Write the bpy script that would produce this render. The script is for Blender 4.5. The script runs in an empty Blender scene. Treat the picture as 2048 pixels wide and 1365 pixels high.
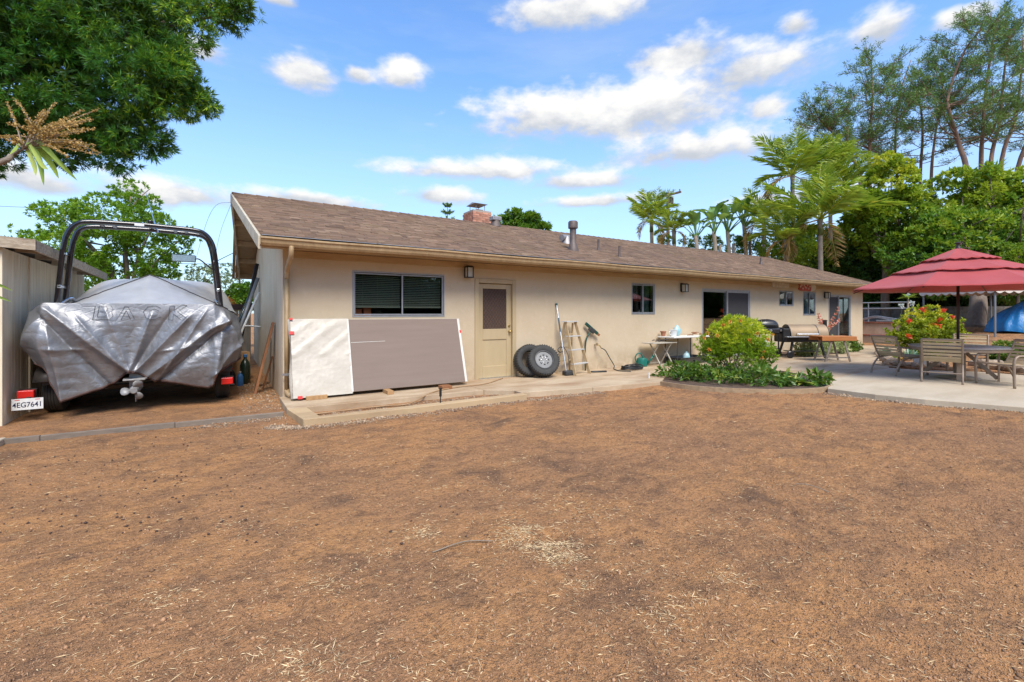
import bpy, bmesh, math, random
import numpy as np
from mathutils import Vector, Matrix, Euler
random.seed(7); rng = np.random.default_rng(7)
scene = bpy.context.scene
COL = scene.collection
R = math.radians

# ---------------------------------------------------------------- camera
# world axes: X runs along the back wall of the house, Y into the house, z = 0 is the concrete walk
CAM_H = 1.40; CAM_Y = -8.5; FPX = 910.0; PCX = 1024.0; PHY = 627.0
AZ = math.atan2(1431, 910)
FW = Vector((math.cos(AZ), math.sin(AZ), 0)); RT = Vector((math.sin(AZ), -math.cos(AZ), 0))
cam_data = bpy.data.cameras.new('camera'); cam = bpy.data.objects.new('camera', cam_data); COL.objects.link(cam)
cam.location = (0, CAM_Y, CAM_H); cam.rotation_euler = (R(90), 0, AZ - R(90))
cam_data.sensor_width = 36; cam_data.lens = 36 * FPX / 2048
cam_data.shift_y = -55.5 / 2048; cam_data.clip_end = 3000; cam_data.clip_start = 0.05
scene.camera = cam
scene.cycles.max_bounces = 6; scene.cycles.diffuse_bounces = 3; scene.cycles.glossy_bounces = 3; scene.cycles.transparent_max_bounces = 8

def ray(px, py):
    return FW + RT * ((px - PCX) / FPX) + Vector((0, 0, (PHY - py) / FPX))
CP = Vector((0, CAM_Y, CAM_H))
def G(px, py, z=0.0):                      # point on a level surface
    r = ray(px, py); return CP + r * ((z - CAM_H) / r.z)
def W(px, py, Y=0.0):                      # point on a plane parallel to the back wall
    r = ray(px, py); return CP + r * ((Y - CAM_Y) / r.y)
def DP(px, py, d):                         # point at a depth
    return CP + ray(px, py) * d

# ---------------------------------------------------------------- world and sun
SUN_EL, SUN_DIR = 52.0, Vector((-0.20, -0.98, 0))
scene.view_settings.view_transform = 'Standard'; scene.view_settings.look = 'None'
scene.view_settings.gamma = 1; scene.view_settings.exposure = 1.26
scene.view_settings.use_curve_mapping = False
world = bpy.data.worlds.new('World'); scene.world = world; world.use_nodes = True
world.cycles.sampling_method = 'MANUAL'; world.cycles.sample_map_resolution = 512
class NT:
    """small helper for node trees"""
    def __init__(s, tree): s.t = tree; s.t.nodes.clear()
    def n(s, kind, **kw):
        nd = s.t.nodes.new(kind)
        for k, v in kw.items(): setattr(nd, k, v)
        return nd
    def l(s, a, b): s.t.links.new(a, b)
    def put(s, sock, v):
        if hasattr(v, 'is_output') or isinstance(v, bpy.types.NodeSocket): s.l(v, sock)
        else: sock.default_value = v
    def m(s, op, a, b=0.0, c=0.0, clamp=False):
        nd = s.n('ShaderNodeMath', operation=op); nd.use_clamp = clamp
        s.put(nd.inputs[0], a); s.put(nd.inputs[1], b); s.put(nd.inputs[2], c)
        return nd.outputs[0]
    def mr(s, v, a, b, c=0.0, d=1.0, smooth=False):
        nd = s.n('ShaderNodeMapRange'); nd.clamp = True
        if smooth: nd.interpolation_type = 'SMOOTHSTEP'
        s.put(nd.inputs[0], v)
        for i, x in enumerate((a, b, c, d)): s.put(nd.inputs[i + 1], x)
        return nd.outputs[0]
    def mix(s, f, a, b, mode='MIX'):
        nd = s.n('ShaderNodeMix', data_type='RGBA', blend_type=mode)
        s.put(nd.inputs[0], f); s.put(nd.inputs[6], c4(a)); s.put(nd.inputs[7], c4(b))
        return nd.outputs[2]
    def noise(s, vec, scale, detail=4, rough=.5, dist=0):
        nd = s.n('ShaderNodeTexNoise'); s.l(vec, nd.inputs['Vector'])
        nd.inputs['Scale'].default_value = scale; nd.inputs['Detail'].default_value = detail
        nd.inputs['Roughness'].default_value = rough; nd.inputs['Distortion'].default_value = dist
        return nd.outputs['Fac']
    def scl(s, vec, xyz):
        nd = s.n('ShaderNodeMapping'); s.l(vec, nd.inputs[0]); nd.inputs['Scale'].default_value = xyz
        return nd.outputs[0]
    def ramp(s, f, stops):
        nd = s.n('ShaderNodeValToRGB'); s.l(f, nd.inputs[0]); e = nd.color_ramp.elements
        while len(e) < len(stops): e.new(.5)
        for i, (p, c) in enumerate(stops): e[i].position = p; e[i].color = c4(c)
        return nd.outputs[0]
def c4(c):
    if isinstance(c, bpy.types.NodeSocket): return c
    return tuple(c) if len(c) == 4 else (*c, 1.0)

nt = NT(world.node_tree)
sky = nt.n('ShaderNodeTexSky', sky_type='NISHITA'); sky.sun_disc = False
sky.sun_elevation = R(SUN_EL); sky.sun_rotation = math.atan2(SUN_DIR.x, SUN_DIR.y)
sky.air_density = 1.0; sky.dust_density = 0.6; sky.ozone_density = 1.6; sky.altitude = 60
tc = nt.n('ShaderNodeTexCoord'); d = tc.outputs['Generated']
sep = nt.n('ShaderNodeSeparateXYZ'); nt.l(d, sep.inputs[0])
az = nt.m('ARCTAN2', sep.outputs[1], sep.outputs[0]); el = nt.m('ARCSINE', sep.outputs[2])
# coordinates stretched so that clouds flatten towards the horizon
zz = nt.m('ADD', nt.m('MAXIMUM', sep.outputs[2], 0.0), 0.10)
cmb = nt.n('ShaderNodeCombineXYZ')
nt.l(nt.m('DIVIDE', sep.outputs[0], zz), cmb.inputs[0]); nt.l(nt.m('DIVIDE', sep.outputs[1], zz), cmb.inputs[1])
plane = cmb.outputs[0]
dd = nt.scl(d, (1, 1, 1.9))
n1 = nt.noise(dd, 9.5, 7, .58); n2 = nt.noise(dd, 24, 3, .55)
# cumulus banks: azimuth, elevation, half widths (degrees); the flat underside gets a shorter half height
clouds = [  # az0, el0, half az, half el
    ]
def sky_dir(px, py):
    r = ray(px, py).normalized(); return math.atan2(r.y, r.x), math.asin(r.z)
for (px, py, hw, hh) in [(1120, 232, 165, 50), (1300, 225, 190, 62), (1390, 302, 190, 36), (1360, 112, 110, 44), (1500, 140, 140, 48), (1140, 20, 130, 40),
                         (975, 342, 165, 20), (1165, 362, 110, 18), (610, 142, 62, 34), (806, 152, 46, 32), (1762, 62, 62, 44),
                         (1590, 52, 36, 24), (1925, 35, 62, 24), (880, 392, 72, 18), (400, 100, 52, 24), (340, 385, 150, 28),
                         (60, 360, 110, 30), (720, 150, 30, 20), (1530, 215, 40, 26), (560, 0, 40, 14), (1200, 402, 110, 12), (1600, 395, 150, 16), (620, 400, 120, 16)]:
    a0, e0 = sky_dir(px, py); a1, _ = sky_dir(px + hw, py); _, e1 = sky_dir(px, py - hh)
    clouds.append((a0, e0, abs(a1 - a0) * 1.42, abs(e1 - e0) * 1.52))
dens = None; shade = None; wsum = None; ssum = None
for (a0, e0, wa, we) in clouds:
    da = nt.m('DIVIDE', nt.m('SUBTRACT', az, a0), wa); de = nt.m('DIVIDE', nt.m('SUBTRACT', el, e0), we)
    deb = nt.m('MULTIPLY', nt.m('MINIMUM', de, 0.0), 1.25)
    det = nt.m('MAXIMUM', de, 0.0)
    r2 = nt.m('ADD', nt.m('MULTIPLY', da, da), nt.m('ADD', nt.m('MULTIPLY', det, det), nt.m('MULTIPLY', deb, deb)))
    f = nt.m('SUBTRACT', 1.0, nt.m('SQRT', r2))
    f = nt.m('MAXIMUM', f, -1.5)
    sh = nt.m('MULTIPLY_ADD', de, .5, .5)
    wt_ = nt.m('POWER', nt.m('ADD', f, 1.5), 8.0); sw = nt.m('MULTIPLY', wt_, sh)
    if dens is None: dens, wsum, ssum = f, wt_, sw
    else:
        dens = nt.m('SMOOTH_MAX', dens, f, 0.35); wsum = nt.m('ADD', wsum, wt_); ssum = nt.m('ADD', ssum, sw)
shade = nt.m('DIVIDE', ssum, nt.m('MAXIMUM', wsum, 1e-4))
# the rest of the sky carries the same broken cumulus
gen = nt.m('MULTIPLY', nt.m('SUBTRACT', nt.noise(plane, 0.9, 4, .55), 0.47), 3.0)
infr = nt.m('LESS_THAN', nt.m('ABSOLUTE', nt.m('SUBTRACT', az, AZ)), 0.95)
gen = nt.m('SUBTRACT', gen, nt.m('MULTIPLY', infr, 1.2))
dens = nt.m('MAXIMUM', dens, gen)
e = nt.m('ADD', dens, nt.m('MULTIPLY', nt.m('SUBTRACT', n1, .5), 1.75))
e = nt.m('ADD', e, nt.m('MULTIPLY', nt.m('SUBTRACT', n2, .5), .75))
fac = nt.mr(e, -0.02, 0.72, 0, 1, True)
thin = nt.mr(nt.noise(nt.scl(d, (1, 1, 5)), 2.6, 6, .6), .48, .78, 0, .30)   # high thin veil
lit = nt.m('ADD', shade, nt.m('MULTIPLY', nt.m('SUBTRACT', n1, .5), 1.5))
lit = nt.mr(lit, .22, .80, 0, 1, True)
K = 0.105
cloud_c = nt.mix(lit, (0.25 / K, 0.268 / K, 0.30 / K), (0.445 / K, 0.44 / K, 0.43 / K))
skyc = nt.mix(1.0, sky.outputs[0], (0.84, 1.09, 1.33), 'MULTIPLY')
# marine haze near the horizon
hz = nt.mr(el, 0.0, R(30), .62, 0.0, True)
skyc = nt.mix(hz, skyc, (0.27 / K, 0.325 / K, 0.38 / K))
skyc = nt.mix(thin, skyc, (0.27 / K, 0.325 / K, 0.385 / K))
allc = nt.mix(nt.m('MULTIPLY', fac, nt.mr(el, R(0), R(6), .25, 1.0)), skyc, cloud_c)
bg = nt.n('ShaderNodeBackground'); nt.l(allc, bg.inputs[0]); bg.inputs[1].default_value = K
wo = nt.n('ShaderNodeOutputWorld'); nt.l(bg.outputs[0], wo.inputs[0])

sd = bpy.data.lights.new('sun', 'SUN'); sd.energy = 2.0; sd.angle = R(28); sd.color = (1, .935, .83)
sun = bpy.data.objects.new('sun', sd); COL.objects.link(sun)
tosun = (SUN_DIR.normalized() * math.cos(R(SUN_EL)) + Vector((0, 0, math.sin(R(SUN_EL)))))
sun.rotation_euler = tosun.to_track_quat('Z', 'Y').to_euler(); sun.location = tosun * 40

# ---------------------------------------------------------------- materials
def srgb(r, g, b):
    f = lambda c: (c / 255 / 12.92) if c / 255 <= .04045 else ((c / 255 + .055) / 1.055) ** 2.4
    return (f(r), f(g), f(b))
MATS = {}
def mat(name, col, rough=.6, metal=0.0, col2=None, scale=6.0, detail=5, bump=0.0, bscale=60.0, stretch=(1, 1, 1),
        spec=.5, rnd=0.0, world_co=False, alpha=None, coat=0):
    if name in MATS: return MATS[name]
    m = bpy.data.materials.new(name); m.use_nodes = True; t = NT(m.node_tree)
    out = t.n('ShaderNodeOutputMaterial'); p = t.n('ShaderNodeBsdfPrincipled'); t.l(p.outputs[0], out.inputs[0])
    if world_co: vec = t.n('ShaderNodeNewGeometry').outputs['Position']
    else: vec = t.n('ShaderNodeTexCoord').outputs['Object']
    v = t.scl(vec, stretch)
    c2 = col2 or tuple(x * .8 for x in col)
    c = t.mix(t.mr(t.noise(v, scale, detail, .6), .3, .7), col, c2)
    if rnd:
        oi = t.n('ShaderNodeObjectInfo'); at = t.n('ShaderNodeAttribute', attribute_name='rnd')
        f = t.m('FRACT', t.m('ADD', oi.outputs['Random'], at.outputs['Fac']))
        hsv = t.n('ShaderNodeHueSaturation'); t.l(c, hsv.inputs['Color'])
        t.l(t.mr(f, 0, 1, 1 - rnd, 1 + rnd), hsv.inputs['Value'])
        c = hsv.outputs[0]
    t.l(c, p.inputs['Base Color'])
    p.inputs['Roughness'].default_value = rough; p.inputs['Metallic'].default_value = metal
    p.inputs['Specular IOR Level'].default_value = spec
    if coat: p.inputs['Coat Weight'].default_value = coat
    if bump:
        b = t.n('ShaderNodeBump'); b.inputs['Strength'].default_value = bump; b.inputs['Distance'].default_value = .02
        t.l(t.noise(v, bscale, 6, .65), b.inputs['Height']); t.l(b.outputs[0], p.inputs['Normal'])
    MATS[name] = m; m['nt'] = 1
    return m

LEAF_GAIN = 1.75
def leaf_mat(name, c1, c2, c3=None, trans=.35, rough=.45, spec=.4):
    """leaf: colour runs c1..c2(..c3) with the per-leaf attribute (random, plus painted light on some crowns), some light passes through"""
    m = bpy.data.materials.new(name); m.use_nodes = True; t = NT(m.node_tree)
    out = t.n('ShaderNodeOutputMaterial'); p = t.n('ShaderNodeBsdfPrincipled')
    at = t.n('ShaderNodeAttribute', attribute_name='rnd')
    c1, c2, c3 = [tuple(min(.85, x * LEAF_GAIN) for x in q) for q in (c1, c2, c3 or c2)]
    st = [(0, c1), (.7, c2), (1, c3)]
    c = t.ramp(at.outputs['Fac'], st)
    t.l(c, p.inputs['Base Color']); p.inputs['Roughness'].default_value = rough
    p.inputs['Specular IOR Level'].default_value = spec
    tr = t.n('ShaderNodeBsdfTranslucent'); t.l(t.mix(.5, c, (.30, .42, .02), 'MIX'), tr.inputs[0])
    mx = t.n('ShaderNodeMixShader'); mx.inputs[0].default_value = trans
    t.l(p.outputs[0], mx.inputs[1]); t.l(tr.outputs[0], mx.inputs[2]); t.l(mx.outputs[0], out.inputs[0])
    MATS[name] = m; return m

# ---------------------------------------------------------------- mesh and object helpers
WM = {}
def link(o, parent=None, world=True):
    COL.objects.link(o)
    if parent is not None:
        o.parent = parent
        if world: o.matrix_parent_inverse = WM[parent.name].inverted(); WM[o.name] = Matrix()
        else: WM[o.name] = WM[parent.name].copy()
    else: WM[o.name] = o.matrix_basis.copy()
    return o
def tag(o, label, cat, group=None, kind=None):
    if label: o['label'] = label
    if cat: o['category'] = cat
    if group: o['group'] = group
    if kind: o['kind'] = kind
    return o
def thing(name, label, cat, loc=(0, 0, 0), rz=0.0, group=None, rot=None):
    o = bpy.data.objects.new(name, None); o.empty_display_size = .1
    o.matrix_basis = Matrix.Translation(loc) @ (rot if rot is not None else Matrix.Rotation(rz, 4, 'Z'))
    link(o); return tag(o, label, cat, group)
def copy_tree(o, parent=None):
    c = o.copy(); COL.objects.link(c)
    if parent is not None: c.parent = parent; c.matrix_parent_inverse = o.matrix_parent_inverse.copy()
    WM[c.name] = WM[o.name].copy()
    for ch in [x for x in o.children]: copy_tree(ch, c)
    return c

class MB:
    def __init__(s): s.v = []; s.f = []; s.m = Matrix(); s.r = []
    def add(s, vs, fs, rnd=0.0):
        n = len(s.v); s.v += [tuple(s.m @ Vector(v)) for v in vs]; s.f += [tuple(i + n for i in f) for f in fs]
        s.r += [rnd] * len(vs); return s
    def box(s, x0, x1, y0, y1, z0, z1, rnd=0.0):
        return s.add([(x0, y0, z0), (x1, y0, z0), (x1, y1, z0), (x0, y1, z0), (x0, y0, z1), (x1, y0, z1), (x1, y1, z1), (x0, y1, z1)],
                     [(3, 2, 1, 0), (4, 5, 6, 7), (0, 1, 5, 4), (1, 2, 6, 5), (2, 3, 7, 6), (3, 0, 4, 7)], rnd)
    def bar(s, a, b, w, h, up=(0, 0, 1)):          # straight member of rectangular section
        a = Vector(a); b = Vector(b); d = (b - a).normalized(); u = Vector(up)
        sd_ = d.cross(u)
        if sd_.length < 1e-4: sd_ = d.cross(Vector((1, 0, 0)))
        sd_.normalize(); u = sd_.cross(d)
        o = [sd_ * (i * w / 2) + u * (j * h / 2) for i, j in ((-1, -1), (1, -1), (1, 1), (-1, 1))]
        return s.add([a + q for q in o] + [b + q for q in o], [(3, 2, 1, 0), (4, 5, 6, 7), (0, 1, 5, 4), (1, 2, 6, 5), (2, 3, 7, 6), (3, 0, 4, 7)])
    def tube(s, pts, r, n=8, caps=True, flat=1.0):
        pts = [Vector(p) for p in pts]; k = len(pts); rr = r if isinstance(r, (list, tuple)) else [r] * k
        vs = []; fs = []; ref = None
        for i, p in enumerate(pts):
            d = (pts[min(i + 1, k - 1)] - pts[max(i - 1, 0)]).normalized()
            if ref is None:
                ref = Vector((0, 0, 1)) if abs(d.z) < .9 else Vector((1, 0, 0))
            a = d.cross(ref)
            if a.length < 1e-4: a = d.cross(Vector((0, 1, 0)))
            a.normalize(); b = a.cross(d).normalized(); ref = b
            for j in range(n):
                t_ = 2 * math.pi * j / n
                vs.append(p + a * (math.cos(t_) * rr[i]) + b * (math.sin(t_) * rr[i] * flat))
        for i in range(k - 1):
            for j in range(n):
                fs.append((i * n + j, i * n + (j + 1) % n, (i + 1) * n + (j + 1) % n, (i + 1) * n + j))
        if caps: fs.append(tuple(range(n))[::-1]); fs.append(tuple((k - 1) * n + j for j in range(n)))
        return s.add(vs, fs)
    def lathe(s, prof, n=24, close=False):             # profile of (radius, z) about local z
        vs = []; fs = []; k = len(prof)
        for (r_, z) in prof:
            for j in range(n): vs.append((r_ * math.cos(2 * math.pi * j / n), r_ * math.sin(2 * math.pi * j / n), z))
        rng_ = k if close else k - 1
        for i in range(rng_):
            i2 = (i + 1) % k
            for j in range(n): fs.append((i * n + j, i * n + (j + 1) % n, i2 * n + (j + 1) % n, i2 * n + j))
        if not close:
            fs.append(tuple(range(n))[::-1]); fs.append(tuple((k - 1) * n + j for j in range(n)))
        return s.add(vs, fs)
    def prism(s, poly, z0, z1):
        k = len(poly)
        return s.add([(p[0], p[1], z0) for p in poly] + [(p[0], p[1], z1) for p in poly],
                     [tuple(range(k))[::-1], tuple(range(k, 2 * k))] + [(i, (i + 1) % k, k + (i + 1) % k, k + i) for i in range(k)])
    def build(s, name, m, parent=None, world=True, smooth=False, bevel=0.0, seg=2, subsurf=0, solid=0.0):
        me = bpy.data.meshes.new(name); me.from_pydata(s.v, [], s.f); me.update()
        if any(s.r):
            a = me.attributes.new('rnd', 'FLOAT', 'POINT'); a.data.foreach_set('value', s.r)
        bm = bmesh.new(); bm.from_mesh(me); bmesh.ops.recalc_face_normals(bm, faces=bm.faces); bm.to_mesh(me); bm.free()
        if smooth:
            for p in me.polygons: p.use_smooth = True
        me.materials.append(MATS[m] if isinstance(m, str) else m)
        o = bpy.data.objects.new(name, me); link(o, parent, world)
        if solid: md = o.modifiers.new('solid', 'SOLIDIFY'); md.thickness = solid; md.offset = 0
        if subsurf: md = o.modifiers.new('sub', 'SUBSURF'); md.levels = subsurf; md.render_levels = subsurf
        if bevel:
            md = o.modifiers.new('bevel', 'BEVEL'); md.width = bevel; md.segments = seg; md.limit_method = 'ANGLE'
        return o
def smooth_angle(o, deg=40):
    me = o.data
    for p in me.polygons: p.use_smooth = True
    try: me.set_sharp_from_angle(angle=R(deg))
    except Exception: pass
    return o
def arc(c, r, a0, a1, n, ax=(1, 0, 0), ay=(0, 0, 1)):
    c = Vector(c); ax = Vector(ax); ay = Vector(ay)
    return [c + ax * (r * math.cos(a0 + (a1 - a0) * i / n)) + ay * (r * math.sin(a0 + (a1 - a0) * i / n)) for i in range(n + 1)]
def spline(pts, n=8):                              # Catmull-Rom through the points
    P_ = [Vector(p) for p in pts]; P_ = [P_[0] * 2 - P_[1]] + P_ + [P_[-1] * 2 - P_[-2]]; out = []
    for i in range(1, len(P_) - 2):
        for k in range(n):
            t = k / n; a, b, c, d_ = P_[i - 1:i + 3]
            out.append(.5 * ((2 * b) + (c - a) * t + (2 * a - 5 * b + 4 * c - d_) * t * t + (3 * b - a - 3 * c + d_) * t ** 3))
    out.append(P_[-2]); return out
def np_mesh(name, V, F, m, parent=None, rnd=None, smooth=False, world=True):
    """V (n,3), F (k,3 or 4): quick mesh from arrays"""
    me = bpy.data.meshes.new(name); V = np.asarray(V, np.float32); F = np.asarray(F, np.int32); w = F.shape[1]
    me.vertices.add(len(V)); me.vertices.foreach_set('co', V.ravel())
    me.loops.add(F.size); me.loops.foreach_set('vertex_index', F.ravel())
    me.polygons.add(len(F)); me.polygons.foreach_set('loop_start', np.arange(0, F.size, w, dtype=np.int32))
    me.update(calc_edges=True)
    if rnd is not None:
        a = me.attributes.new('rnd', 'FLOAT', 'POINT'); a.data.foreach_set('value', np.asarray(rnd, np.float32))
    if smooth: me.polygons.foreach_set('use_smooth', np.ones(len(F), bool))
    me.materials.append(MATS[m] if isinstance(m, str) else m)
    o = bpy.data.objects.new(name, me); link(o, parent, world); return o
def unit(v): return v / np.maximum(np.linalg.norm(v, axis=-1, keepdims=True), 1e-9)
def leaves(P_, D_, L, Wd, fold=.25, droop=0.0):
    """kite shaped leaves at P_ pointing along D_; returns V, F, index of the leaf per vertex"""
    n = len(P_); D_ = unit(D_); up = rng.normal(size=(n, 3)); S = unit(np.cross(D_, up)); U = unit(np.cross(S, D_))
    L = np.broadcast_to(L, n)[:, None]; Wd = np.broadcast_to(Wd, n)[:, None]
    base = P_; mid = P_ + D_ * L * .45
    tip = P_ + D_ * L; tip = tip - np.array([0, 0, 1.0]) * (droop * L)
    V = np.stack([base, mid + S * Wd / 2 + U * Wd * fold, tip, mid - S * Wd / 2 + U * Wd * fold], 1).reshape(-1, 3)
    F = (np.arange(n) * 4)[:, None] + np.array([0, 1, 2, 3])
    # split in two triangles along the midrib so that the leaf folds
    F = np.concatenate([F[:, [0, 1, 2]], F[:, [0, 2, 3]]]); return V, F, np.repeat(np.arange(n), 4)
def cone_dirs(D_, k, spread):
    D_ = np.repeat(unit(D_), k, 0); return unit(D_ + rng.normal(size=D_.shape) * spread)
def crown_points(lobes, n, clump=.32, sub=26, inner=.12):
    """points and outward directions on clumps that sit on the surface of the lobes"""
    area = np.array([(r[0] * r[1] + r[1] * r[2] + r[0] * r[2]) for c, r in lobes]); area = area / area.sum()
    PP = []; DD = []; CC = []
    for (c, r), w in zip(lobes, area):
        k = max(4, int(n * w)); c = np.array(c); r = np.array(r)
        ns = max(5, int(sub * (1 + w * 2)))
        sd_ = unit(rng.normal(size=(ns, 3))); sr = r * (1 - inner * rng.random((ns, 1)) * 2.2)
        sc = c + sd_ * sr * rng.uniform(.62, .98, (ns, 1)); i = rng.integers(0, ns, k)
        u = unit(rng.normal(size=(k, 3)) + sd_[i] * .55); rad = np.mean(r) * clump * rng.uniform(.6, 1.15, (ns, 1))
        PP.append(sc[i] + u * rad[i] * rng.uniform(.55, 1.0, (k, 1)) ** .5 * np.array([1, 1, .75])); DD.append(u + sd_[i] * .4)
        CC.append(rng.random(ns)[i])
    return np.concatenate(PP), np.concatenate(DD), np.concatenate(CC)
# ---------------------------------------------------------------- surface materials
def custom(name, fn):
    m = bpy.data.materials.new(name); m.use_nodes = True; t = NT(m.node_tree)
    out = t.n('ShaderNodeOutputMaterial'); p = t.n('ShaderNodeBsdfPrincipled'); t.l(p.outputs[0], out.inputs[0])
    fn(t, p, t.n('ShaderNodeNewGeometry').outputs['Position']); MATS[name] = m; return m
def bump(t, p, h, strength, dist=.02, prev=None):
    b = t.n('ShaderNodeBump'); b.inputs['Strength'].default_value = strength; b.inputs['Distance'].default_value = dist
    t.l(h, b.inputs['Height'])
    if prev is not None: t.l(prev, b.inputs['Normal'])
    t.l(b.outputs[0], p.inputs['Normal']); return b.outputs[0]
def f_dirt(t, p, v):
    big = t.noise(v, .50, 4, .55, .4); mid = t.noise(t.scl(v, (1, 1.5, 1)), 2.6, 6, .66, .3); sm_ = t.noise(v, 11, 5, .68); fine = t.noise(v, 42, 4, .7); grit = t.noise(v, 150, 2, .7)
    c = t.mix(t.mr(big, .36, .66), (.54, .268, .108), (.41, .212, .104))
    c = t.mix(t.mr(mid, .44, .66, 0, .9), c, (.29, .155, .082))
    stain = t.noise(v, 1.25, 7, .70, .9)
    c = t.mix(t.mr(stain, .53, .70, 0, .85), c, (.145, .088, .058))
    pale = t.noise(t.scl(v, (1.3, 1, 1)), .8, 5, .62)
    c = t.mix(t.mr(pale, .54, .72, 0, .7), c, (.52, .265, .112))
    c = t.mix(t.mr(sm_, .30, .48, .60, 0), c, (.155, .088, .055))
    c = t.mix(t.mr(sm_, .56, .72, 0, .5), c, (.55, .31, .165))
    c = t.mix(t.mr(fine, .32, .48, .62, 0), c, (.10, .058, .038))
    c = t.mix(t.mr(fine, .58, .70, 0, .60), c, (.60, .36, .205))
    c = t.mix(t.mr(grit, .58, .70, 0, .65), c, (.09, .055, .04))
    c = t.mix(t.mr(grit, .26, .38, .5, 0), c, (.62, .42, .27))
    t.l(c, p.inputs['Base Color']); p.inputs['Roughness'].default_value = .97; p.inputs['Specular IOR Level'].default_value = .12
    h = t.m('ADD', t.m('MULTIPLY', fine, .7), t.m('MULTIPLY', grit, .3)); h = t.m('ADD', h, t.m('MULTIPLY', sm_, 1.3)); h = t.m('ADD', h, t.m('MULTIPLY', mid, 1.6))
    bump(t, p, h, .95, .04)
custom('dirt', f_dirt)
def f_conc(c1, c2, stainc, amt):
    def f(t, p, v):
        n = t.noise(v, 1.3, 6, .6, .5); f_ = t.noise(v, 30, 5, .7); g = t.noise(t.scl(v, (.6, 2.2, 1)), 1.1, 6, .65)
        c = t.mix(t.mr(n, .35, .7), c1, c2); c = t.mix(t.mr(g, .46, .70, 0, amt), c, stainc)
        c = t.mix(t.mr(f_, .55, .8, 0, .3), c, tuple(x * .5 for x in c1))
        t.l(c, p.inputs['Base Color']); p.inputs['Roughness'].default_value = .88; p.inputs['Specular IOR Level'].default_value = .25
        bump(t, p, f_, .25, .01)
    return f
custom('concrete_walk', f_conc((.52, .405, .275), (.40, .295, .19), (.27, .155, .08), .8))
custom('concrete_pale', f_conc((.52, .44, .325), (.46, .38, .275), (.36, .28, .19), .55))
custom('concrete_strip', f_conc((.50, .36, .21), (.42, .30, .175), (.27, .175, .10), .6))
def f_stucco(t, p, v):
    n = t.noise(v, .7, 6, .62, .6); s = t.noise(t.scl(v, (1.6, 1.6, .35)), 1.8, 6, .62); f_ = t.noise(v, 95, 5, .75); m_ = t.noise(v, 7, 6, .65)
    c = t.mix(t.mr(n, .35, .68), (.56, .452, .315), (.51, .405, .275))
    c = t.mix(t.mr(s, .52, .78, 0, .35), c, (.49, .375, .25))
    c = t.mix(t.mr(m_, .54, .72, 0, .5), c, (.60, .495, .365))
    c = t.mix(t.mr(t.noise(v, 2.1, 7, .7, .8), .52, .70, 0, .40), c, (.475, .370, .248))
    sp = t.n('ShaderNodeSeparateXYZ'); t.l(v, sp.inputs[0])
    low = t.m('MULTIPLY', t.mr(sp.outputs[2], .0, .55, 1, 0), t.mr(t.noise(v, 3.2, 6, .7, .5), .38, .66, 0, .75))   # splash dirt
    c = t.mix(low, c, (.30, .20, .115))
    t.l(c, p.inputs['Base Color']); p.inputs['Roughness'].default_value = .92; p.inputs['Specular IOR Level'].default_value = .2
    bump(t, p, t.m('ADD', f_, t.m('MULTIPLY', m_, 1.5)), .35, .012)
custom('stucco', f_stucco)
def f_peel(t, p, v):
    s = t.noise(t.scl(v, (1, 7, .35)), 2.4, 7, .66, .3); f_ = t.noise(t.scl(v, (1, 2, 1)), 60, 5, .75); n = t.noise(v, .9, 5, .6)
    c = t.mix(t.mr(s, .36, .66), (.84, .72, .53), (.62, .49, .34))
    c = t.mix(t.mr(n, .5, .72, 0, .6), c, (.58, .43, .26))
    sp = t.n('ShaderNodeSeparateXYZ'); t.l(v, sp.inputs[0])
    low = t.m('MULTIPLY', t.mr(sp.outputs[2], -.1, .9, 1, 0), t.mr(n, .35, .6, .2, .8))
    c = t.mix(low, c, (.33, .225, .12))
    t.l(c, p.inputs['Base Color']); p.inputs['Roughness'].default_value = .92
    bump(t, p, f_, .3, .012)
custom('stucco_worn', f_peel)
def f_shingle(t, p, v):
    oi = t.n('ShaderNodeObjectInfo'); at = t.n('ShaderNodeAttribute', attribute_name='rnd')
    f = t.m('FRACT', t.m('ADD', oi.outputs['Random'], at.outputs['Fac']))
    c = t.ramp(f, [(0, (.175, .108, .070)), (.3, (.250, .158, .102)), (.55, (.21, .136, .094)), (.8, (.135, .085, .058)), (1, (.32, .215, .14))])
    c = t.mix(t.mr(t.noise(v, 160, 3, .7), .45, .7, 0, .55), c, (.075, .046, .034))
    c = t.mix(t.mr(t.noise(v, .8, 5, .6, .5), .54, .74, 0, .30), c, (.20, .145, .045))
    c = t.mix(t.mr(t.noise(v, .35, 4, .6), .45, .7, 0, .35), c, (.105, .068, .052))
    t.l(c, p.inputs['Base Color']); p.inputs['Roughness'].default_value = .95; p.inputs['Specular IOR Level'].default_value = .15
    bump(t, p, t.noise(v, 160, 3, .7), .6, .006)
custom('shingle', f_shingle)
mat('tan_trim', (.50, .36, .20), .6, col2=(.38, .255, .13), scale=4, bump=.1, bscale=40, world_co=True, stretch=(.6, 1, 3))
mat('gutter_paint', (.47, .33, .175), .5, col2=(.33, .215, .105), scale=5, stretch=(2.5, 1, 1), world_co=True, bump=.05)
mat('rake_paint', (.60, .53, .41), .65, col2=(.44, .37, .27), scale=5, bump=.15, world_co=True)
mat('soffit_wood', (.46, .315, .175), .75, col2=(.33, .21, .11), scale=4, bump=.2, world_co=True, stretch=(1, 6, 1))
mat('aluminium', (.62, .63, .64), .38, .9, col2=(.48, .49, .5), scale=14)
mat('aluminium_white', (.40, .405, .41), .45, .4, col2=(.32, .325, .33), scale=10)
mat('black_metal', (.018, .018, .019), .42, .3, col2=(.03, .028, .026), scale=20, bump=.05)
mat('dark_room', (.06, .055, .05), .9)
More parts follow.
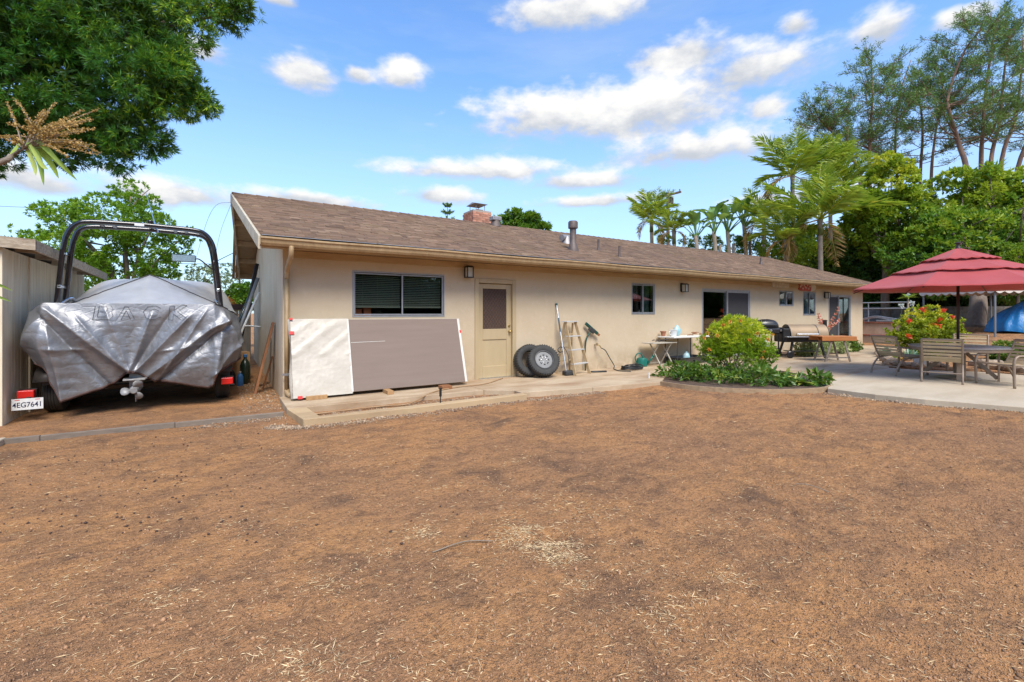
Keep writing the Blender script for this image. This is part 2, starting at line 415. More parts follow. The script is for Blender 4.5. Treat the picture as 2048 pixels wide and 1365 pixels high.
mat('door_paint', (.47, .365, .215), .5, col2=(.41, .31, .175), scale=3, bump=.08, world_co=True, stretch=(1, 1, .3))
mat('screen_brown', (.085, .05, .035), .8, col2=(.06, .036, .026), scale=20)
mat('brass', (.55, .40, .18), .35, .9, col2=(.4, .28, .12))
mat('galvanised', (.40, .38, .37), .55, .6, col2=(.24, .22, .21), scale=8, bump=.1)
mat('vent_paint', (.085, .060, .052), .6, .2, col2=(.15, .115, .10), scale=9)
mat('brick', (.40, .125, .07), .9, col2=(.56, .30, .20), scale=5, bump=.4, bscale=40, rnd=.35)
mat('mortar', (.42, .36, .30), .95, col2=(.32, .26, .21), scale=20, bump=.3)
def f_glass(m_):
    m = bpy.data.materials.new(m_); m.use_nodes = True; t = NT(m.node_tree); out = t.n('ShaderNodeOutputMaterial')
    fr = t.n('ShaderNodeFresnel'); fr.inputs[0].default_value = 1.55
    tr = t.n('ShaderNodeBsdfTransparent'); tr.inputs[0].default_value = (.80, .84, .83, 1)
    gl = t.n('ShaderNodeBsdfGlossy'); gl.inputs['Roughness'].default_value = .015; mx = t.n('ShaderNodeMixShader')
    t.l(t.m('MULTIPLY_ADD', fr.outputs[0], .6, .01, clamp=True), mx.inputs[0]); t.l(tr.outputs[0], mx.inputs[1]); t.l(gl.outputs[0], mx.inputs[2]); t.l(mx.outputs[0], out.inputs[0])
    MATS[m_] = m
f_glass('glass')

# ---------------------------------------------------------------- ground
_lat = rng.random((256, 256))
def vnoise(x, y, s, seed=0):
    x = x / s + seed * 17.3; y = y / s + seed * 9.1; xi = np.floor(x).astype(int); yi = np.floor(y).astype(int); fx = x - xi; fy = y - yi
    fx = fx * fx * (3 - 2 * fx); fy = fy * fy * (3 - 2 * fy); g = lambda a, b: _lat[a % 256, b % 256]
    return (g(xi, yi) * (1 - fx) + g(xi + 1, yi) * fx) * (1 - fy) + (g(xi, yi + 1) * (1 - fx) + g(xi + 1, yi + 1) * fx) * fy - .5
sm = lambda a, b, v: (lambda t: t * t * (3 - 2 * t))(np.clip((v - a) / (b - a), 0, 1))
GZ = -.085
def ground_base(x, y):
    """broad shape of the yard: level, then rising to the terrace beyond the patio"""
    x = np.asarray(x, float); y = np.asarray(y, float)
    ramp = np.clip((x - 18.0) * .085, 0, 1.0)
    side = 1 - sm(-3.0, -2.0, y)
    a = ramp * side
    b = np.where(x > 24.75, .40, 0) ; b = np.where(x > 25.75, .93, b)
    h = np.where(y > -2.6, np.maximum(b, a), a)
    h = np.where(x > 26.5, np.maximum(h, ramp), h)
    return GZ + h
def ground_z(x, y):
    x = np.asarray(x, float); y = np.asarray(y, float)
    near = 1 / (1 + ((x - 3) ** 2 + (y + 5) ** 2) / 120.0)
    z = ground_base(x, y) + near * (.030 * vnoise(x, y, 1.7, 1) + .022 * vnoise(x, y, .55, 2) + .014 * vnoise(x, y, .22, 3) + .009 * vnoise(x, y, .10, 4))
    return z
def axis(lo, hi, step, far):
    core = np.arange(lo, hi, step); g = []; d_ = step; v = 0
    while v < far: d_ *= 1.22; v += d_; g.append(v)
    g = np.array(g); return np.concatenate([lo - g[::-1], core, core[-1] + g])
gx = axis(-5, 13.5, .042, 900); gy = axis(-8.2, 1.2, .042, 900)
XX, YY = np.meshgrid(gx, gy, indexing='ij'); ZZ = ground_z(XX, YY)
# scuffs and footprints
for k in range(260):
    cx, cy = rng.uniform(-3, 11), rng.uniform(-7.6, -1.8); a_ = rng.uniform(0, 6.28)
    if rng.random() < .5: cx = rng.uniform(3.5, 11)
    i0, i1 = np.searchsorted(gx, [cx - .4, cx + .4]); j0, j1 = np.searchsorted(gy, [cy - .4, cy + .4])
    xx = XX[i0:i1, j0:j1] - cx; yy = YY[i0:i1, j0:j1] - cy
    u = xx * math.cos(a_) + yy * math.sin(a_); w_ = -xx * math.sin(a_) + yy * math.cos(a_)
    q = (u / .15) ** 2 + (w_ / .065) ** 2
    ZZ[i0:i1, j0:j1] += rng.uniform(.5, 1) * (-.022 * np.exp(-q * 1.2) + .012 * np.exp(-(np.sqrt(q) - 1.7) ** 2 * 4))
nxg, nyg = XX.shape; idx = np.arange(nxg * nyg).reshape(nxg, nyg)
gF = np.stack([idx[:-1, :-1], idx[1:, :-1], idx[1:, 1:], idx[:-1, 1:]], -1).reshape(-1, 4)
ground = np_mesh('ground', np.stack([XX, YY, ZZ], -1).reshape(-1, 3), gF, 'dirt', smooth=True); ground['kind'] = 'structure'
def gz(x, y):
    i = int(np.clip(np.searchsorted(gx, x), 1, nxg - 1)); j = int(np.clip(np.searchsorted(gy, y), 1, nyg - 1))
    return float(ZZ[i, j] + ZZ[i - 1, j - 1]) / 2

# ---------------------------------------------------------------- concrete
def slab(name, poly, m, top=0.0, thick=.11, bevel=.008):
    mb = MB(); mb.prism([(p[0], p[1]) for p in poly], top - thick, top); o = mb.build(name, m, bevel=bevel); o['kind'] = 'structure'; return o
gp = lambda *pts: [tuple(G(x, y).xy) for x, y in pts]
slab('walkway', [(.80, -1.10), (4.02, -1.22), (4.02, 0), (.80, 0)], 'concrete_walk')
slab('walkway', [(4.03, 0.0), (4.03, -1.21), (4.46, -1.56), (4.46, -1.80), (5.9, -2.06), (5.05, 0.0)], 'concrete_walk')
bedF = [(1322, 764), (1370, 771), (1430, 776), (1500, 779), (1570, 780), (1640, 777), (1660, 772)]
bedB = [(1335, 747), (1400, 741), (1480, 738), (1560, 741), (1620, 752), (1660, 766)]
seam = [(1668, 757), (1720, 745), (1778, 736)]
rocks_l = [(1778, 733), (1768, 722), (1757, 713)]
slab('walkway', [(5.062, 0.0), (5.912, -2.062)] + gp(bedF[0]) + gp(*bedB) + gp(*seam) + gp(*rocks_l) + [(18.6, -2.1), (20.5, -1.95), (24.3, -1.9), (24.3, 0)], 'concrete_walk')
slab('patio', [(a, b - .012) for a, b in gp(*seam[::-1])] + [(a, b - .012) for a, b in gp((1660, 768))] + gp((1655, 777), (1750, 789), (1850, 799), (1950, 807), (2048, 815), (2200, 828)) + [(12.5, -10.5), (15.2, -10.5)] + gp((2048, 751), (1960, 744), (1850, 741)),
     'concrete_pale')
# mow strip in front of the walk
slab('walkway', [(.80, -1.115), (1.06, -1.115), (1.12, -1.82), (.90, -1.92)], 'concrete_strip', -.004)
slab('walkway', [(.905, -1.935), (1.125, -1.83), (4.455, -1.815), (4.455, -1.98), (2.4, -2.01)], 'concrete_strip', -.004)

# ---------------------------------------------------------------- house
HX0, HX1, HD, WT = .85, 23.45, 8.4, .15
SL = (4.24 - 2.58) / 4.8
roof_z = lambda y: 2.58 + (y + .6) * SL if y <= 4.2 else 4.24 - (y - 4.2) * SL
house = thing('house', 'long single-storey tan stucco house with brown shingle roof', 'house', (HX0, 0, 0))
OPEN = [(1.98, 3.79, 1.33, 2.18), (4.52, 5.46, 0, 2.09), (9.17, 10.09, 1.37, 2.21), (12.19, 14.76, .03, 2.15),
        (16.58, 17.58, 1.66, 2.21), (18.27, 19.23, 1.32, 2.22), (20.30, 22.26, .03, 2.15)]
def wall_front():
    mb = MB(); xs = sorted({HX0, HX1} | {o[0] for o in OPEN} | {o[1] for o in OPEN}); zs = sorted({-.12, 2.62} | {o[2] for o in OPEN} | {o[3] for o in OPEN})
    def hole(x, z): return any(o[0] < x < o[1] and o[2] < z < o[3] for o in OPEN)
    for a, b in zip(xs, xs[1:]):
        run = None
        for c, d_ in zip(zs, zs[1:]):
            if hole((a + b) / 2, (c + d_) / 2):
                if run: mb_quad(mb, a, b, *run); run = None
            else: run = (run[0], d_) if run else (c, d_)
        if run: mb_quad(mb, a, b, *run)
    for (a, b, c, d_) in OPEN:      # reveals
        mb.add([(a, 0, c), (a, WT, c), (a, WT, d_), (a, 0, d_)], [(0, 1, 2, 3)]); mb.add([(b, 0, c), (b, 0, d_), (b, WT, d_), (b, WT, c)], [(0, 1, 2, 3)])
        mb.add([(a, 0, d_), (a, WT, d_), (b, WT, d_), (b, 0, d_)], [(0, 1, 2, 3)]); mb.add([(a, 0, c), (b, 0, c), (b, WT, c), (a, WT, c)], [(0, 1, 2, 3)])
    return mb
def mb_quad(mb, a, b, c, d_):
    mb.add([(a, 0, c), (b, 0, c), (b, 0, d_), (a, 0, d_)], [(0, 1, 2, 3)]); mb.add([(a, WT, c), (a, WT, d_), (b, WT, d_), (b, WT, c)], [(0, 1, 2, 3)])
wf = wall_front().build('wall', 'stucco', house)
def gable(x, th, m):
    mb = MB(); prof = [(.004, -.14), (HD, -.14), (HD, roof_z(HD) - .13), (4.2, 4.24 - .13), (.004, roof_z(0) - .13)]
    mb.add([(x, y, z) for y, z in prof] + [(x + th, y, z) for y, z in prof], [(4, 3, 2, 1, 0), (5, 6, 7, 8, 9)] + [(i, (i + 1) % 5, 5 + (i + 1) % 5, 5 + i) for i in range(5)])
    return mb.build('wall', m, house)
gable(HX0 + .001, .15, 'stucco_worn'); gable(HX1 - .151, .15, 'stucco')
MB().box(HX0 + .16, HX1 - .16, HD - .15, HD, -.12, 2.5).build('wall', 'stucco', house)
MB().box(HX0 + .16, HX1 - .16, WT + .001, HD - .16, -.12, -.02).build('floor_slab', 'dark_room', house)
mb = MB()
for x in (6.4, 11.2, 15.6, 19.7): mb.box(x, x + .1, WT + .002, HD - .16, -.018, 2.5)
mb.box(HX0 + .17, HX1 - .17, 3.6, 3.7, -.018, 2.5); mb.box(HX0 + .17, HX1 - .17, WT + .002, HD - .16, 2.46, 2.5); mb.build('partition', 'dark_room', house)

# roof decks: the gable overhang sticks out furthest at the ridge
RX0e, RX0r, RX1e, RX1r = .50, .20, 23.80, 23.92
def slope_mb(y0, y1, lo, hi):
    """a slab following the roof slope between y0 and y1, from lo to hi below/above the plane"""
    f0 = (y0 + .6) / 4.8 if y0 <= 4.2 else (9.0 - y0) / 4.8; f1 = (y1 + .6) / 4.8 if y1 <= 4.2 else (9.0 - y1) / 4.8
    xs = lambda f, e, r: e + (r - e) * f
    P_ = []
    for dz in (lo, hi):
        P_ += [(xs(f0, RX0e, RX0r), y0, roof_z(y0) + dz), (xs(f0, RX1e, RX1r), y0, roof_z(y0) + dz), (xs(f1, RX1e, RX1r), y1, roof_z(y1) + dz), (xs(f1, RX0e, RX0r), y1, roof_z(y1) + dz)]
    return P_, [(3, 2, 1, 0), (4, 5, 6, 7), (0, 1, 5, 4), (1, 2, 6, 5), (2, 3, 7, 6), (3, 0, 4, 7)]
mb = MB(); mb.add(*slope_mb(-.6, 4.2, -.045, -.012)); mb.add(*slope_mb(4.2, 9.0, -.045, -.012))
roof = mb.build('roof', 'soffit_wood', house)
mb = MB(); mb.add(*slope_mb(4.2, 9.0, -.011, .004)); mb.build('far_slope', 'shingle', roof)
# shingle tabs, course over course
EXPO, TABW = .127, .265; cs = math.sqrt(1 + SL * SL); ncourse = int(4.8 * cs / EXPO) + 1
tabs = []
for r_ in range(ncourse):
    y0 = -.63 + r_ * EXPO / cs; f = min(1, max(0, (y0 + .6) / 4.8)); xa = RX0e + (RX0r - RX0e) * f - .015; xb = RX1e + (RX1r - RX1e) * f
    x = xa - (TABW * (0, .5, .25, .75)[r_ % 4]) + random.uniform(-.01, .01)
    while x < xb:
        w = TABW * random.choice((.5, .8, 1, 1, 1.25)); a = max(x, xa); b = min(x + w, xb)
        if b - a > .04: tabs.append((a, b, y0))
        x += w
LEN = .19
def tab_geo(a, b, y0, t, jit):
    yb = min(y0 + LEN / cs, 4.2); L_ = (yb - y0); za = roof_z(y0) + .012 + t; zb = za + L_ * SL - .006
    g = .003
    return [(a + g, y0 + jit, za - t - .004), (b - g, y0 + jit, za - t - .004), (b - g, y0 + jit, za), (a + g, y0 + jit, za), (a + g, yb, zb), (b - g, yb, zb)], [(0, 1, 2, 3), (3, 2, 5, 4), (0, 3, 4), (1, 5, 2)]
def dcam(t_): return (Vector(((t_[0] + t_[1]) / 2, t_[2], roof_z(t_[2]))) - CP).length
tabs.sort(key=lambda q: dcam(q) / max(.15, (q[1] - q[0]) / .3) if (q[1] - q[0]) > .2 else 1e3 + dcam(q))
shm = {}
for (a, b, y0) in tabs[:300]:
    w = round((b - a) / .05) * .05; key = round(w, 2)
    if key not in shm:
        mb = MB(); t = .009
        mb.add([(.002, 0, -t - .004), (b - a - .002, 0, -t - .004), (b - a - .002, 0, 0), (.002, 0, 0), (.002, LEN / cs, LEN / cs * SL - .006), (b - a - .002, LEN / cs, LEN / cs * SL - .006)],
               [(0, 1, 2, 3), (3, 2, 5, 4), (0, 3, 4), (1, 5, 2)])
        me = bpy.data.meshes.new('shingle'); me.from_pydata(mb.v, [], mb.f); me.materials.append(MATS['shingle']); shm[key] = (me, b - a)
    me, w0 = shm[key]
    o = bpy.data.objects.new('shingle', me); o.location = (a, y0 + random.uniform(-.006, .006), roof_z(y0) + .019 + random.uniform(0, .003)); o.scale = ((b - a) / w0, 1, 1); link(o, roof)
mb = MB()
for (a, b, y0) in tabs[300:]:
    v, f = tab_geo(a, b, y0, random.uniform(.009, .017), random.uniform(-.006, .006)); mb.add(v, f, random.random())
o = mb.build('shingle_field', 'shingle', roof); o['kind'] = 'stuff'
# ridge caps
me = None; x = RX0r - .02
while x < RX1r - .1:
    if me is None:
        mb = MB(); w = .14
        mb.add([(0, -w, -w * SL), (0, 0, .012), (0, w, -w * SL), (.30, -w, -w * SL - .014), (.30, 0, -.004), (.30, w, -w * SL - .014), (0, -w, -w * SL - .016), (0, w, -w * SL - .016), (.3, -w, -w * SL - .03), (.3, w, -w * SL - .03)],
               [(0, 3, 4, 1), (1, 4, 5, 2), (0, 1, 2, 7, 6), (6, 8, 3, 0), (2, 5, 9, 7)])
        me = bpy.data.meshes.new('ridge_cap'); me.from_pydata(mb.v, [], mb.f); me.materials.append(MATS['shingle'])
    o = bpy.data.objects.new('ridge_cap', me); o.location = (x, 4.2, 4.24 + .038); o.rotation_euler = (random.uniform(-.02, .02), random.uniform(-.012, .012), 0); link(o, roof); x += .255
# rake (barge) boards, outlookers, soffit, fascia, gutter
def rake(y0, y1, xe, xr, th, name='rake_board'):
    f = lambda y: (y + .6) / 4.8 if y <= 4.2 else (9 - y) / 4.8
    mb = MB(); P_ = []
    for y in (y0, y1):
        x = xe + (xr - xe) * f(y); P_ += [(x - th, y, roof_z(y) - .20), (x - .001, y, roof_z(y) - .20), (x - .001, y, roof_z(y) + .006), (x - th, y, roof_z(y) + .006)]
    mb.add(P_, [(3, 2, 1, 0), (4, 5, 6, 7), (0, 1, 5, 4), (1, 2, 6, 5), (2, 3, 7, 6), (3, 0, 4, 7)]); return mb.build(name, 'rake_paint', house, bevel=.004)
rake(-.6, 4.198, RX0e, RX0r, .045); rake(4.2, 9.0, RX0e, RX0r, .045)
rake(-.6, 4.198, RX1e + .047, RX1r + .047, .045)
for y in (.9, 2.0, 3.1, 4.2, 5.3, 6.4, 7.5, 8.6):
    f = (y + .6) / 4.8 if y <= 4.2 else (9 - y) / 4.8
    MB().box(RX0e + (RX0r - RX0e) * f + .002, HX0 + .0, y - .045, y + .045, roof_z(y) - .19, roof_z(y) - .05).build('outlooker', 'soffit_wood', house)
for k in range(7):      # roof boards seen from below the overhang
    f0 = k / 7
    mb = MB(); x0 = .24 + k * .085
    mb.add([(x0, 4.25, 4.24 - .062), (x0 + .079, 4.25, 4.24 - .062), (x0 + .079 + .02, 8.97, roof_z(8.97) - .062), (x0 + .02, 8.97, roof_z(8.97) - .062),
            (x0, 4.25, 4.24 - .047), (x0 + .079, 4.25, 4.24 - .047), (x0 + .099, 8.97, roof_z(8.97) - .047), (x0 + .02, 8.97, roof_z(8.97) - .047)], [(3, 2, 1, 0), (4, 5, 6, 7), (0, 1, 5, 4), (1, 2, 6, 5), (2, 3, 7, 6), (3, 0, 4, 7)])
    mb.build('soffit_board', 'soffit_wood', house)
mb = MB(); mb.add([(RX0e + .01, -.575, 2.455), (RX1e - .01, -.575, 2.455), (RX1e - .01, -.001, 2.47), (RX0e + .01, -.001, 2.47), (RX0e + .01, -.575, 2.47), (RX1e - .01, -.575, 2.47), (RX1e - .01, -.001, 2.485), (RX0e + .01, -.001, 2.485)],
                  [(3, 2, 1, 0), (4, 5, 6, 7), (0, 1, 5, 4), (1, 2, 6, 5), (2, 3, 7, 6), (3, 0, 4, 7)]); mb.build('soffit', 'tan_trim', house)
MB().box(RX0e + .005, RX1e - .005, -.60, -.576, 2.42, 2.555).build('fascia', 'tan_trim', house)
MB().box(HX0 + .12, HX1 - .01, -.024, -.002, 2.34, 2.453).build('frieze_board', 'tan_trim', house)
prof = [(-.602, 2.435), (-.675, 2.435), (-.70, 2.47), (-.712, 2.52), (-.735, 2.535), (-.735, 2.562), (-.722, 2.562), (-.722, 2.545), (-.70, 2.53), (-.69, 2.475), (-.67, 2.447), (-.612, 2.447), (-.612, 2.55), (-.602, 2.55)]
mb = MB(); k = len(prof); nseg = 24
for i in range(nseg + 1):
    x = RX0e - .02 + (RX1e - RX0e + .02) * i / nseg; dz = -.012 * math.sin(i * 1.7) * .6
    mb.v += [(x, y, z + dz) for y, z in prof]; mb.r += [0] * k
for i in range(nseg): mb.f += [(i * k + j, i * k + (j + 1) % k, (i + 1) * k + (j + 1) % k, (i + 1) * k + j) for j in range(k)]
mb.f += [tuple(range(k))]; gutter = mb.build('gutter', 'gutter_paint', house)
MB().box(RX0e - .024, RX0e - .019, -.735, -.60, 2.437, 2.56).build('end_cap', 'gutter_paint', gutter)
MB().box(RX0e, RX1e, -.74, -.60, 2.578, 2.584).build('drip_edge', 'aluminium', house)
mb = MB(); dx = .905
mb.tube(spline([(dx, -.655, 2.445), (dx, -.655, 2.37), (dx, -.60, 2.29), (dx, -.42, 2.23), (dx, -.20, 2.16), (dx, -.08, 2.09), (dx, -.055, 1.98)], 5), .048, 10, flat=.8)
mb.tube([(dx, -.055, 1.98), (dx, -.055, .12)], .045, 10, flat=.8); mb.tube([(dx, -.055, .12), (dx + .02, -.09, .05), (dx + .05, -.17, .03)], .043, 10)
ds = mb.build('downspout', 'gutter_paint', house, smooth=True)
MB().box(dx - .075, dx + .075, -.105, -.1005, .36, .40).build('strap', 'aluminium', ds)

# ---- windows, doors
def frame_rect(mb, x0, x1, z0, z1, w, y0, y1):
    mb.box(x0, x1, y0, y1, z0, z0 + w); mb.box(x0, x1, y0, y1, z1 - w, z1); mb.box(x0, x0 + w, y0, y1, z0 + w, z1 - w); mb.box(x1 - w, x1, y0, y1, z0 + w, z1 - w)
def window(o, mull, kind='slider', label=None):
    x0, x1, z0, z1 = o; e = .002
    mb = MB(); frame_rect(mb, x0 + e, x1 - e, z0 + e, z1 - e, .024, -.010, .07); win = mb.build('window', 'aluminium_white', house, bevel=.003)
    if label: win['label'] = label
    xm = x0 + (x1 - x0) * mull
    mb = MB(); frame_rect(mb, x0 + .038, xm + .02, z0 + .038, z1 - .038, .020, .028, .052); mb.build('sash', 'aluminium_white', win)
    mb = MB(); frame_rect(mb, xm - .02, x1 - .038, z0 + .038, z1 - .038, .020, .002, .026); mb.build('sash', 'aluminium_white', win)
    MB().box(x0 + .061, xm - .003, .038, .042, z0 + .061, z1 - .061).build('pane', 'glass', win)
    MB().box(xm + .003, x1 - .061, .012, .016, z0 + .061, z1 - .061).build('pane', 'glass', win)
    return win, xm
w1, xm = window(OPEN[0], .52)
mat('blind', (.50, .47, .34), .5, col2=(.42, .39, .28), scale=3)
for (a, b) in ((2.03, xm - .02), (xm + .02, 3.75)):
    bl = MB().box(a, b, .115, .14, 1.505, 1.53).build('blind', 'blind', w1); mb = MB(); z = 1.545
    while z < 2.13:
        mb.add([(a, .108, z - .010), (b, .108, z - .010), (b, .140, z + .011), (a, .140, z + .011)], [(0, 1, 2, 3)]); z += .034
    s = mb.build('slats', 'blind', bl); s['kind'] = 'stuff'
    mb = MB()
    for q in (.18, .5, .82): mb.tube([(a + (b - a) * q, .104, 1.51), (a + (b - a) * q, .104, 2.13)], .0018, 4)
    mb.build('ladder_cord', 'blind', bl)
w2, xm2 = window(OPEN[2], .5); w3, xm3 = window(OPEN[4], .52); w4, xm4 = window(OPEN[5], .55)
mat('curtain_green', (.30, .38, .33), .9, col2=(.22, .30, .25), scale=10); mat('curtain_white', (.70, .69, .66), .9, col2=(.6, .6, .58))
mat('curtain_blue', (.38, .45, .47), .9, col2=(.3, .36, .4)); mat('curtain_dark', (.05, .10, .06), .9, col2=(.03, .06, .045), scale=12)
def curtain(par, x0, x1, z0, z1, m, y=.22, wave=.025, per=.10):
    mb = MB(); n = max(8, int((x1 - x0) / per * 8)); vs = []
    for i in range(n + 1):
        x = x0 + (x1 - x0) * i / n; yy = y + wave * math.sin(2 * math.pi * (x - x0) / per + .6 * math.sin(x * 9))
        vs += [(x, yy, z0), (x, yy, z1)]
    mb.add(vs, [(2 * i, 2 * i + 2, 2 * i + 3, 2 * i + 1) for i in range(n)]); return mb.build('curtain', m, par, smooth=True)
curtain(w2, 9.22, 9.66, 1.80, 2.19, 'curtain_green'); curtain(w2, 9.80, 10.07, 1.4, 2.19, 'curtain_green'); curtain(w3, 17.1, 17.56, 1.68, 2.2, 'curtain_white'); curtain(w4, 18.8, 19.21, 1.34, 2.2, 'curtain_blue')
curtain(w3, 16.6, 17.05, 1.68, 2.2, 'curtain_blue', .3)
mat('insect_screen', (.035, .033, .034), .85, col2=(.045, .04, .04), scale=30)
def slider(o, mull, screen_right):
    x0, x1, z0, z1 = o; e = .002; mb = MB(); frame_rect(mb, x0 + e, x1 - e, z0 + e, z1 - e, .045, -.014, .10)
    dr = mb.build('sliding_door', 'aluminium_white', house, bevel=.003); xm = x0 + (x1 - x0) * mull
    mb = MB(); frame_rect(mb, x0 + .048, xm + .03, z0 + .048, z1 - .048, .045, .05, .09); mb.build('door_sash', 'aluminium_white', dr)
    mb = MB(); frame_rect(mb, xm - .03, x1 - .048, z0 + .048, z1 - .048, .045, .006, .046); mb.build('door_sash', 'aluminium_white', dr)
    MB().box(x0 + .094, xm - .016, .066, .072, z0 + .094, z1 - .094).build('pane', 'glass', dr)
    MB().box(xm + .016, x1 - .094, .024, .030, z0 + .094, z1 - .094).build('pane', 'glass', dr)
    a, b = (xm + .016, x1 - .094) if screen_right else (x0 + .094, xm - .016)
    MB().box(a, b, .012 if screen_right else .055, .014 if screen_right else .057, z0 + .094, z1 - .094).build('screen_mesh', 'insect_screen', dr)
    MB().box(xm - .005, xm + .02, -.03, .004, 1.0, 1.22).build('handle', 'aluminium', dr, bevel=.004)
    return dr, xm
s1, _ = slider(OPEN[3], .52, True); s2, xs2 = slider(OPEN[6], .47, False)
curtain(s2, xs2 + .1, 22.2, .05, 2.12, 'curtain_dark', .25, .04, .16)
# back door: lower panel, upper light behind a lattice
x0, x1, z0, z1 = OPEN[1]
mb = MB(); mb.box(x0 - .045, x0 + .05, -.022, .12, -.0, z1 + .045); mb.box(x1 - .05, x1 + .045, -.022, .12, 0.0, z1 + .045); mb.box(x0 + .051, x1 - .051, -.022, .12, z1 - .045, z1 + .045)
dr = mb.build('door', 'door_paint', house, bevel=.005); a, b = x0 + .053, x1 - .053
mb = MB(); mb.box(a, a + .12, .04, .085, .012, 2.035); mb.box(b - .12, b, .04, .085, .012, 2.035); mb.box(a + .121, b - .121, .04, .085, .012, .26); mb.box(a + .121, b - .121, .04, .085, .83, 1.06); mb.box(a + .121, b - .121, .04, .085, 1.93, 2.035)
mb.build('door_leaf', 'door_paint', dr, bevel=.006); MB().box(a + .119, b - .119, .058, .07, .258, .832).build('panel', 'door_paint', dr)
MB().box(a + .119, b - .119, .062, .068, 1.058, 1.932).build('panel', 'screen_brown', dr)
mat('lattice', (.13, .075, .05), .7, col2=(.09, .05, .035))
mb = MB(); w_, h_ = b - a - .24, .87; n = 9; cx0, cz0 = a + .12, 1.06; st = w_ / 8
for k in range(-16, 18):
    for s in (1, -1):
        p = []
        for t_ in np.linspace(0, 1, 2):
            pass
        # clip a diagonal line to the light
        za, zb = cz0, cz0 + h_; xa_ = cx0 + k * st; xb_ = xa_ + s * h_ * .75
        pts = []
        for t_ in np.linspace(0, 1, 60):
            x = xa_ + (xb_ - xa_) * t_
            if cx0 <= x <= cx0 + w_: pts.append((x, .056 + .002 * s, za + (zb - za) * t_))
        if len(pts) > 2: mb.bar(pts[0], pts[-1], .009, .004, (0, 1, 0))
mb.build('lattice', 'lattice', dr)
mb = MB(); mb.m = Matrix.Translation((b - .055, .04, 1.0)) @ Matrix.Rotation(R(90), 4, 'X'); mb.lathe([(.03, 0), (.03, .008), (.012, .012), (.012, .03), (.026, .04), (.03, .055), (.022, .068), (.0, .07)], 16); mb.build('knob', 'brass', dr, smooth=True)
mb = MB(); mb.m = Matrix.Translation((b - .055, .04, 1.12)) @ Matrix.Rotation(R(90), 4, 'X'); mb.lathe([(.028, 0), (.028, .012), (.022, .018), (0, .018)], 16); mb.build('deadbolt', 'brass', dr)
MB().box(x0 + .052, x1 - .052, -.03, .118, .001, .011).build('threshold', 'aluminium', dr)

# ---- chimney, vents
CY = 4.75
xa, xb = W(946, 440, CY).x, W(983, 440, CY).x; ztop = W(965, 421, CY).z; dpt = .72
ch = MB().box(xa + .008, xb - .008, CY + .008, CY + dpt - .008, 3.8, ztop - .005).build('chimney', 'mortar', house)
bme = {}
def brick(x, y, z, l, d_, h, par):
    k = (round(l, 2), round(d_, 2))
    if k not in bme:
        mb = MB().box(-l / 2, l / 2, -d_ / 2, d_ / 2, 0, h); me = bpy.data.meshes.new('brick'); me.from_pydata(mb.v, [], mb.f); me.materials.append(MATS['brick']); bme[k] = me
    o = bpy.data.objects.new('brick', bme[k]); o.location = (x, y, z); o.rotation_euler = (0, 0, random.uniform(-.01, .01)); link(o, par)
nl = max(3, int(round((xb - xa) / .21))); bl = (xb - xa) / nl; row = 0; z = 3.93
while z + .06 < ztop:
    off = (row % 2) * bl / 2
    for i in range(-1, nl + 1):
        l0 = max(xa, xa + i * bl + off + .005); l1 = min(xb, xa + (i + 1) * bl + off - .005)
        if l1 - l0 > .05: brick((l0 + l1) / 2, CY + .045, z, l1 - l0, .09, .058, ch)
    for i in range(3):
        y0 = CY + .10 + i * .21 + off * .4; brick(xa + .045, y0 + .1, z, .09, .195, .058, ch)
    z += .069; row += 1
MB().box(xa + .22, xb - .22, CY + .18, CY + .5, ztop - .004, ztop + .06).build('flue', 'brick', ch)
cap = MB(); cz = ztop + .22
cap.add([(xa + .08, CY + .02, cz), (xb - .12, CY + .02, cz), (xb - .12, CY + .66, cz), (xa + .08, CY + .66, cz), ((xa + xb) / 2 - .2, CY + .34, cz + .09), ((xa + xb) / 2 + .2, CY + .34, cz + .09)], [(3, 2, 1, 0), (0, 1, 5, 4), (1, 2, 5), (2, 3, 4, 5), (3, 0, 4)])
co = cap.build('spark_cap', 'galvanised', ch)
mb = MB()
for x in (xa + .18, xb - .2):
    for y in (CY + .12, CY + .56): mb.bar((x, y, ztop - .01), (x, y, cz), .015, .015)
mb.build('cap_leg', 'galvanised', ch)
def RP(px, py):       # point on the near roof slope
    r = ray(px, py); t_ = (2.58 + (CAM_Y + .6) * SL - CAM_H) / (r.z - r.y * SL); return CP + r * t_
def pipe(px, py, h, r, name='vent_pipe', cap_=False, m='vent_paint'):
    p = RP(px, py); mb = MB(); mb.m = Matrix.Translation(p - Vector((0, 0, .03)))
    mb.lathe([(r * 1.9, 0), (r * 1.75, .05), (r * 1.1, .05 + r * 2), (r, .06 + r * 2), (r, h)] + ([(r * 1.5, h), (r * 1.5, h + .16), (r * 1.2, h + .19)] if cap_ else []), 16)
    return smooth_angle(mb.build(name, m, house))
pipe(1146, 502, .62, .085, 'flue_pipe', True); pipe(1197, 502, .36, .03); pipe(1239, 515, .34, .03); pipe(1522, 530, .32, .045)
v = pipe(991, 453, .20, .10, 'turret_vent'); p = RP(991, 453); MB().box(p.x - .16, p.x + .16, p.y - .13, p.y + .13, p.z + .17, p.z + .30).build('vent_hood', 'galvanised', v, bevel=.02)
v = pipe(1133, 488, .12, .09, 'roof_vent', m='galvanised'); p = RP(1133, 488); mb = MB(); mb.tube([p + Vector((-.2, -.02, .16)), p + Vector((.14, .05, .18))], .095, 14); mb.build('vent_hood', 'galvanised', v, smooth=False)
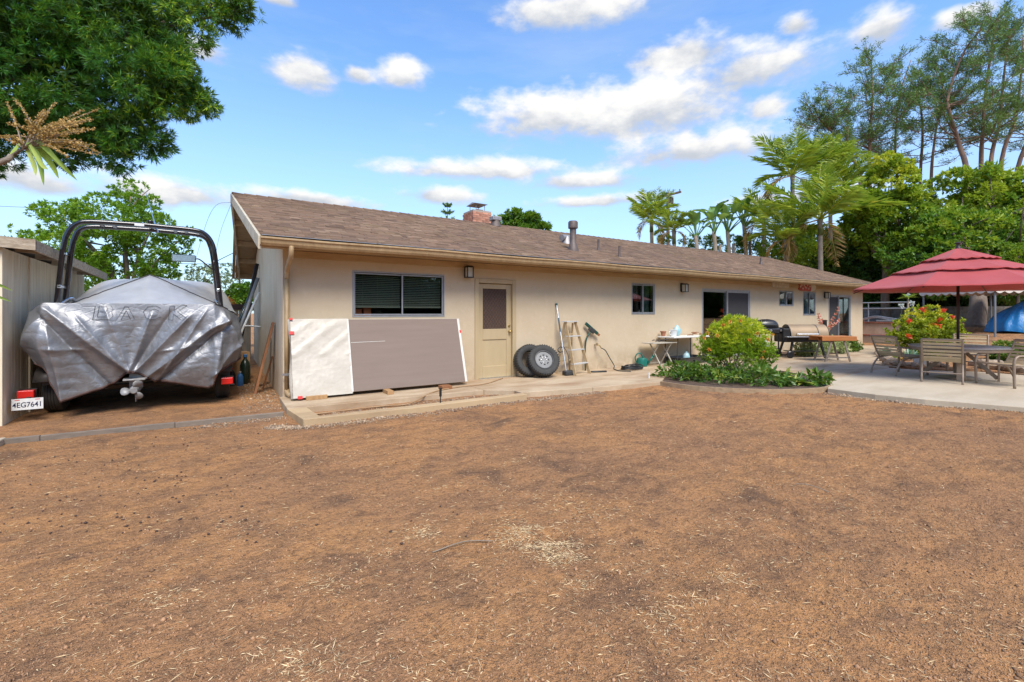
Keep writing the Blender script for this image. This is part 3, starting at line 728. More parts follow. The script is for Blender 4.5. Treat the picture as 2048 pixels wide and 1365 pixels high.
# ---------------------------------------------------------------- boat, trailer, cover, shed
mat('rubber', (.030, .029, .028), .78, col2=(.05, .047, .043), scale=9, bump=.15, bscale=50)
mat('trailer_steel', (.022, .020, .020), .5, .3, col2=(.05, .038, .03), scale=8)
mat('gelcoat', (.07, .075, .085), .18, col2=(.05, .055, .065), coat=.5); mat('gelcoat_white', (.72, .72, .70), .3, col2=(.62, .62, .6))
mat('tower_black', (.010, .010, .014), .16, .2, col2=(.016, .016, .02), coat=.6)
mat('chrome', (.72, .72, .74), .16, 1.0, col2=(.6, .6, .62))
mat('red_lens', (.62, .015, .012), .22, col2=(.50, .012, .01), coat=.4)
mat('plate_white', (.60, .60, .57), .4, col2=(.70, .70, .68), scale=20); mat('plate_blue', (.015, .02, .06), .5); mat('plate_red', (.55, .03, .03), .5)
mat('drive_grey', (.33, .32, .31), .5, .2, col2=(.2, .19, .18), scale=14)
mat('hem_brown', (.085, .045, .034), .7, col2=(.06, .03, .024)); mat('marker_ink', (.04, .04, .045), .6)
def f_tarp(t, p, v):
    n = t.noise(v, 5, 6, .6); vo = t.n('ShaderNodeTexVoronoi'); vo.feature = 'DISTANCE_TO_EDGE'; vo.inputs['Scale'].default_value = 7
    t.l(t.scl(v, (1, 1, 1.3)), vo.inputs['Vector']); cr = t.noise(v, 16, 7, .7, 1.2); d_ = t.noise(v, 1.4, 5, .6)
    c = t.mix(t.mr(n, .35, .7), (.27, .27, .28), (.185, .187, .195)); c = t.mix(t.mr(d_, .56, .75, 0, .45), c, (.22, .205, .19))
    t.l(c, p.inputs['Base Color']); p.inputs['Metallic'].default_value = .5; p.inputs['Roughness'].default_value = .44
    h = t.m('ADD', t.mr(vo.outputs['Distance'], 0, .10, 0, .5), t.m('MULTIPLY', cr, 1.0)); bump(t, p, h, .26, .010)
custom('tarp_silver', f_tarp)
mat('tarp_top_lit', (.52, .52, .53), .5, .35, col2=(.42, .42, .43), scale=4, bump=.12, bscale=14)  # lighter than the skirt of the same tarp: sky light put into the colour
BCX = -1.06
# ---- trailer
tr = thing('boat_trailer', 'black tandem boat trailer under the covered boat', 'trailer', (BCX, 1.2, GZ))
mb = MB()
for x in (BCX - .62, BCX + .62): mb.bar((x, .62, .36), (x, 6.2, .36), .07, .12)
for y in (.75, 2.2, 4.0, 5.6): mb.bar((BCX - .66, y, .27), (BCX + .66, y, .27), .08, .06)
mb.bar((BCX - .62, 6.2, .36), (BCX, 7.9, .36), .07, .1); mb.bar((BCX + .62, 6.2, .36), (BCX, 7.9, .36), .07, .1)
mb.bar((BCX, 7.7, .30), (BCX, 7.7, GZ), .05, .05)
mb.build('frame', 'trailer_steel', tr, bevel=.006)
for y in (1.05, 1.85): MB().tube([(BCX - 1.0, y, .24), (BCX + 1.0, y, .24)], .035, 10).build('axle', 'trailer_steel', tr)
for x in (BCX - .55, BCX + .55):
    MB().bar((x, .55, .47), (x, 5.6, .50), .12, .07).build('bunk', 'hem_brown', tr, bevel=.01)
    for y in (.8, 2.3, 4.2): MB().box(x - .03, x + .03, y - .03, y + .03, .42, .45).build('bunk_bracket', 'trailer_steel', tr)
def tyre_mb(rad, w, rim, tread=28):
    mb = MB(); k = w / 2
    mb.lathe([(rim, -k * .72), (rim + .03, -k * .92), (rad - .055, -k), (rad - .018, -k * .9), (rad - .002, -k * .66), (rad, -k * .62), (rad, -k * .34), (rad - .009, -k * .32), (rad - .009, -k * .26), (rad, -k * .24),
              (rad, -k * .05), (rad - .009, -k * .03), (rad - .009, k * .03), (rad, k * .05), (rad, k * .24), (rad - .009, k * .26), (rad - .009, k * .32), (rad, k * .34), (rad, k * .62), (rad - .002, k * .66), (rad - .018, k * .9), (rad - .055, k), (rim + .03, k * .92), (rim, k * .72)], 48, True)
    return mb
for x, s in ((BCX - 1.06, -1), (BCX + 1.06, 1)):
    for y in (1.05, 1.85):
        M_ = Matrix.Translation((x, y, GZ + .335)) @ Matrix.Rotation(R(90), 4, 'Y')
        w_ = thing_part = MB(); mb = tyre_mb(.335, .215, .19); mb2 = MB(); mb2.m = M_; mb2.add(mb.v, mb.f); wh = smooth_angle(mb2.build('wheel', 'rubber', tr), 30)
        mb2 = MB(); mb2.m = M_; mb2.lathe([(.19, -.075), (.185, .05 * s), (.12, .03 * s), (.06, .06 * s), (0, .06 * s)], 24); smooth_angle(mb2.build('rim', 'galvanised', wh))
    # fender: arched sheet over both wheels
    pts = [(.52, .42), (.62, .56), (.85, .665), (1.45, .68), (2.05, .665), (2.28, .56), (2.38, .42)]
    mb = MB(); k = len(pts); vs = [(x - .14, y, z) for y, z in pts] + [(x + .14, y, z) for y, z in pts]; mb.add(vs, [(i, i + 1, k + i + 1, k + i) for i in range(k - 1)])
    mb.build('fender', 'trailer_steel', tr, solid=.012, smooth=True)
    MB().bar((BCX + s * .6, .62, .40), (x + s * .06, .60, .40), .05, .06).build('light_bar', 'trailer_steel', tr)
    c = W(52 if s < 0 else 454, 789 if s < 0 else 762, .45)
    lb = MB().box(c.x - .085, c.x + .085, .42, .50, c.z - .055, c.z + .055).build('tail_light', 'red_lens', tr, bevel=.012)
    MB().box(c.x - .092, c.x + .092, .5005, .60, c.z - .062, c.z + .062).build('housing', 'trailer_steel', lb)
# licence plate
pc = W(55, 808.5, .36); pw, ph = .312, .155
pl = MB().box(pc.x - pw / 2, pc.x + pw / 2, .36, .363, pc.z - ph / 2, pc.z + ph / 2).build('licence_plate', 'plate_white', tr, bevel=.001); pl['label'] = 'white licence plate reading 4EG7641'
MB().box(pc.x - .02, pc.x + .02, .364, .60, pc.z - .02, pc.z + .09).build('plate_bracket', 'trailer_steel', pl)
def text_mesh(name, body, size, M_, m, parent, align='CENTER', ext=.0006, off=0.0):
    cu = bpy.data.curves.new(name, 'FONT'); cu.body = body; cu.size = size; cu.align_x = align; cu.align_y = 'CENTER'; cu.extrude = ext; cu.offset = off
    o = bpy.data.objects.new(name + '_tmp', cu); COL.objects.link(o); dg = bpy.context.evaluated_depsgraph_get(); dg.update()
    me = bpy.data.meshes.new_from_object(o.evaluated_get(dg)); COL.objects.unlink(o); bpy.data.objects.remove(o); me.transform(M_); me.materials.clear(); me.materials.append(MATS[m])
    q = bpy.data.objects.new(name, me); return link(q, parent)
text_mesh('plate_number', '4EG7641', .098, Matrix.Translation((pc.x, .3592, pc.z - .012)) @ Matrix.Rotation(R(90), 4, 'X') @ Matrix.Diagonal((.80, 1, 1, 1)), 'plate_blue', pl, off=.0012)
MB().box(pc.x - .125, pc.x - .075, .3588, .3598, pc.z + .055, pc.z + .064).build('sticker', 'plate_red', pl); MB().box(pc.x + .075, pc.x + .125, .3588, .3598, pc.z + .055, pc.z + .064).build('sticker', 'plate_red', pl)

# ---- boat
boat = thing('motor_boat', 'motor boat with black wake tower and mirror standing on its trailer', 'boat', (BCX, 1.2, .5))
st = [(.62, 1.16, .56, 1.40), (1.5, 1.20, .55, 1.42), (3.0, 1.21, .54, 1.44), (4.6, 1.12, .56, 1.48), (5.7, .86, .66, 1.52), (6.5, .48, .86, 1.56), (7.0, .05, 1.25, 1.58)]
mb = MB(); ring = []
for (y, hw, zk, zg) in st:
    prof = [(-hw, zg), (-hw * 1.0, zg - .28), (-hw * .92, zk + .30), (-hw * .5, zk + .14), (0, zk), (hw * .5, zk + .14), (hw * .92, zk + .30), (hw, zg - .28), (hw, zg)]
    ring.append([(BCX + x, y, z) for x, z in prof])
k = 9; vs = [p for r_ in ring for p in r_]; fs = [(i * k + j, i * k + j + 1, (i + 1) * k + j + 1, (i + 1) * k + j) for i in range(len(st) - 1) for j in range(k - 1)]
fs.append(tuple(range(k))); fs += [(i * k, (i + 1) * k, (i + 1) * k + k - 1, i * k + k - 1) for i in range(len(st) - 1)]
mb.add(vs, fs); smooth_angle(mb.build('hull', 'gelcoat', boat), 30)
MB().prism([(BCX - .85, .46), (BCX + .85, .46), (BCX + .95, .615), (BCX - .95, .615)], .80, .845).build('swim_platform', 'gelcoat_white', boat, bevel=.015)
for hy, ins in ((.84, 0), (1.10, .035)):
    hoop = spline([(-2.11 + ins, hy + .06, 1.36), (-2.065 + ins, hy + .04, 1.85), (-2.01 + ins, hy, 2.38), (-1.965 + ins, hy, 2.60), (-1.87, hy, 2.745 - ins), (-1.72, hy, 2.80 - ins), (-1.30, hy, 2.815 - ins), (BCX, hy, 2.82 - ins)], 6)
    pts = hoop + [Vector((2 * BCX - p.x, p.y, p.z)) for p in hoop[::-1][1:]]
    MB().tube(pts, .036, 12).build('tower_hoop', 'tower_black', boat, smooth=True)
for sx in (-1, 1):
    for x, z in ((-2.01, 2.30), (-2.055, 1.80), (-1.6, 2.80), (-1.45, 2.80)):
        X_ = x if sx < 0 else 2 * BCX - x
        if z > 2.5: MB().bar((X_, .84, z), (X_, 1.10, z - .03), .05, .03).build('tower_clamp', 'tower_black', boat, bevel=.006)
        else: MB().bar((X_, .82, z), (X_, 1.12, z), .045, .05).build('tower_clamp', 'chrome', boat, bevel=.01)
    X_ = -2.10 if sx < 0 else 2 * BCX + 2.10
    mb = MB(); mb.tube(spline([(X_, .92, 1.50), (X_ - sx * .06, 1.1, 1.60), (X_ - sx * .10, 1.35, 1.62), (X_ - sx * .10, 1.5, 1.38)], 4), .024, 8); mb.build('tower_foot', 'chrome', boat, smooth=True)
MB().box(-1.18, -1.06, .80, .805, 2.79, 2.835).build('decal', 'gelcoat_white', boat)
mb = MB(); mb.m = Matrix.Translation((-1.00, .97, 2.80)); mb.lathe([(.035, 0), (.045, .03), (.03, .05), (.03, .085), (.045, .09), (.045, .115), (.0, .125)], 14); mb.build('anchor_light', 'tower_black', boat, smooth=True)
mb = MB(); mb.tube([(-.92, 1.0, 2.78), (-1.10, 1.35, 3.45)], [.010, .004], 6); mb.tube([(-.905, .99, 2.74), (-.95, 1.06, 2.9)], .016, 6); mb.build('antenna', 'chrome', boat)
a0 = Vector((-.10, .95, 2.12)); mc = W(368, 517, .85)
mb = MB(); mb.tube(spline([a0, a0 + Vector((-.08, -.04, .06)), (mc.x + .22, .87, mc.z - .01), (mc.x + .15, .86, mc.z)], 5), .011, 7); mb.build('mirror_arm', 'tower_black', boat, smooth=True)
mir = MB().box(mc.x - .165, mc.x + .165, .83, .87, mc.z - .06, mc.z + .06).build('mirror', 'tower_black', boat, bevel=.018, seg=3)
MB().box(mc.x - .155, mc.x + .155, .8275, .8295, mc.z - .05, mc.z + .05).build('mirror_glass', 'chrome', mir)
# stern drive
od = MB(); od.box(-1.19, -1.03, .34, .60, .50, .92); oc = od.build('stern_drive', 'drive_grey', boat, bevel=.05, seg=3)
mb = MB(); mb.prism([(-1.24, .20), (-.98, .20), (-.96, .42), (-1.02, .62), (-1.20, .62), (-1.26, .42)], .40, .425); mb.build('cavitation_plate', 'drive_grey', oc, bevel=.008)
mb = MB(); mb.tube([(-1.11, .16, .26), (-1.11, .22, .26), (-1.11, .45, .26), (-1.11, .62, .26)], [.045, .058, .062, .02], 14); mb.bar((-1.11, .42, .5), (-1.11, .42, .27), .06, .16); mb.add([(-1.12, .34, .2), (-1.10, .34, .2), (-1.10, .52, .2), (-1.12, .52, .2), (-1.115, .36, .06), (-1.105, .36, .06), (-1.105, .44, .06), (-1.115, .44, .06)], [(0, 1, 2, 3), (4, 5, 6, 7), (0, 1, 5, 4), (1, 2, 6, 5), (2, 3, 7, 6), (3, 0, 4, 7)])
mb.build('lower_unit', 'drive_grey', oc, smooth=False, bevel=.01)
mb = MB()
for k in range(3):
    a_ = k * 2.094 + .4; mb.m = Matrix.Translation((-1.11, .19, .26)) @ Matrix.Rotation(a_, 4, 'Y')
    bl_ = [(-.02, -.03, .045), (.02, .03, .045), (.045, .034, .075), (.058, .032, .105), (.052, .022, .135), (.03, .008, .152), (-.005, -.012, .155), (-.035, -.03, .14), (-.048, -.042, .11), (-.042, -.044, .075)]; mb.add(bl_ + [(0, 0, .1)], [(i, (i + 1) % 10, 10) for i in range(10)])
mb.build('propeller', 'drive_grey', oc, solid=.007, smooth=True)

# ---- cover: stern skirt with gathered folds, and the top
cov = thing('boat_cover', 'wrinkled silver tarp marked BACK draped over the motor boat', 'boat cover', (BCX, 1.2, .2))
def XZ(px, py, Y=.28): p = W(px, py, Y); return p.x, p.z
# stations of the skirt: x, y, top z, bottom z
stn = [(-1.75, 7.0, 1.42, .98), (-2.28, 4.6, 1.40, .80), (-2.30, 2.2, 1.40, .74), (-2.325, 1.0, 1.38, .70), (-2.30, .52, 1.40, .69)]
for px, bt in ((66, 738), (85, 752), (102, 775), (120, 803), (140, 797), (175, 786), (205, 776), (228, 766), (245, 752), (258, 742), (270, 746), (290, 755), (308, 764), (330, 763), (362, 768), (395, 774), (417, 776), (428, 768)):
    x, z = XZ(px, bt); f = 1 if 85 <= px else .5
    y_ = .28 + (.10 if px in (66,) else 0); stn.append((x, y_, 1.545 if px > 70 else 1.48, z))
x, z = XZ(440, 745); stn.append((x, .33, 1.53, z)); x, z = XZ(458, 733, .4); stn.append((x, .42, 1.44, z)); x, z = XZ(474, 722, .55); stn.append((x, .60, 1.36, z))
stn += [(.235, 1.0, 1.36, .66), (.22, 2.2, 1.38, .70), (.20, 4.6, 1.40, .80), (-.36, 7.0, 1.42, .98)]
S_ = np.array(stn); seg = np.r_[0, np.cumsum(np.maximum(.02, np.linalg.norm(np.diff(S_[:, :2], axis=0), axis=1)))]
NU, NV = 330, 90; uu = np.concatenate([np.linspace(0, seg[4], 40)[:-1], np.linspace(seg[4], seg[-5], NU - 80), np.linspace(seg[-5], seg[-1], 42)[1:]]); NU = len(uu)
TX = np.stack([np.interp(uu, seg, S_[:, i]) for i in range(4)], 1)
vv = np.linspace(0, 1, NV); bul = np.sin(vv * math.pi)
nrm = np.gradient(TX[:, :2], axis=0); nrm = np.stack([nrm[:, 1], -nrm[:, 0]], 1); ker = np.ones(9) / 9
nrm = np.stack([np.convolve(np.pad(nrm[:, i], 4, 'edge'), ker, 'valid') for i in range(2)], 1); nrm = nrm / np.maximum(np.linalg.norm(nrm, axis=1, keepdims=True), 1e-6)
GX = np.repeat(TX[:, 0:1], NV, 1); GY = np.repeat(TX[:, 1:2], NV, 1); GZt = TX[:, 2:3] + (TX[:, 3:4] - TX[:, 2:3]) * vv[None]
def ridge(x0, z0, x1, z1, amp, w, asym=1.0, X=None, Z=None):
    dx, dz = x1 - x0, z1 - z0; L_ = math.hypot(dx, dz); t = ((X - x0) * dx + (Z - z0) * dz) / L_; s = ((X - x0) * -dz + (Z - z0) * dx) / L_
    tt = np.clip(t / L_, 0, 1); wl = np.where(s > 0, w * asym, w) * (.55 + .6 * np.sin(np.clip(tt, .02, 1) * math.pi)); along = np.exp(-np.maximum(0, -t) ** 2 / .01) * np.exp(-np.maximum(0, t - L_) ** 2 / .01)
    return amp * np.exp(-(np.abs(s) / wl) ** 1.25) * along
Dn = np.zeros_like(GX)
for (a, b, c, d_, amp, w, asy) in [(86, 613, 256, 742, .105, .055, 3.2), (86, 640, 215, 772, -.075, .07, 1), (88, 614, 122, 800, .06, .05, 2.0), (52, 690, 78, 640, .05, .05, 1), (300, 640, 262, 740, .06, .05, 1.4), (340, 628, 266, 738, -.04, .05, 1), (372, 640, 276, 738, .055, .04, 1.6),
                                 (448, 655, 318, 762, -.07, .035, 2.0), (446, 640, 300, 750, .06, .05, 1.2), (446, 612, 424, 772, .095, .05, 1.8), (410, 625, 336, 735, .035, .03, 1), (212, 622, 258, 736, .045, .05, 2), (160, 640, 250, 738, .03, .04, 1),
                                 (470, 690, 430, 745, .05, .05, 1), (455, 640, 472, 720, .04, .04, 1), (395, 690, 340, 700, .025, .03, 1), (420, 668, 345, 730, -.03, .03, 1), (150, 700, 105, 700, .03, .04, 1)]:
    x0, z0 = XZ(a, b); x1, z1 = XZ(c, d_); amp *= 1.12; Dn += ridge(x0, z0, x1, z1, amp, w, asy, GX, GZt)
lump = lambda s, sd_: vnoise(GX * 1.0 + GY * 1.1, GZt, s, sd_)
cr1 = np.abs(lump(.16, 5)) * .5 + np.abs(lump(.075, 6)) * .28 + np.abs(lump(.034, 7)) * .13
wgt = np.clip(vv * 4, 0, 1)[None]; Dn = Dn * np.clip(vv * 5, 0, 1)[None] + (cr1 * .043 + lump(.45, 8) * .10) * wgt
Dn = Dn + .05 * bul[None] - .06 * (vv[None] ** 2) * np.where(GY < .7, 1, .2)
Dn = np.where(GY > 1.3, Dn * .5, Dn)
CX_ = GX + nrm[:, 0:1] * Dn; CY_ = GY + nrm[:, 1:2] * Dn; CZ_ = GZt + .012 * lump(.2, 9) * wgt
ci = np.arange(NU * NV).reshape(NU, NV)
cF = np.stack([ci[:-1, :-1], ci[1:, :-1], ci[1:, 1:], ci[:-1, 1:]], -1).reshape(-1, 4)
sk = np_mesh('skirt', np.stack([CX_, CY_, CZ_], -1).reshape(-1, 3), cF, 'tarp_silver', cov, smooth=True)
mb = MB(); vs = []
for i in range(NU):
    o_ = nrm[i] * .006; b0 = Vector((CX_[i, -1] + o_[0], CY_[i, -1] + o_[1], CZ_[i, -1])); b1 = Vector((CX_[i, -4] + o_[0], CY_[i, -4] + o_[1], CZ_[i, -4])); dn = (b0 - b1).normalized()
    vs += [b0 - dn * .02, b0 + dn * .022]
mb.add(vs, [(2 * i, 2 * i + 2, 2 * i + 3, 2 * i + 1) for i in range(NU - 1)]); mb.build('hem', 'hem_brown', cov, smooth=True, solid=.006)
# top sheet
ys = np.concatenate([np.linspace(.28, 1.3, 22), np.linspace(1.38, 3.0, 24)[0:], np.linspace(3.2, 7.0, 20)]); ns = 71; ss = np.linspace(-1, 1, ns)
eL = lambda y: np.interp(y, [.28, .5, 1.0, 2.2, 4.6, 7.0], [-2.075, -2.23, -2.325, -2.30, -2.28, -1.75]); eR = lambda y: np.interp(y, [.28, .6, 1.0, 2.2, 4.6, 7.0], [-.03, .14, .235, .22, .20, -.36])
ez = lambda y: np.interp(y, [.28, .5, 1.0, 2.2, 7.0], [1.545, 1.45, 1.38, 1.40, 1.42]); cz_ = lambda y: np.interp(y, [.28, 1.3, 1.45, 2.2, 3.0, 4.2, 7.0], [1.548, 2.04, 2.04, 2.02, 2.06, 1.86, 1.5])
pe = lambda y: np.interp(y, [.28, 1.3, 2.0, 3.0, 7], [1.05, 1.05, 2.6, 7, 3])
TP = []
for y in ys:
    m_ = np.abs(ss) ** pe(y); s2 = np.where(np.abs(ss) > .93, 0, 0)
    x = eL(y) + (eR(y) - eL(y)) * (ss + 1) / 2; z = ez(y) + (cz_(y) - ez(y)) * (1 - m_)
    z = z + .025 * vnoise(x, x * 0 + y, .4, 11) + .010 * np.abs(vnoise(x, x * 0 + y, .12, 12)) * 2
    z = np.where(np.abs(ss) > .995, ez(y), z)
    if y < .285: z = ez(y) + 0 * z
    TP.append(np.stack([x, x * 0 + y, z], 1))
TP = np.array(TP); ti = np.arange(len(ys) * ns).reshape(len(ys), ns); np_mesh('top_sheet', TP.reshape(-1, 3), np.stack([ti[:-1, :-1], ti[:-1, 1:], ti[1:, 1:], ti[1:, :-1]], -1).reshape(-1, 4), 'tarp_top_lit', cov, smooth=True)
k = int(np.argmin(np.abs(ys - 1.3))); MB().tube([TP[k, j] + np.array([0, 0, .008]) for j in range(4, ns - 4)], .009, 6).build('support_seam', 'marker_ink', cov)
# BACK, drawn in outline with a marker
def on_cover(x, z):
    i = int(np.argmin(np.where((TX[:, 1] < .5), np.abs(TX[:, 0] - x), 9))); j = int(np.argmin(np.abs(CZ_[i] - z))); j = max(1, j)
    return Vector((x, CY_[max(0, i - 1):i + 2, j - 1:j + 2].min() - .008, z))
def stroke(mb, pts):
    P_ = []
    for (a, b), (c, d_) in zip(pts, pts[1:]):
        n = max(2, int(math.hypot(c - a, d_ - b) / 1.5))
        for q in range(n): x, z = XZ(a + (c - a) * q / n, b + (d_ - b) * q / n); P_.append(on_cover(x, z))
    x, z = XZ(*pts[-1]); P_.append(on_cover(x, z)); mb.tube(P_, .0024, 4)
lets = [[[(191, 612), (187, 640), (204, 639)], [(199, 612), (196, 634), (212, 634), (216, 629), (212, 624), (200, 623)], [(202, 613), (214, 613), (217, 618), (213, 623)], [(204, 639), (222, 639), (228, 632), (224, 624), (227, 618), (222, 611)]],
        [[(235, 640), (250, 613), (256, 613), (270, 638)], [(243, 640), (253, 621), (262, 639)], [(247, 632), (259, 632)]],
        [[(322, 617), (312, 612), (296, 614), (287, 624), (292, 636), (308, 640), (322, 634)], [(318, 622), (308, 618), (298, 624), (302, 632), (316, 630)]],
        [[(340, 613), (337, 640), (346, 640), (347, 628), (362, 639), (376, 638), (355, 624), (374, 611), (362, 611), (348, 622), (349, 612), (340, 613)]]]
mb = MB()
for L_ in lets:
    for s_ in L_: stroke(mb, s_)
mb.build('lettering', 'marker_ink', cov)['label'] = 'BACK lettered in black outline on the stern of the cover'

# ---------------------------------------------------------------- shed
mat('siding', (.80, .70, .52), .75, col2=(.60, .49, .34), scale=3, stretch=(1, 4, .4), bump=.15, bscale=50, rnd=.06, world_co=True)
mat('weathered_fascia', (.50, .42, .31), .85, col2=(.25, .18, .12), scale=7, stretch=(1, 2, 4), bump=.5, bscale=25, world_co=True)
mat('shed_roof', (.30, .25, .20), .95, col2=(.2, .16, .13), scale=6, bump=.3)
SX, SY0, SY1 = -2.47, .28, 4.5
shed = thing('shed', 'weathered cream shed with vertical board siding and peeling fascia', 'shed', (-4, 2.4, GZ))
szt = lambda y: 2.27 - (y - .28) * .02
y = SY0 + .02; k = 0
while y < SY1 - .05:
    if abs(y - 1.20) < .08: y = 1.325
    MB().box(SX - .02, SX + random.uniform(-.001, .002), y, y + .112, GZ - .03, szt(y)).build('siding_board', 'siding', shed, bevel=.003); y += .117
MB().box(SX - .035, SX + .022, 1.19, 1.315, GZ - .03, 2.24).build('post', 'siding', shed, bevel=.004)
MB().box(SX - .12, SX + .015, SY0 - .10, SY0 + .015, GZ - .03, 2.27).build('post', 'siding', shed, bevel=.006)
x = SX - .125; 
for k in range(14): MB().box(x - .2, x - .006, SY0 - .02, SY0, GZ - .03, 2.3).build('siding_board', 'siding', shed, bevel=.003); x -= .205
MB().box(-5.6, SX - .025, SY0 + .02, SY1, GZ - .03, 2.25).build('wall_core', 'siding', shed)
mb = MB(); e0 = -2.15; r0 = -5.8
def rz(x, y): return 2.36 - (x - e0) * -.0 + (e0 - x) * .055 - (y - .15) * .028
P_ = [(e0, .12), (e0, 4.6), (r0, 4.6), (r0, .12)]
mb.add([(x, y, rz(x, y)) for x, y in P_] + [(x, y, rz(x, y) + .03) for x, y in P_], [(3, 2, 1, 0), (4, 5, 6, 7), (0, 1, 5, 4), (1, 2, 6, 5), (2, 3, 7, 6), (3, 0, 4, 7)]); mb.build('roof', 'shed_roof', shed)
mb = MB(); mb.add([(e0, .1, rz(e0, .1) - .12), (e0 + .03, .1, rz(e0, .1) - .12), (e0 + .03, 4.6, rz(e0, 4.6) - .12), (e0, 4.6, rz(e0, 4.6) - .12), (e0, .1, rz(e0, .1) + .025), (e0 + .03, .1, rz(e0, .1) + .025), (e0 + .03, 4.6, rz(e0, 4.6) + .025), (e0, 4.6, rz(e0, 4.6) + .025)], [(3, 2, 1, 0), (4, 5, 6, 7), (0, 1, 5, 4), (1, 2, 6, 5), (2, 3, 7, 6), (3, 0, 4, 7)]); mb.build('fascia', 'weathered_fascia', shed)
mb = MB(); mb.add([(r0, .085, rz(r0, .1) - .1), (e0 + .03, .085, rz(e0, .1) - .115), (e0 + .03, .118, rz(e0, .1) - .115), (r0, .118, rz(r0, .1) - .1), (r0, .085, rz(r0, .1) + .035), (e0 + .03, .085, rz(e0, .1) + .03), (e0 + .03, .118, rz(e0, .1) + .03), (r0, .118, rz(r0, .1) + .035)], [(3, 2, 1, 0), (4, 5, 6, 7), (0, 1, 5, 4), (1, 2, 6, 5), (2, 3, 7, 6), (3, 0, 4, 7)]); mb.build('fascia', 'weathered_fascia', shed)
for y in (.6, 1.4, 2.2, 3.0, 3.8): MB().bar((SX + .024, y, rz(SX, y) - .06), (e0 - .002, y, rz(e0, y) - .06), .04, .09).build('rafter_tail', 'weathered_fascia', shed)

# ---------------------------------------------------------------- side yard
mat('curb_wood', (.17, .14, .11), .9, col2=(.26, .20, .15), scale=5, stretch=(1, 6, 3), bump=.4, bscale=30, world_co=True)
a, b = G(-260, 908, -.05), G(568, 827, -.05)
nb = 3
for k in range(nb):
    p, q = a.lerp(b, k / nb), a.lerp(b, (k + 1) / nb); q = q - (q - p).normalized() * .004
    o = MB().bar((p.x, p.y, -.095), (q.x, q.y, -.09), .045, .13).build('edging_board', 'curb_wood', bevel=.008); tag(o, 'grey weathered edging board ' + ['before the shed and the pale concrete block', 'across the dirt behind the licence plate', 'between the boat trailer and the corner of the house walk'][k], 'edging board', 'edging boards by the boat')
p = G(4, 884, -.06); o = MB().box(p.x - .40, p.x + .02, p.y - .16, p.y + .05, GZ - .03, -.02).build('concrete_block', 'concrete_pale', bevel=.012); tag(o, 'pale concrete block end beside the grey edging board', 'block')
mat('fence_paint', (.56, .44, .29), .8, col2=(.42, .31, .19), scale=4, stretch=(4, 1, .5), bump=.25, world_co=True, rnd=.1); mat('fence_white', (.70, .66, .58), .75, col2=(.55, .50, .42))
fe = thing('board_fence', 'tan board fence with white post closing the side yard', 'fence', (-.5, 9.2, GZ)); x = -2.2
while x < .80: MB().box(x, x + .17, 9.19, 9.212, GZ - .02, 1.66 + random.uniform(-.01, .02)).build('fence_board', 'fence_paint', fe, bevel=.004); x += .177
MB().box(-.42, -.24, 9.05, 9.16, GZ - .02, 1.82).build('post', 'fence_white', fe, bevel=.006); MB().box(-2.2, -.43, 9.12, 9.18, 1.45, 1.72).build('rail', 'fence_paint', fe); MB().box(-.23, .82, 9.12, 9.18, 1.52, 1.70).build('rail', 'hem_brown', fe)
mat('redwood', (.22, .085, .032), .65, col2=(.30, .13, .05), scale=3, stretch=(8, 8, .8), bump=.2, bscale=30); mat('wood_raw', (.46, .27, .12), .7, col2=(.33, .18, .075), scale=4, stretch=(8, 8, 1), bump=.15); mat('cardboard', (.42, .25, .12), .85, col2=(.35, .2, .09))
mat('pipe_grey', (.30, .31, .32), .5, .3, col2=(.2, .2, .21)); mat('pvc_white', (.74, .75, .74), .4, col2=(.6, .61, .6)); mat('bottle_dark', (.02, .035, .02), .25, coat=.4); mat('plastic_blue', (.05, .2, .5), .4); mat('plastic_yellow', (.6, .42, .03), .5)
def plank(name, foot, top, w, t, m, label, cat):
    d_ = (Vector(top) - Vector(foot)).normalized()
    o = MB().bar(foot, top, w, t, (1, 0, .0)).build(name, m, bevel=.004); tag(o, label, cat); return o
WX = HX0
plank('plank', (.50, 1.15, GZ - .01), (WX - .035, 1.30, 1.22), .19, .045, 'redwood', 'tall red-brown plank leaning on the worn end wall of the house', 'plank')
plank('plank', (.60, 2.05, GZ - .01), (WX - .03, 2.15, .92), .19, .03, 'wood_raw', 'short light brown plank leaning behind the red-brown plank', 'plank')
plank('plank', (.66, 1.62, GZ - .01), (WX - .02, 1.62, .55), .10, .025, 'redwood', 'shortest dark board leaning low between the two planks', 'plank')
for k, (y, zt, fx, r_, m, lb) in enumerate([(5.3, 1.95, .02, .03, 'pvc_white', 'white plastic pipe leaning on the end wall'), (5.5, 2.35, .05, .045, 'pipe_grey', 'thick grey metal pipe leaning on the end wall'), (5.9, 2.30, -.10, .05, 'bottle_dark', 'black pipe leaning lowest beside the grey pipes'), (5.7, 2.75, .25, .05, 'trailer_steel', 'long dark pole standing steep against the end wall')]):
    o = MB().tube([(fx, y - .1, GZ - .01), (WX - r_ - .005, y, zt)], r_, 10).build('pipe', m, smooth=True); tag(o, lb, 'pipe')
o = MB().tube(spline([(.14, 5.1, .15), (.44, 5.1, 1.24), (.48, 5.1, 1.30), (.56, 5.1, 1.31), (WX - .01, 5.1, 1.28)], 5), .02, 8).build('pipe', 'pvc_white', smooth=True); tag(o, 'thin bent white conduit reaching to the end wall', 'pipe')
o.location.z = -.15 + GZ
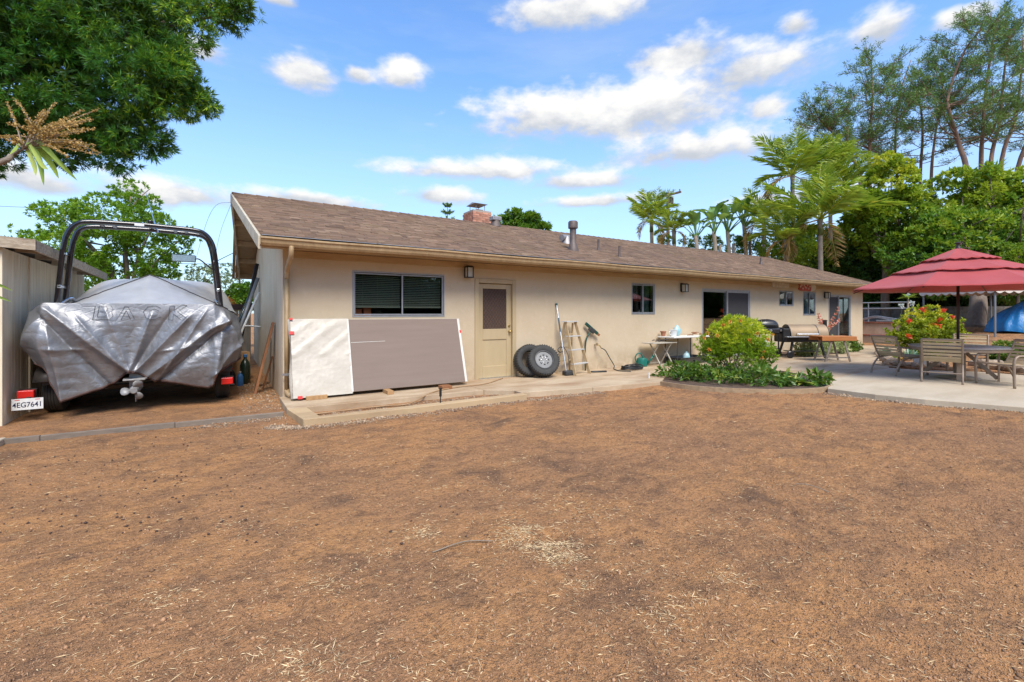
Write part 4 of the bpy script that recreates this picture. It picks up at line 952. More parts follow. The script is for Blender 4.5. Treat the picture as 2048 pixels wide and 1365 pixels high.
def carton(c, s, h, rz_, m, label):
    t_ = thing('carton', label, 'box', (c[0], c[1], c[2] if len(c) > 2 else GZ - .005), rz_)
    mb = MB().box(-s / 2, s / 2, -s * .4, s * .4, 0, h); mb.build('carton_body', m, t_, world=False, bevel=.004)
    MB().box(-s / 2, -.002, -s * .4, s * .4, h + .001, h + .004).build('flap', m, t_, world=False); MB().box(.002, s / 2, -s * .4, s * .4, h + .001, h + .004).build('flap', m, t_, world=False); return t_
carton((.28, 3.4), .42, .62, .2, 'cardboard', 'tall cardboard carton behind the leaning planks'); carton((.32, 3.9), .38, .42, -.1, 'wood_raw', 'lower brown carton behind the tall cardboard carton')
def bottle(x, y, r_, h, m, name, label, cat='bottle', capm='plastic_yellow', z=None):
    t_ = thing(name, label, cat, (x, y, GZ - .005 if z is None else z)); mb = MB(); mb.lathe([(r_ * .9, 0), (r_, r_ * .2), (r_, h * .62), (r_ * .75, h * .76), (r_ * .32, h * .86), (r_ * .32, h * .93)], 18); smooth_angle(mb.build('body', m, t_, world=False))
    mb = MB(); mb.lathe([(r_ * .38, h * .92), (r_ * .38, h), (r_ * .3, h * 1.01)], 14); mb.build('cap', capm, t_, world=False); return t_
bottle(.40, 2.60, .10, .62, 'bottle_dark', 'gas_bottle', 'dark gas bottle standing beside the leaning planks', capm='plastic_blue'); bottle(.16, 2.55, .07, .36, 'trailer_steel', 'jug', 'small black jug beside the dark gas bottle', capm='red_lens')
bottle(.30, 2.35, .06, .30, 'plastic_blue', 'spray_can', 'small blue container in front of the dark gas bottle', 'can', 'gelcoat_white')
o = MB().tube(spline([(.05, 2.3, GZ + .03), (.15, 2.5, .12), (.02, 2.7, .2), (.18, 2.75, .05), (.05, 2.45, -.02), (.2, 2.3, -.04)], 6), .012, 6).build('cord', 'pvc_white', smooth=True); tag(o, 'tangled white cord on the dirt by the small black jug', 'cord')
# service wires
mat('wire', (.02, .02, .02), .6)
def wire(pts, r_, label, n=10):
    o = MB().tube(spline(pts, n), r_, 5).build('wire', 'wire', smooth=True); tag(o, label, 'wire', 'overhead wires')
at = Vector((.22, 3.9, 4.02))
wire([at, (-.3, 5.0, 3.75), (-1.0, 7.6, 1.2), (-1.4, 9, .6)][:3], .0035, 'thin wire drooping from the gable peak of the house')
wire([(.18, 4.3, 4.05), (-.1, 5.8, 3.3), (-.35, 7.6, 1.6)], .0035, 'thin wire from the gable peak hanging closer to the end wall')
wire([DP(470, 505, 16), DP(380, 545, 17.5), DP(280, 560, 20), DP(0, 590, 30)], .012, 'lower overhead wire sloping away behind the boat tower')
wire([DP(470, 527, 22), DP(370, 528, 22), DP(-60, 520, 22)], .014, 'level overhead wire passing behind the boat tower')
wire([DP(340, 470, 30), DP(180, 425, 30), DP(-60, 410, 30)], .012, 'high overhead wire crossing above the shed roof')
# ---------------------------------------------------------------- things along the back wall
mat('frosted', (.55, .53, .45), .3, col2=(.45, .43, .36), coat=.3)
def lantern(px, py, label):
    c = W(px, py, -.001); t = thing('wall_lantern', label, 'lantern', c, group='wall lanterns'); b = dict(world=False)
    MB().box(-.055, .055, -.018, 0, -.13, .12).build('back_plate', 'black_metal', t, bevel=.004, **b)
    mb = MB(); mb.box(-.012, .012, -.10, -.018, .075, .095); mb.build('arm', 'black_metal', t, **b)
    mb = MB(); mb.add([(-.085, -.20, .07), (.085, -.20, .07), (.085, -.03, .07), (-.085, -.03, .07), (-.05, -.165, .105), (.05, -.165, .105), (.05, -.065, .105), (-.05, -.065, .105)], [(3, 2, 1, 0), (4, 5, 6, 7), (0, 1, 5, 4), (1, 2, 6, 5), (2, 3, 7, 6), (3, 0, 4, 7)]); mb.build('roof_cap', 'black_metal', t, **b)
    mb = MB()
    for x in (-.065, .065):
        for y in (-.18, -.05): mb.box(x - .008, x + .008, y - .008, y + .008, -.13, .069)
    mb.box(-.075, .075, -.19, -.04, -.145, -.1305); mb.build('cage', 'black_metal', t, **b)
    MB().box(-.055, .055, -.17, -.06, -.128, .066).build('glass', 'frosted', t, **b)
lantern(933, 543, 'black wall lantern between the wide window and the back door'); lantern(1363, 575, 'black wall lantern beside the larger sliding door'); lantern(1649, 590, 'black wall lantern beside the far narrow sliding door')

# leaning wrapped board
def f_wrap(t, p, v):
    w = t.noise(t.scl(v, (1.2, 1.2, 2.2)), 3.2, 7, .65, 1.4); f_ = t.noise(v, 14, 5, .6, 1)
    c = t.mix(t.mr(w, .35, .7), (.53, .48, .40), (.47, .42, .345)); t.l(c, p.inputs['Base Color']); p.inputs['Roughness'].default_value = .38
    bump(t, p, t.m('ADD', w, t.m('MULTIPLY', f_, .25)), .25, .02)
custom('plastic_wrap', f_wrap)
mat('taupe_board', (.215, .160, .128), .7, col2=(.19, .14, .112), scale=2, stretch=(.5, 1, 6), bump=.03); mat('tape_red', (.70, .03, .02), .4, col2=(.6, .02, .015)); mat('board_white', (.70, .67, .62), .6, col2=(.60, .57, .52))
org = Vector((.95, -.515, .065)); up = Vector((0, .385, 1.225)).normalized(); nn = Vector((1, 0, 0)).cross(up) * 1.0   # outward normal
M_ = Matrix(((1, 0, up.x, org.x), (0, -nn.y if nn.y < 0 else nn.y, up.y, org.y), (0, -nn.z if nn.y < 0 else nn.z, up.z, org.z), (0, 0, 0, 1)))
lp = thing('leaning_board', 'long taupe board part wrapped in white plastic leaning below the wide window', 'board', rot=M_)
b = dict(world=False)
MB().box(.90, 3.05, 0, .045, 0, 1.284).build('board', 'taupe_board', lp, bevel=.003, **b)
MB().box(.30, 3.12, .047, .085, .005, 1.300).build('backing_board', 'board_white', lp, bevel=.003, **b)
# plastic: a slack sheet around the left third
nx_, nz_ = 40, 48; vs = []; fs = []
for i in range(nx_ + 1):
    for j in range(nz_ + 1):
        x = -.005 + .92 * i / nx_; z = -.03 + 1.325 * j / nz_; q = .5 + .5 * math.sin((x * 9 - z * 7.5)) 
        edge = min(1, j / 4, (nz_ - j) / 4); fold = .010 * max(0, math.sin(x * 14 + z * -17)) * (z > .65) + .008 * math.sin(x * 8 + 3 * z) * math.sin(z * 11 + x * 3) + .006 * random.random()
        vs.append((x, -.014 - fold * edge, z))
fs = [(i * (nz_ + 1) + j, (i + 1) * (nz_ + 1) + j, (i + 1) * (nz_ + 1) + j + 1, i * (nz_ + 1) + j + 1) for i in range(nx_) for j in range(nz_)]
k = len(vs); ns_ = 8
for j in range(nz_ + 1):
    for i in range(ns_ + 1):
        y = -.014 + .135 * i / ns_; z = -.03 + 1.325 * j / nz_; vs.append((-.006 - .035 * math.sin(i / ns_ * 3.14) * (.6 + .5 * math.sin(z * 6)) - .006 * random.random(), y, z))
fs += [(k + j * (ns_ + 1) + i, k + j * (ns_ + 1) + i + 1, k + (j + 1) * (ns_ + 1) + i + 1, k + (j + 1) * (ns_ + 1) + i) for j in range(nz_) for i in range(ns_)]
mb = MB(); mb.add(vs, fs); mb.build('plastic_wrap', 'plastic_wrap', lp, smooth=True, **b)
MB().box(.012, .895, 0.0, .045, 0, 1.284).build('wrapped_board', 'board_white', lp, **b)
MB().box(.90, .93, -.022, -.002, -.005, 1.29).build('wrap_edge', 'board_white', lp, bevel=.006, **b)
for (x, z, w_, h_) in ((-.03, 1.02, .075, .055), (-.02, 1.27, .05, .035), (.06, -.05, .07, .05)): MB().box(x, x + w_, -.045, -.03, z, z + h_).build('tape', 'tape_red', lp, bevel=.004, **b)
MB().box(3.095, 3.13, .043, .0465, 1.0, 1.055).build('tape', 'tape_red', lp, **b)
MB().bar((.945, -.0025, .86), (1.55, -.0025, .868), .002, .006, (0, 0, 1)).build('scratch', 'board_white', lp, **b)
def block(px0, px1, py, h, dpt_, m, label):
    p, q = G(px0, py), G(px1, py - (px1 - px0) * .05); x0, x1 = p.x, q.x; y0 = (p.y + q.y) / 2
    o = MB().box(x0, x1, y0, y0 + dpt_, 0.001, h).build('wood_block', m, bevel=.004); tag(o, label, 'wood block', 'blocks under the leaning board')
block(612, 656, 801, .064, .09, 'wood_raw', 'long wood block under the plastic-wrapped end of the leaning board'); block(775, 788, 790, .064, .30, 'wood_raw', 'short wood block end under the middle of the leaning board'); block(884, 906, 780, .064, .20, 'redwood', 'reddish block under the bare end of the leaning board')

# tan irrigation pipe, path light
mat('hose_tan', (.40, .25, .13), .55, col2=(.3, .18, .09))
pts = [(*G(a, b_, GZ + .02).xy, GZ + .018) for a, b_ in ((612, 829), (650, 826), (720, 817), (770, 812))] + [(*G(a, b_, -.03).xy, -.04) for a, b_ in ((820, 806),)] + [(*G(a, b_, .012).xy, .012) for a, b_ in ((868, 784), (920, 774), (970, 768), (1005, 757))]
o = MB().tube(spline(pts, 8), .011, 8).build('irrigation_pipe', 'hose_tan', smooth=True); tag(o, 'tan plastic pipe running along the dirt strip to the back door', 'pipe')
def stake(px, py, h, label):
    p = G(px, py, -.05); t = thing('path_light', label, 'path light', (p.x, p.y, GZ - .02), group='path lights'); MB().tube([(0, 0, 0), (0, 0, h * .62)], .009, 7).build('stake', 'black_metal', t, world=False)
    mb = MB(); mb.lathe([(.012, h * .6), (.02, h * .62), (.02, h * .95), (.024, h * .96), (.024, h), (.01, h * 1.02)], 12); mb.build('lamp_head', 'black_metal', t, world=False)
stake(881, 812, .33, 'black path light on the strip before the leaning board'); stake(1388, 750, .40, 'black path light at the corner of the planted bed')
p = G(1298, 757); o = MB().tube([(p.x, p.y, -.01), (p.x, p.y, .12)], .014, 8).build('pvc_stub', 'pvc_white'); tag(o, 'short white plastic pipe standing at the walk edge', 'pipe')

# spare tyres
mat('rim_silver', (.155, .155, .155), .5, .35, col2=(.11, .11, .112), scale=9); mat('rim_hole', (.01, .01, .01), .8)
def spare(c_xy, n_, rim, label, z=None):
    n_ = Vector(n_).normalized(); Rr, w_ = .345, .235; cz0 = Rr * math.sqrt(1 - n_.z ** 2) + w_ / 2 * abs(n_.z) - .004
    t = thing('spare_tyre', label, 'tyre', (c_xy[0], c_xy[1], cz0), rot=n_.to_track_quat('Z', 'Y').to_matrix().to_4x4(), group='spare tyres by the back door')
    mb = tyre_mb(Rr, w_, .205); smooth_angle(mb.build('tyre', 'rubber', t, world=False), 30)
    mb = MB()
    for k in range(40):
        a_ = 2 * math.pi * k / 40; mb.m = Matrix.Rotation(a_, 4, 'Z'); 
        for s in (-1, 1): mb.box(Rr - .012, Rr + .004, -.012, .012, s * .075 - .03, s * .075 + .03)
        mb.box(Rr - .05, Rr - .012, -.01, .01, .104, .1165)
    mb.build('tread_lugs', 'rubber', t, world=False)
    if rim:
        mb = MB(); mb.lathe([(.207, .075), (.207, .098), (.196, .102), (.188, .085), (.182, .05), (.165, .045), (.15, .052), (.085, .075), (.06, .07), (.045, .055), (0.0, .055)], 40); rm = smooth_angle(mb.build('rim', 'rim_silver', t, world=False), 35)
        for k in range(8):
            mb = MB(); mb.m = Matrix.Rotation(k * math.pi / 4, 4, 'Z'); mb.add([(.096, -.016, .0795), (.096, .016, .0795), (.150, .042, .0605), (.150, -.042, .0605)], [(0, 1, 2, 3)]); mb.build('slot', 'rim_hole', rm, world=False, solid=.006)
        for k in range(6):
            mb = MB(); mb.m = Matrix.Translation((.064 * math.cos(k * 1.047), .064 * math.sin(k * 1.047), .066)); mb.lathe([(.009, 0), (.009, .018), (.005, .021)], 6); mb.build('lug_nut', 'chrome', rm, world=False)
        mb = MB(); mb.lathe([(.034, .05), (.034, .064), (.0, .066)], 16); mb.build('hub_hole', 'rim_hole', rm, world=False)
na = Vector((-.30, -.86, .42)).normalized()
spare((5.92, -.46), na, True, 'black spare tyre with silver spoked steel rim')
spare((5.72, -.235), (-.22, -.93, .30), False, 'bare black tyre behind the silver rimmed spare')

# step ladder
mat('ladder_wood', (.50, .37, .21), .7, col2=(.36, .245, .125), scale=4, stretch=(6, 6, 1), bump=.2); mat('ladder_step', (.70, .70, .69), .4, .4, col2=(.58, .58, .57))
ld = thing('step_ladder', 'wooden step ladder with pale metal treads standing by the wall', 'ladder', (6.93, -.60, 0), math.atan2(.14, .57))
LH, so = 1.20, .34; wb, wt = .285, .19       # local: x along the treads, y towards the wall
for s in (-1, 1):
    MB().bar((s * wb, 0, 0), (s * wt, so, LH), .075, .022, (1, 0, 0)).build('front_rail', 'ladder_wood', ld, world=False, bevel=.003)
    MB().bar((s * (wb - .03), so + .20, 0), (s * (wt - .03), so + .05, LH - .03), .045, .020, (1, 0, 0)).build('rear_rail', 'ladder_wood', ld, world=False, bevel=.003)
    MB().bar((s * wb * .93, so * .22, .05 + .16), (s * wb * .42, so * .23, .235), .018, .006).build('tread_brace', 'ladder_step', ld, world=False)
for k in range(3):
    z = .26 + k * .31; f = z / LH; hw = wb + (wt - wb) * f
    MB().box(-hw - .012, hw + .012, so * f - .045, so * f + .055, z - .022, z + .004).build('tread', 'ladder_step', ld, world=False, bevel=.004)
    MB().bar((-hw + .05, so + .18 - .15 * f, z + .03), (hw - .05, so + .18 - .15 * f, z + .03), .02, .035).build('rear_bar', 'ladder_wood', ld, world=False)
MB().box(-wt - .035, wt + .035, so - .07, so + .10, LH - .005, LH + .02).build('top_cap', 'ladder_step', ld, world=False, bevel=.005)

# tools against the wall
mat('steel_pole', (.66, .68, .69), .3, .7, col2=(.52, .54, .55)); mat('grip_blue', (.06, .10, .13), .55); mat('plastic_green', (.018, .075, .055), .4, col2=(.012, .055, .042)); mat('tool_dark', (.03, .032, .034), .5, col2=(.05, .05, .05))
a, b_ = W(1113, 609, -.03), G(1133, 751)
t = thing('pole_trimmer', 'long silver pole tool with blue grip leaning beside the ladder', 'pole tool', (b_.x, b_.y, 0)); d_ = a - b_
MB().tube([b_ + Vector((0, 0, .03)), a], .013, 8).build('shaft', 'steel_pole', t); MB().tube([b_ + d_ * .60, b_ + d_ * .80], .019, 10).build('grip', 'grip_blue', t); MB().tube([a - d_ * .015, a + d_ * .012], .026, 10).build('end_cap', 'plastic_green', t)
c = G(1140, 751); MB().box(c.x - .16, c.x + .13, c.y - .07, c.y + .10, .004, .11).build('guard', 'tool_dark', t, bevel=.03, seg=3)
mb = MB(); q = b_ + d_ * .38; mb.tube(spline([q, q + Vector((-.12, -.06, .02)), q + Vector((-.20, -.08, -.04)), q + Vector((-.12, -.06, -.10)), q + Vector((0, 0, -.08))], 4), .011, 6); mb.build('loop_handle', 'tool_dark', t, smooth=True)
mb = MB(); mb.tube(spline([b_ + d_ * .42, b_ + d_ * .36 + Vector((.12, -.02, -.1)), b_ + d_ * .2 + Vector((.10, -.03, 0)), b_ + Vector((.08, -.02, .03))], 6), .008, 6); mb.build('cable', 'tool_dark', t, smooth=True)
sq = [W(1171, 742, -.10), W(1170, 715, -.09), W(1171, 688, -.08), W(1175, 673, -.08), W(1184, 660, -.09)]; sq[0].z = .005
t = thing('floor_squeegee', 'dark green long-handled squeegee propped head up behind the ladder', 'squeegee', sq[0]); MB().tube(spline(sq, 6), .020, 9).build('handle', 'plastic_green', t, smooth=True)
a, b_ = W(1171, 647, -.09), W(1195, 668, -.10); MB().bar(a, b_, .075, .045, (0, 1, .2)).build('head', 'plastic_green', t, bevel=.012); MB().bar(a.lerp(b_, .3) + Vector((0, 0, -.04)), a.lerp(b_, .72) + Vector((0, 0, -.04)), .10, .06, (0, 1, .2)).build('bracket', 'tool_dark', t, bevel=.02); m_ = (b_ - a).normalized(); MB().bar(b_ - m_ * .01, b_ + m_ * .07, .05, .04, (0, 1, .2)).build('end_cap', 'redwood', t)
a, b_ = G(1176, 744, .022), G(1213, 743, .022); o = MB().tube([a, b_], .021, 10).build('black_pipe', 'tool_dark', smooth=True); tag(o, 'short black pipe lying on the walk behind the ladder', 'pipe')
# tap and hose
fc = W(1189, 690, 0); t = thing('garden_tap', 'brass garden tap low on the stucco wall', 'tap', fc); mb = MB(); mb.tube([(0, 0, 0), (0, -.10, 0)], .014, 8); mb.tube(spline([(0, -.09, 0), (0.02, -.13, 0), (.05, -.15, -.03), (.07, -.16, -.07)], 4), .014, 8); mb.build('body', 'brass', t, world=False, smooth=True)
mb = MB(); mb.m = Matrix.Translation((0, -.09, .035)); mb.lathe([(.006, -.035), (.006, .0), (.034, .0), (.034, .012), (0, .012)], 10); mb.build('handle', 'brass', t, world=False)
mat('hose_dark', (.035, .045, .035), .5, col2=(.05, .06, .045), scale=20); mat('hose_black', (.022, .023, .025), .5)
p0 = fc + Vector((.07, -.16, -.07)); hp = [p0, p0 + Vector((.10, -.05, -.07)), p0 + Vector((.22, -.08, -.26)), p0 + Vector((.34, -.11, -.45))]
hp += [G(1228, 738, .02), G(1240, 742, .016), G(1262, 743, .016)]
o = MB().tube(spline(hp, 8), .012, 8).build('garden_hose', 'hose_dark', smooth=True); tag(o, 'dark green hose hanging from the brass tap to the walk', 'hose')
cc = G(1269, 740); pts = []
for k in range(150):
    a_ = k / 150 * 2 * math.pi * 6.5; q = k / 150; rr = .36 - .13 * abs(math.sin(q * 7)) ; pts.append((cc.x + rr * math.cos(a_) * 1.05 + .03 * math.sin(q * 40), cc.y + .10 + rr * .62 * math.sin(a_), .018 + .085 * abs(math.sin(q * 3.1)) * (.7 + .3 * math.sin(a_ * 1.7))))
o = MB().tube(pts, .0145, 7).build('hose_coil', 'hose_black', smooth=True); tag(o, 'loose coil of black hose lying before the watering can', 'hose')
# watering can
mat('can_green', (.010, .150, .115), .35, col2=(.008, .12, .09))
wp = G(1284, 733); t = thing('watering_can', 'dark green plastic watering can on the walk', 'watering can', (wp.x, wp.y, .001), AZ - R(90)); b = dict(world=False)
mb = MB(); mb.lathe([(.125, 0), (.135, .01), (.135, .18), (.12, .215), (.10, .225)], 22); smooth_angle(mb.build('body', 'can_green', t, **b)); mb = MB(); mb.tube([(.12, 0, .05), (.24, 0, .19), (.29, 0, .27)], [.035, .022, .02], 10); mb.tube([(.285, 0, .262), (.315, 0, .285)], [.022, .045], 12); mb.build('spout', 'can_green', t, smooth=True, **b)
mb = MB(); mb.tube(spline([(.03, 0, .22), (-.03, 0, .33), (-.12, 0, .33), (-.18, 0, .22), (-.13, 0, .08)], 5), .016, 8); mb.build('handle', 'can_green', t, smooth=True, **b)

# folding stand with tools, white folding table
mat('stand_grey', (.52, .47, .39), .6, .1, col2=(.40, .36, .29), scale=5); mat('table_white', (.74, .72, .67), .5, col2=(.64, .61, .56), scale=4)
xa, xb = W(1296, 684, -.35).x, W(1345, 684, -.35).x; sz = .60
t = thing('folding_stand', 'low grey folding stand with crossed legs holding tools', 'stand', ((xa + xb) / 2, -.33, 0)); L_ = (xb - xa) / 2
MB().box(-L_, L_, -.20, .20, sz, sz + .025).build('top', 'stand_grey', t, world=False, bevel=.004)
for x in (-L_ * .45, L_ * .55):
    for s in (-1, 1): MB().bar((x + s * .02, -.20 * s, .0), (x + s * .02, .17 * s, sz - .002), .028, .028).build('leg', 'stand_grey', t, world=False, bevel=.004)
for y in (-.19, .19): MB().bar((-L_ * .45, y, .06), (L_ * .55, y, .06), .03, .02).build('stretcher', 'stand_grey', t, world=False)
def clutter(name, c, w_, n, m, label, cat):
    t_ = thing(name, label, cat, c)
    for k in range(n):
        a_ = random.uniform(-.5, .5); x = random.uniform(-w_, w_); y = random.uniform(-.08, .08); l_ = random.uniform(.10, .22); z_ = .014 + k * .012
        MB().tube([(x - l_ / 2 * math.cos(a_), y - l_ / 2 * math.sin(a_), z_), (x, y, z_ + .01), (x + l_ / 2 * math.cos(a_), y + l_ / 2 * math.sin(a_), z_)], [.012, .014, .008], 6).build('tool', m, t_, world=False)
    return t_
clutter('hand_tools', ((xa + xb) / 2, -.33, sz + .025), .16, 5, 'tool_dark', 'dark hand tools lying on the low folding stand', 'tools')
xa2, xb2 = W(1332, 671, -.35).x, W(1404, 671, -.35).x; tz = .77
t = thing('folding_table', 'white plastic folding table against the wall beside the sliding door', 'table', ((xa2 + xb2) / 2, -.34, 0)); L2 = (xb2 - xa2) / 2
MB().box(-L2, L2, -.27, .29, tz - .04, tz).build('table_top', 'table_white', t, world=False, bevel=.012, seg=3)
for sx in (-.72, .72):
    for y in (-.2, .2): MB().tube([(sx * L2, y, 0), (sx * L2 * .95, y, tz - .04)], .013, 8).build('leg', 'tool_dark', t, world=False)
    MB().tube([(sx * L2, -.2, .1), (sx * L2, .2, .1)], .010, 6).build('leg_brace', 'tool_dark', t, world=False)
x0 = W(1346, 665, -.35).x
t = thing('white_pot', 'white handled pot on the folding table', 'pot', (x0, -.36, tz)); mb = MB(); mb.lathe([(.085, 0), (.105, .17), (.112, .18), (.10, .172), (.08, .02), (0, .02)], 18); smooth_angle(mb.build('body', 'pvc_white', t, world=False)); MB().tube(spline([(-.09, 0, .15), (-.16, 0, .13), (-.15, 0, .06), (-.085, 0, .04)], 4), .012, 6).build('handle', 'pvc_white', t, world=False, smooth=True)
mat('teal_bag', (.18, .42, .45), .45, col2=(.5, .62, .66), scale=9); mat('terracotta', (.36, .15, .08), .8)
def sack(name, c, rx, ry, h, m, label, cat):
    mb = MB(); n = 14; prof = []; vs = []
    for j in range(9):
        f = j / 8; r_ = math.sin(min(1, f * 1.4 + .35) * math.pi * .5) * (1 - .75 * max(0, f - .55) / .45)
        for i in range(n): a_ = 2 * math.pi * i / n; w_ = r_ * (1 + random.uniform(-.10, .10)); vs.append((rx * w_ * math.cos(a_), ry * w_ * math.sin(a_), h * f))
    fs = [(j * n + i, j * n + (i + 1) % n, (j + 1) * n + (i + 1) % n, (j + 1) * n + i) for j in range(8) for i in range(n)] + [tuple(range(n))[::-1], tuple(8 * n + i for i in range(n))]
    mb.add(vs, fs); o = mb.build(name, m, smooth=True); o.location = c; return tag(o, label, cat)
sack('plastic_bag', (x0 + .26, -.28, tz), .13, .10, .30, 'teal_bag', 'pale teal plastic bag behind the white pot on the table', 'bag')
t = thing('clay_pot', 'small brown clay pot behind the white pot', 'pot', (x0 - .17, -.16, tz)); mb = MB(); mb.lathe([(.05, 0), (.07, .11), (.08, .11), (.08, .14), (.065, .14), (.05, .02), (0, .02)], 16); mb.build('body', 'terracotta', t, world=False); 
clutter('garden_tools', (x0 + .95, -.36, tz), .34, 7, 'redwood', 'rusty brown garden tools spread on the white table', 'tools')
tp = G(1369, 726); t = thing('plastic_tub', 'shallow black plastic tub under the white table', 'tub', (tp.x + .02, -.33, .001)); w_ = (xb2 - xa2) * .40; mb = MB()
def fr(z, e): return [(-w_ - e, -.27 - e, z), (w_ + e, -.27 - e, z), (w_ + e, .27 + e, z), (-w_ - e, .27 + e, z)]
vs = fr(0, -.04) + fr(.17, 0) + fr(.18, .02) + fr(.19, .02) + fr(.19, -.005) + fr(.02, -.05); mb.add(vs, [(3, 2, 1, 0)] + [(4 * k + i, 4 * k + (i + 1) % 4, 4 * k + 4 + (i + 1) % 4, 4 * k + 4 + i) for k in range(5) for i in range(4)] + [(20, 21, 22, 23)]); mb.build('tub', 'tool_dark', t, world=False, bevel=.01)
t = thing('plastic_jug', 'pale green plastic jug standing in the black tub', 'jug', (tp.x + .02, -.30, .022)); mb = MB(); mb.lathe([(.09, 0), (.10, .02), (.10, .18), (.06, .25), (.03, .27), (.03, .30), (0, .30)], 16); smooth_angle(mb.build('body', 'teal_bag', t, world=False)); MB().tube(spline([(.05, 0, .25), (.12, 0, .24), (.12, 0, .15), (.098, 0, .12)], 4), .012, 6).build('handle', 'teal_bag', t, world=False)

# ---------------------------------------------------------------- grills and side table (set square to nothing: turned with their backs to the wall)
RZ = AZ - R(90); b = dict(world=False)
mat('grill_black', (.016, .016, .017), .35, .2, col2=(.026, .026, .027), coat=.2); mat('bronze', (.33, .235, .145), .55, .3, col2=(.27, .19, .115), scale=3); mat('steel_edge', (.6, .6, .6), .35, .9)
g0 = DP(1607, 0, 14.5); t = thing('pellet_smoker', 'black pellet smoker with bronze barrel lid and steel handle', 'smoker', (g0.x, g0.y, .001), RZ)
k_ = 14.5 / 910; X = lambda px: (px - 1607) * k_; Zp = lambda py: CAM_H - (py - 627) * k_
mb = MB(); n = 20; L0, L1 = X(1572), X(1646); cz = Zp(672); Rb = .36; vs = []
for x in (L0, L1):
    for i in range(n + 1): a_ = math.pi * i / n; vs.append((x, -Rb * .78 * math.cos(a_), cz + Rb * math.sin(a_)))
mb.add(vs, [(i, i + 1, n + 1 + i + 1, n + 1 + i) for i in range(n)]); lid = mb.build('barrel_lid', 'bronze', t, smooth=True, **b)
for x, nm in ((L0 - .014, 'lid_end'), (L1 + .001, 'lid_end')):
    mb = MB(); vs = [(xx, -Rb * .80 * math.cos(math.pi * i / n), cz + Rb * 1.02 * math.sin(math.pi * i / n)) for xx in (x, x + .013) for i in range(n + 1)]; mb.add(vs, [tuple(range(n + 1))[::-1], tuple(range(n + 1, 2 * n + 2))] + [(i, i + 1, n + 2 + i, n + 1 + i) for i in range(n)]); mb.build(nm, 'grill_black', t, **b)
mb = MB(); xs_ = X(1625); vs = [(xx, -Rb * .79 * math.cos(math.pi * i / n), cz + Rb * 1.012 * math.sin(math.pi * i / n)) for xx in (xs_, xs_ + .025) for i in range(n + 1)]; mb.add(vs, [(i, i + 1, n + 2 + i, n + 1 + i) for i in range(n)]); mb.build('lid_band', 'grill_black', lid, **b)
mb = MB(); hy = -Rb * .78 - .06; mb.tube([(X(1581), hy, cz + .07), (X(1623), hy, cz + .07)], .016, 8)
for px in (1583, 1621): mb.tube([(X(px), hy, cz + .07), (X(px), hy + .06, cz + .09)], .012, 6)
mb.build('handle', 'steel_edge', lid, **b)
MB().box(X(1560), X(1650), -Rb * .84, Rb * .84, Zp(684), cz - .004).build('barrel_body', 'grill_black', t, bevel=.05, seg=3, **b); MB().box(X(1557), X(1652), -.46, -Rb * .86, cz - .03, cz - .006).build('front_shelf', 'steel_edge', t, bevel=.005, **b)
MB().box(X(1557), X(1572), -.26, .26, Zp(684), Zp(657)).build('hopper', 'grill_black', t, bevel=.02, **b)
for px, py2, s in ((1572, 720, -1), (1634, 717, 1)):
    for y in (-.24, .24): MB().bar((X(px) - s * -.06 * 1 + s * .0, y * 1.25, .06 if s < 0 else 0.0), (X(px) + s * -.06, y, Zp(682)), .05, .06, (0, 1, 0)).build('leg', 'grill_black', t, **b)
MB().bar((X(1574), 0, .20), (X(1632), 0, .20), .40, .025, (0, 0, 1)).build('bottom_shelf', 'grill_black', t, **b)
for y in (-.33, .33):
    mb = MB(); mb.m = Matrix.Translation((X(1568), y, .11)) @ Matrix.Rotation(R(90), 4, 'X'); mb.lathe([(.04, -.03), (.09, -.035), (.11, -.02), (.11, .02), (.09, .035), (.04, .03)], 20); smooth_angle(mb.build('wheel', 'grill_black', t, **b))
mb = MB(); mb.tube([(X(1650), .12, cz + .10), (X(1655), .12, cz + .12)], .06, 12); mb.tube([(X(1655), .12, cz - .05), (X(1655), .12, cz + .46)], .055, 14); mb.build('chimney', 'grill_black', t, **b); mb = MB(); mb.m = Matrix.Translation((X(1655), .12, cz + .462)); mb.lathe([(.058, 0), (.07, .01), (.07, .03), (0, .045)], 14); mb.build('chimney_cap', 'grill_black', t, **b)
g1 = DP(1531, 0, 14.6); k1 = 14.6 / 910; X1 = lambda px: (px - 1531) * k1; Z1 = lambda py: CAM_H - (py - 627) * k1
t = thing('portable_grill', 'black domed portable gas grill on a black cart', 'grill', (g1.x, g1.y, .001), RZ)
mb = MB(); n = 18; vs = []; rows = 8
for j in range(rows + 1):
    f = j / rows; s_ = math.sqrt(max(0, 1 - f ** 2.4))
    for i in range(n): a_ = 2 * math.pi * i / n; cx_ = math.copysign(abs(math.cos(a_)) ** .6, math.cos(a_)); cy_ = math.copysign(abs(math.sin(a_)) ** .6, math.sin(a_)); vs.append((.36 * cx_ * (.25 + .75 * s_), .26 * cy_ * (.25 + .75 * s_), Z1(655) + .26 * f))
mb.add(vs, [(j * n + i, j * n + (i + 1) % n, (j + 1) * n + (i + 1) % n, (j + 1) * n + i) for j in range(rows) for i in range(n)] + [tuple(range(n))[::-1], tuple(rows * n + i for i in range(n))]); smooth_angle(mb.build('lid', 'grill_black', t, **b), 35)
MB().box(-.36, .36, -.25, .25, Z1(668), Z1(655.3)).build('fire_box', 'grill_black', t, bevel=.06, seg=3, **b); MB().box(X1(1505), X1(1515), -.2, .2, Z1(657), Z1(655)).build('side_shelf', 'grill_black', t, **b); MB().box(X1(1550), X1(1560), -.2, .2, Z1(657), Z1(655)).build('side_shelf', 'grill_black', t, **b)
MB().tube([(-.2, -.29, Z1(650)), (.2, -.29, Z1(650))], .013, 8).build('handle', 'grill_black', t, **b); mb = MB()
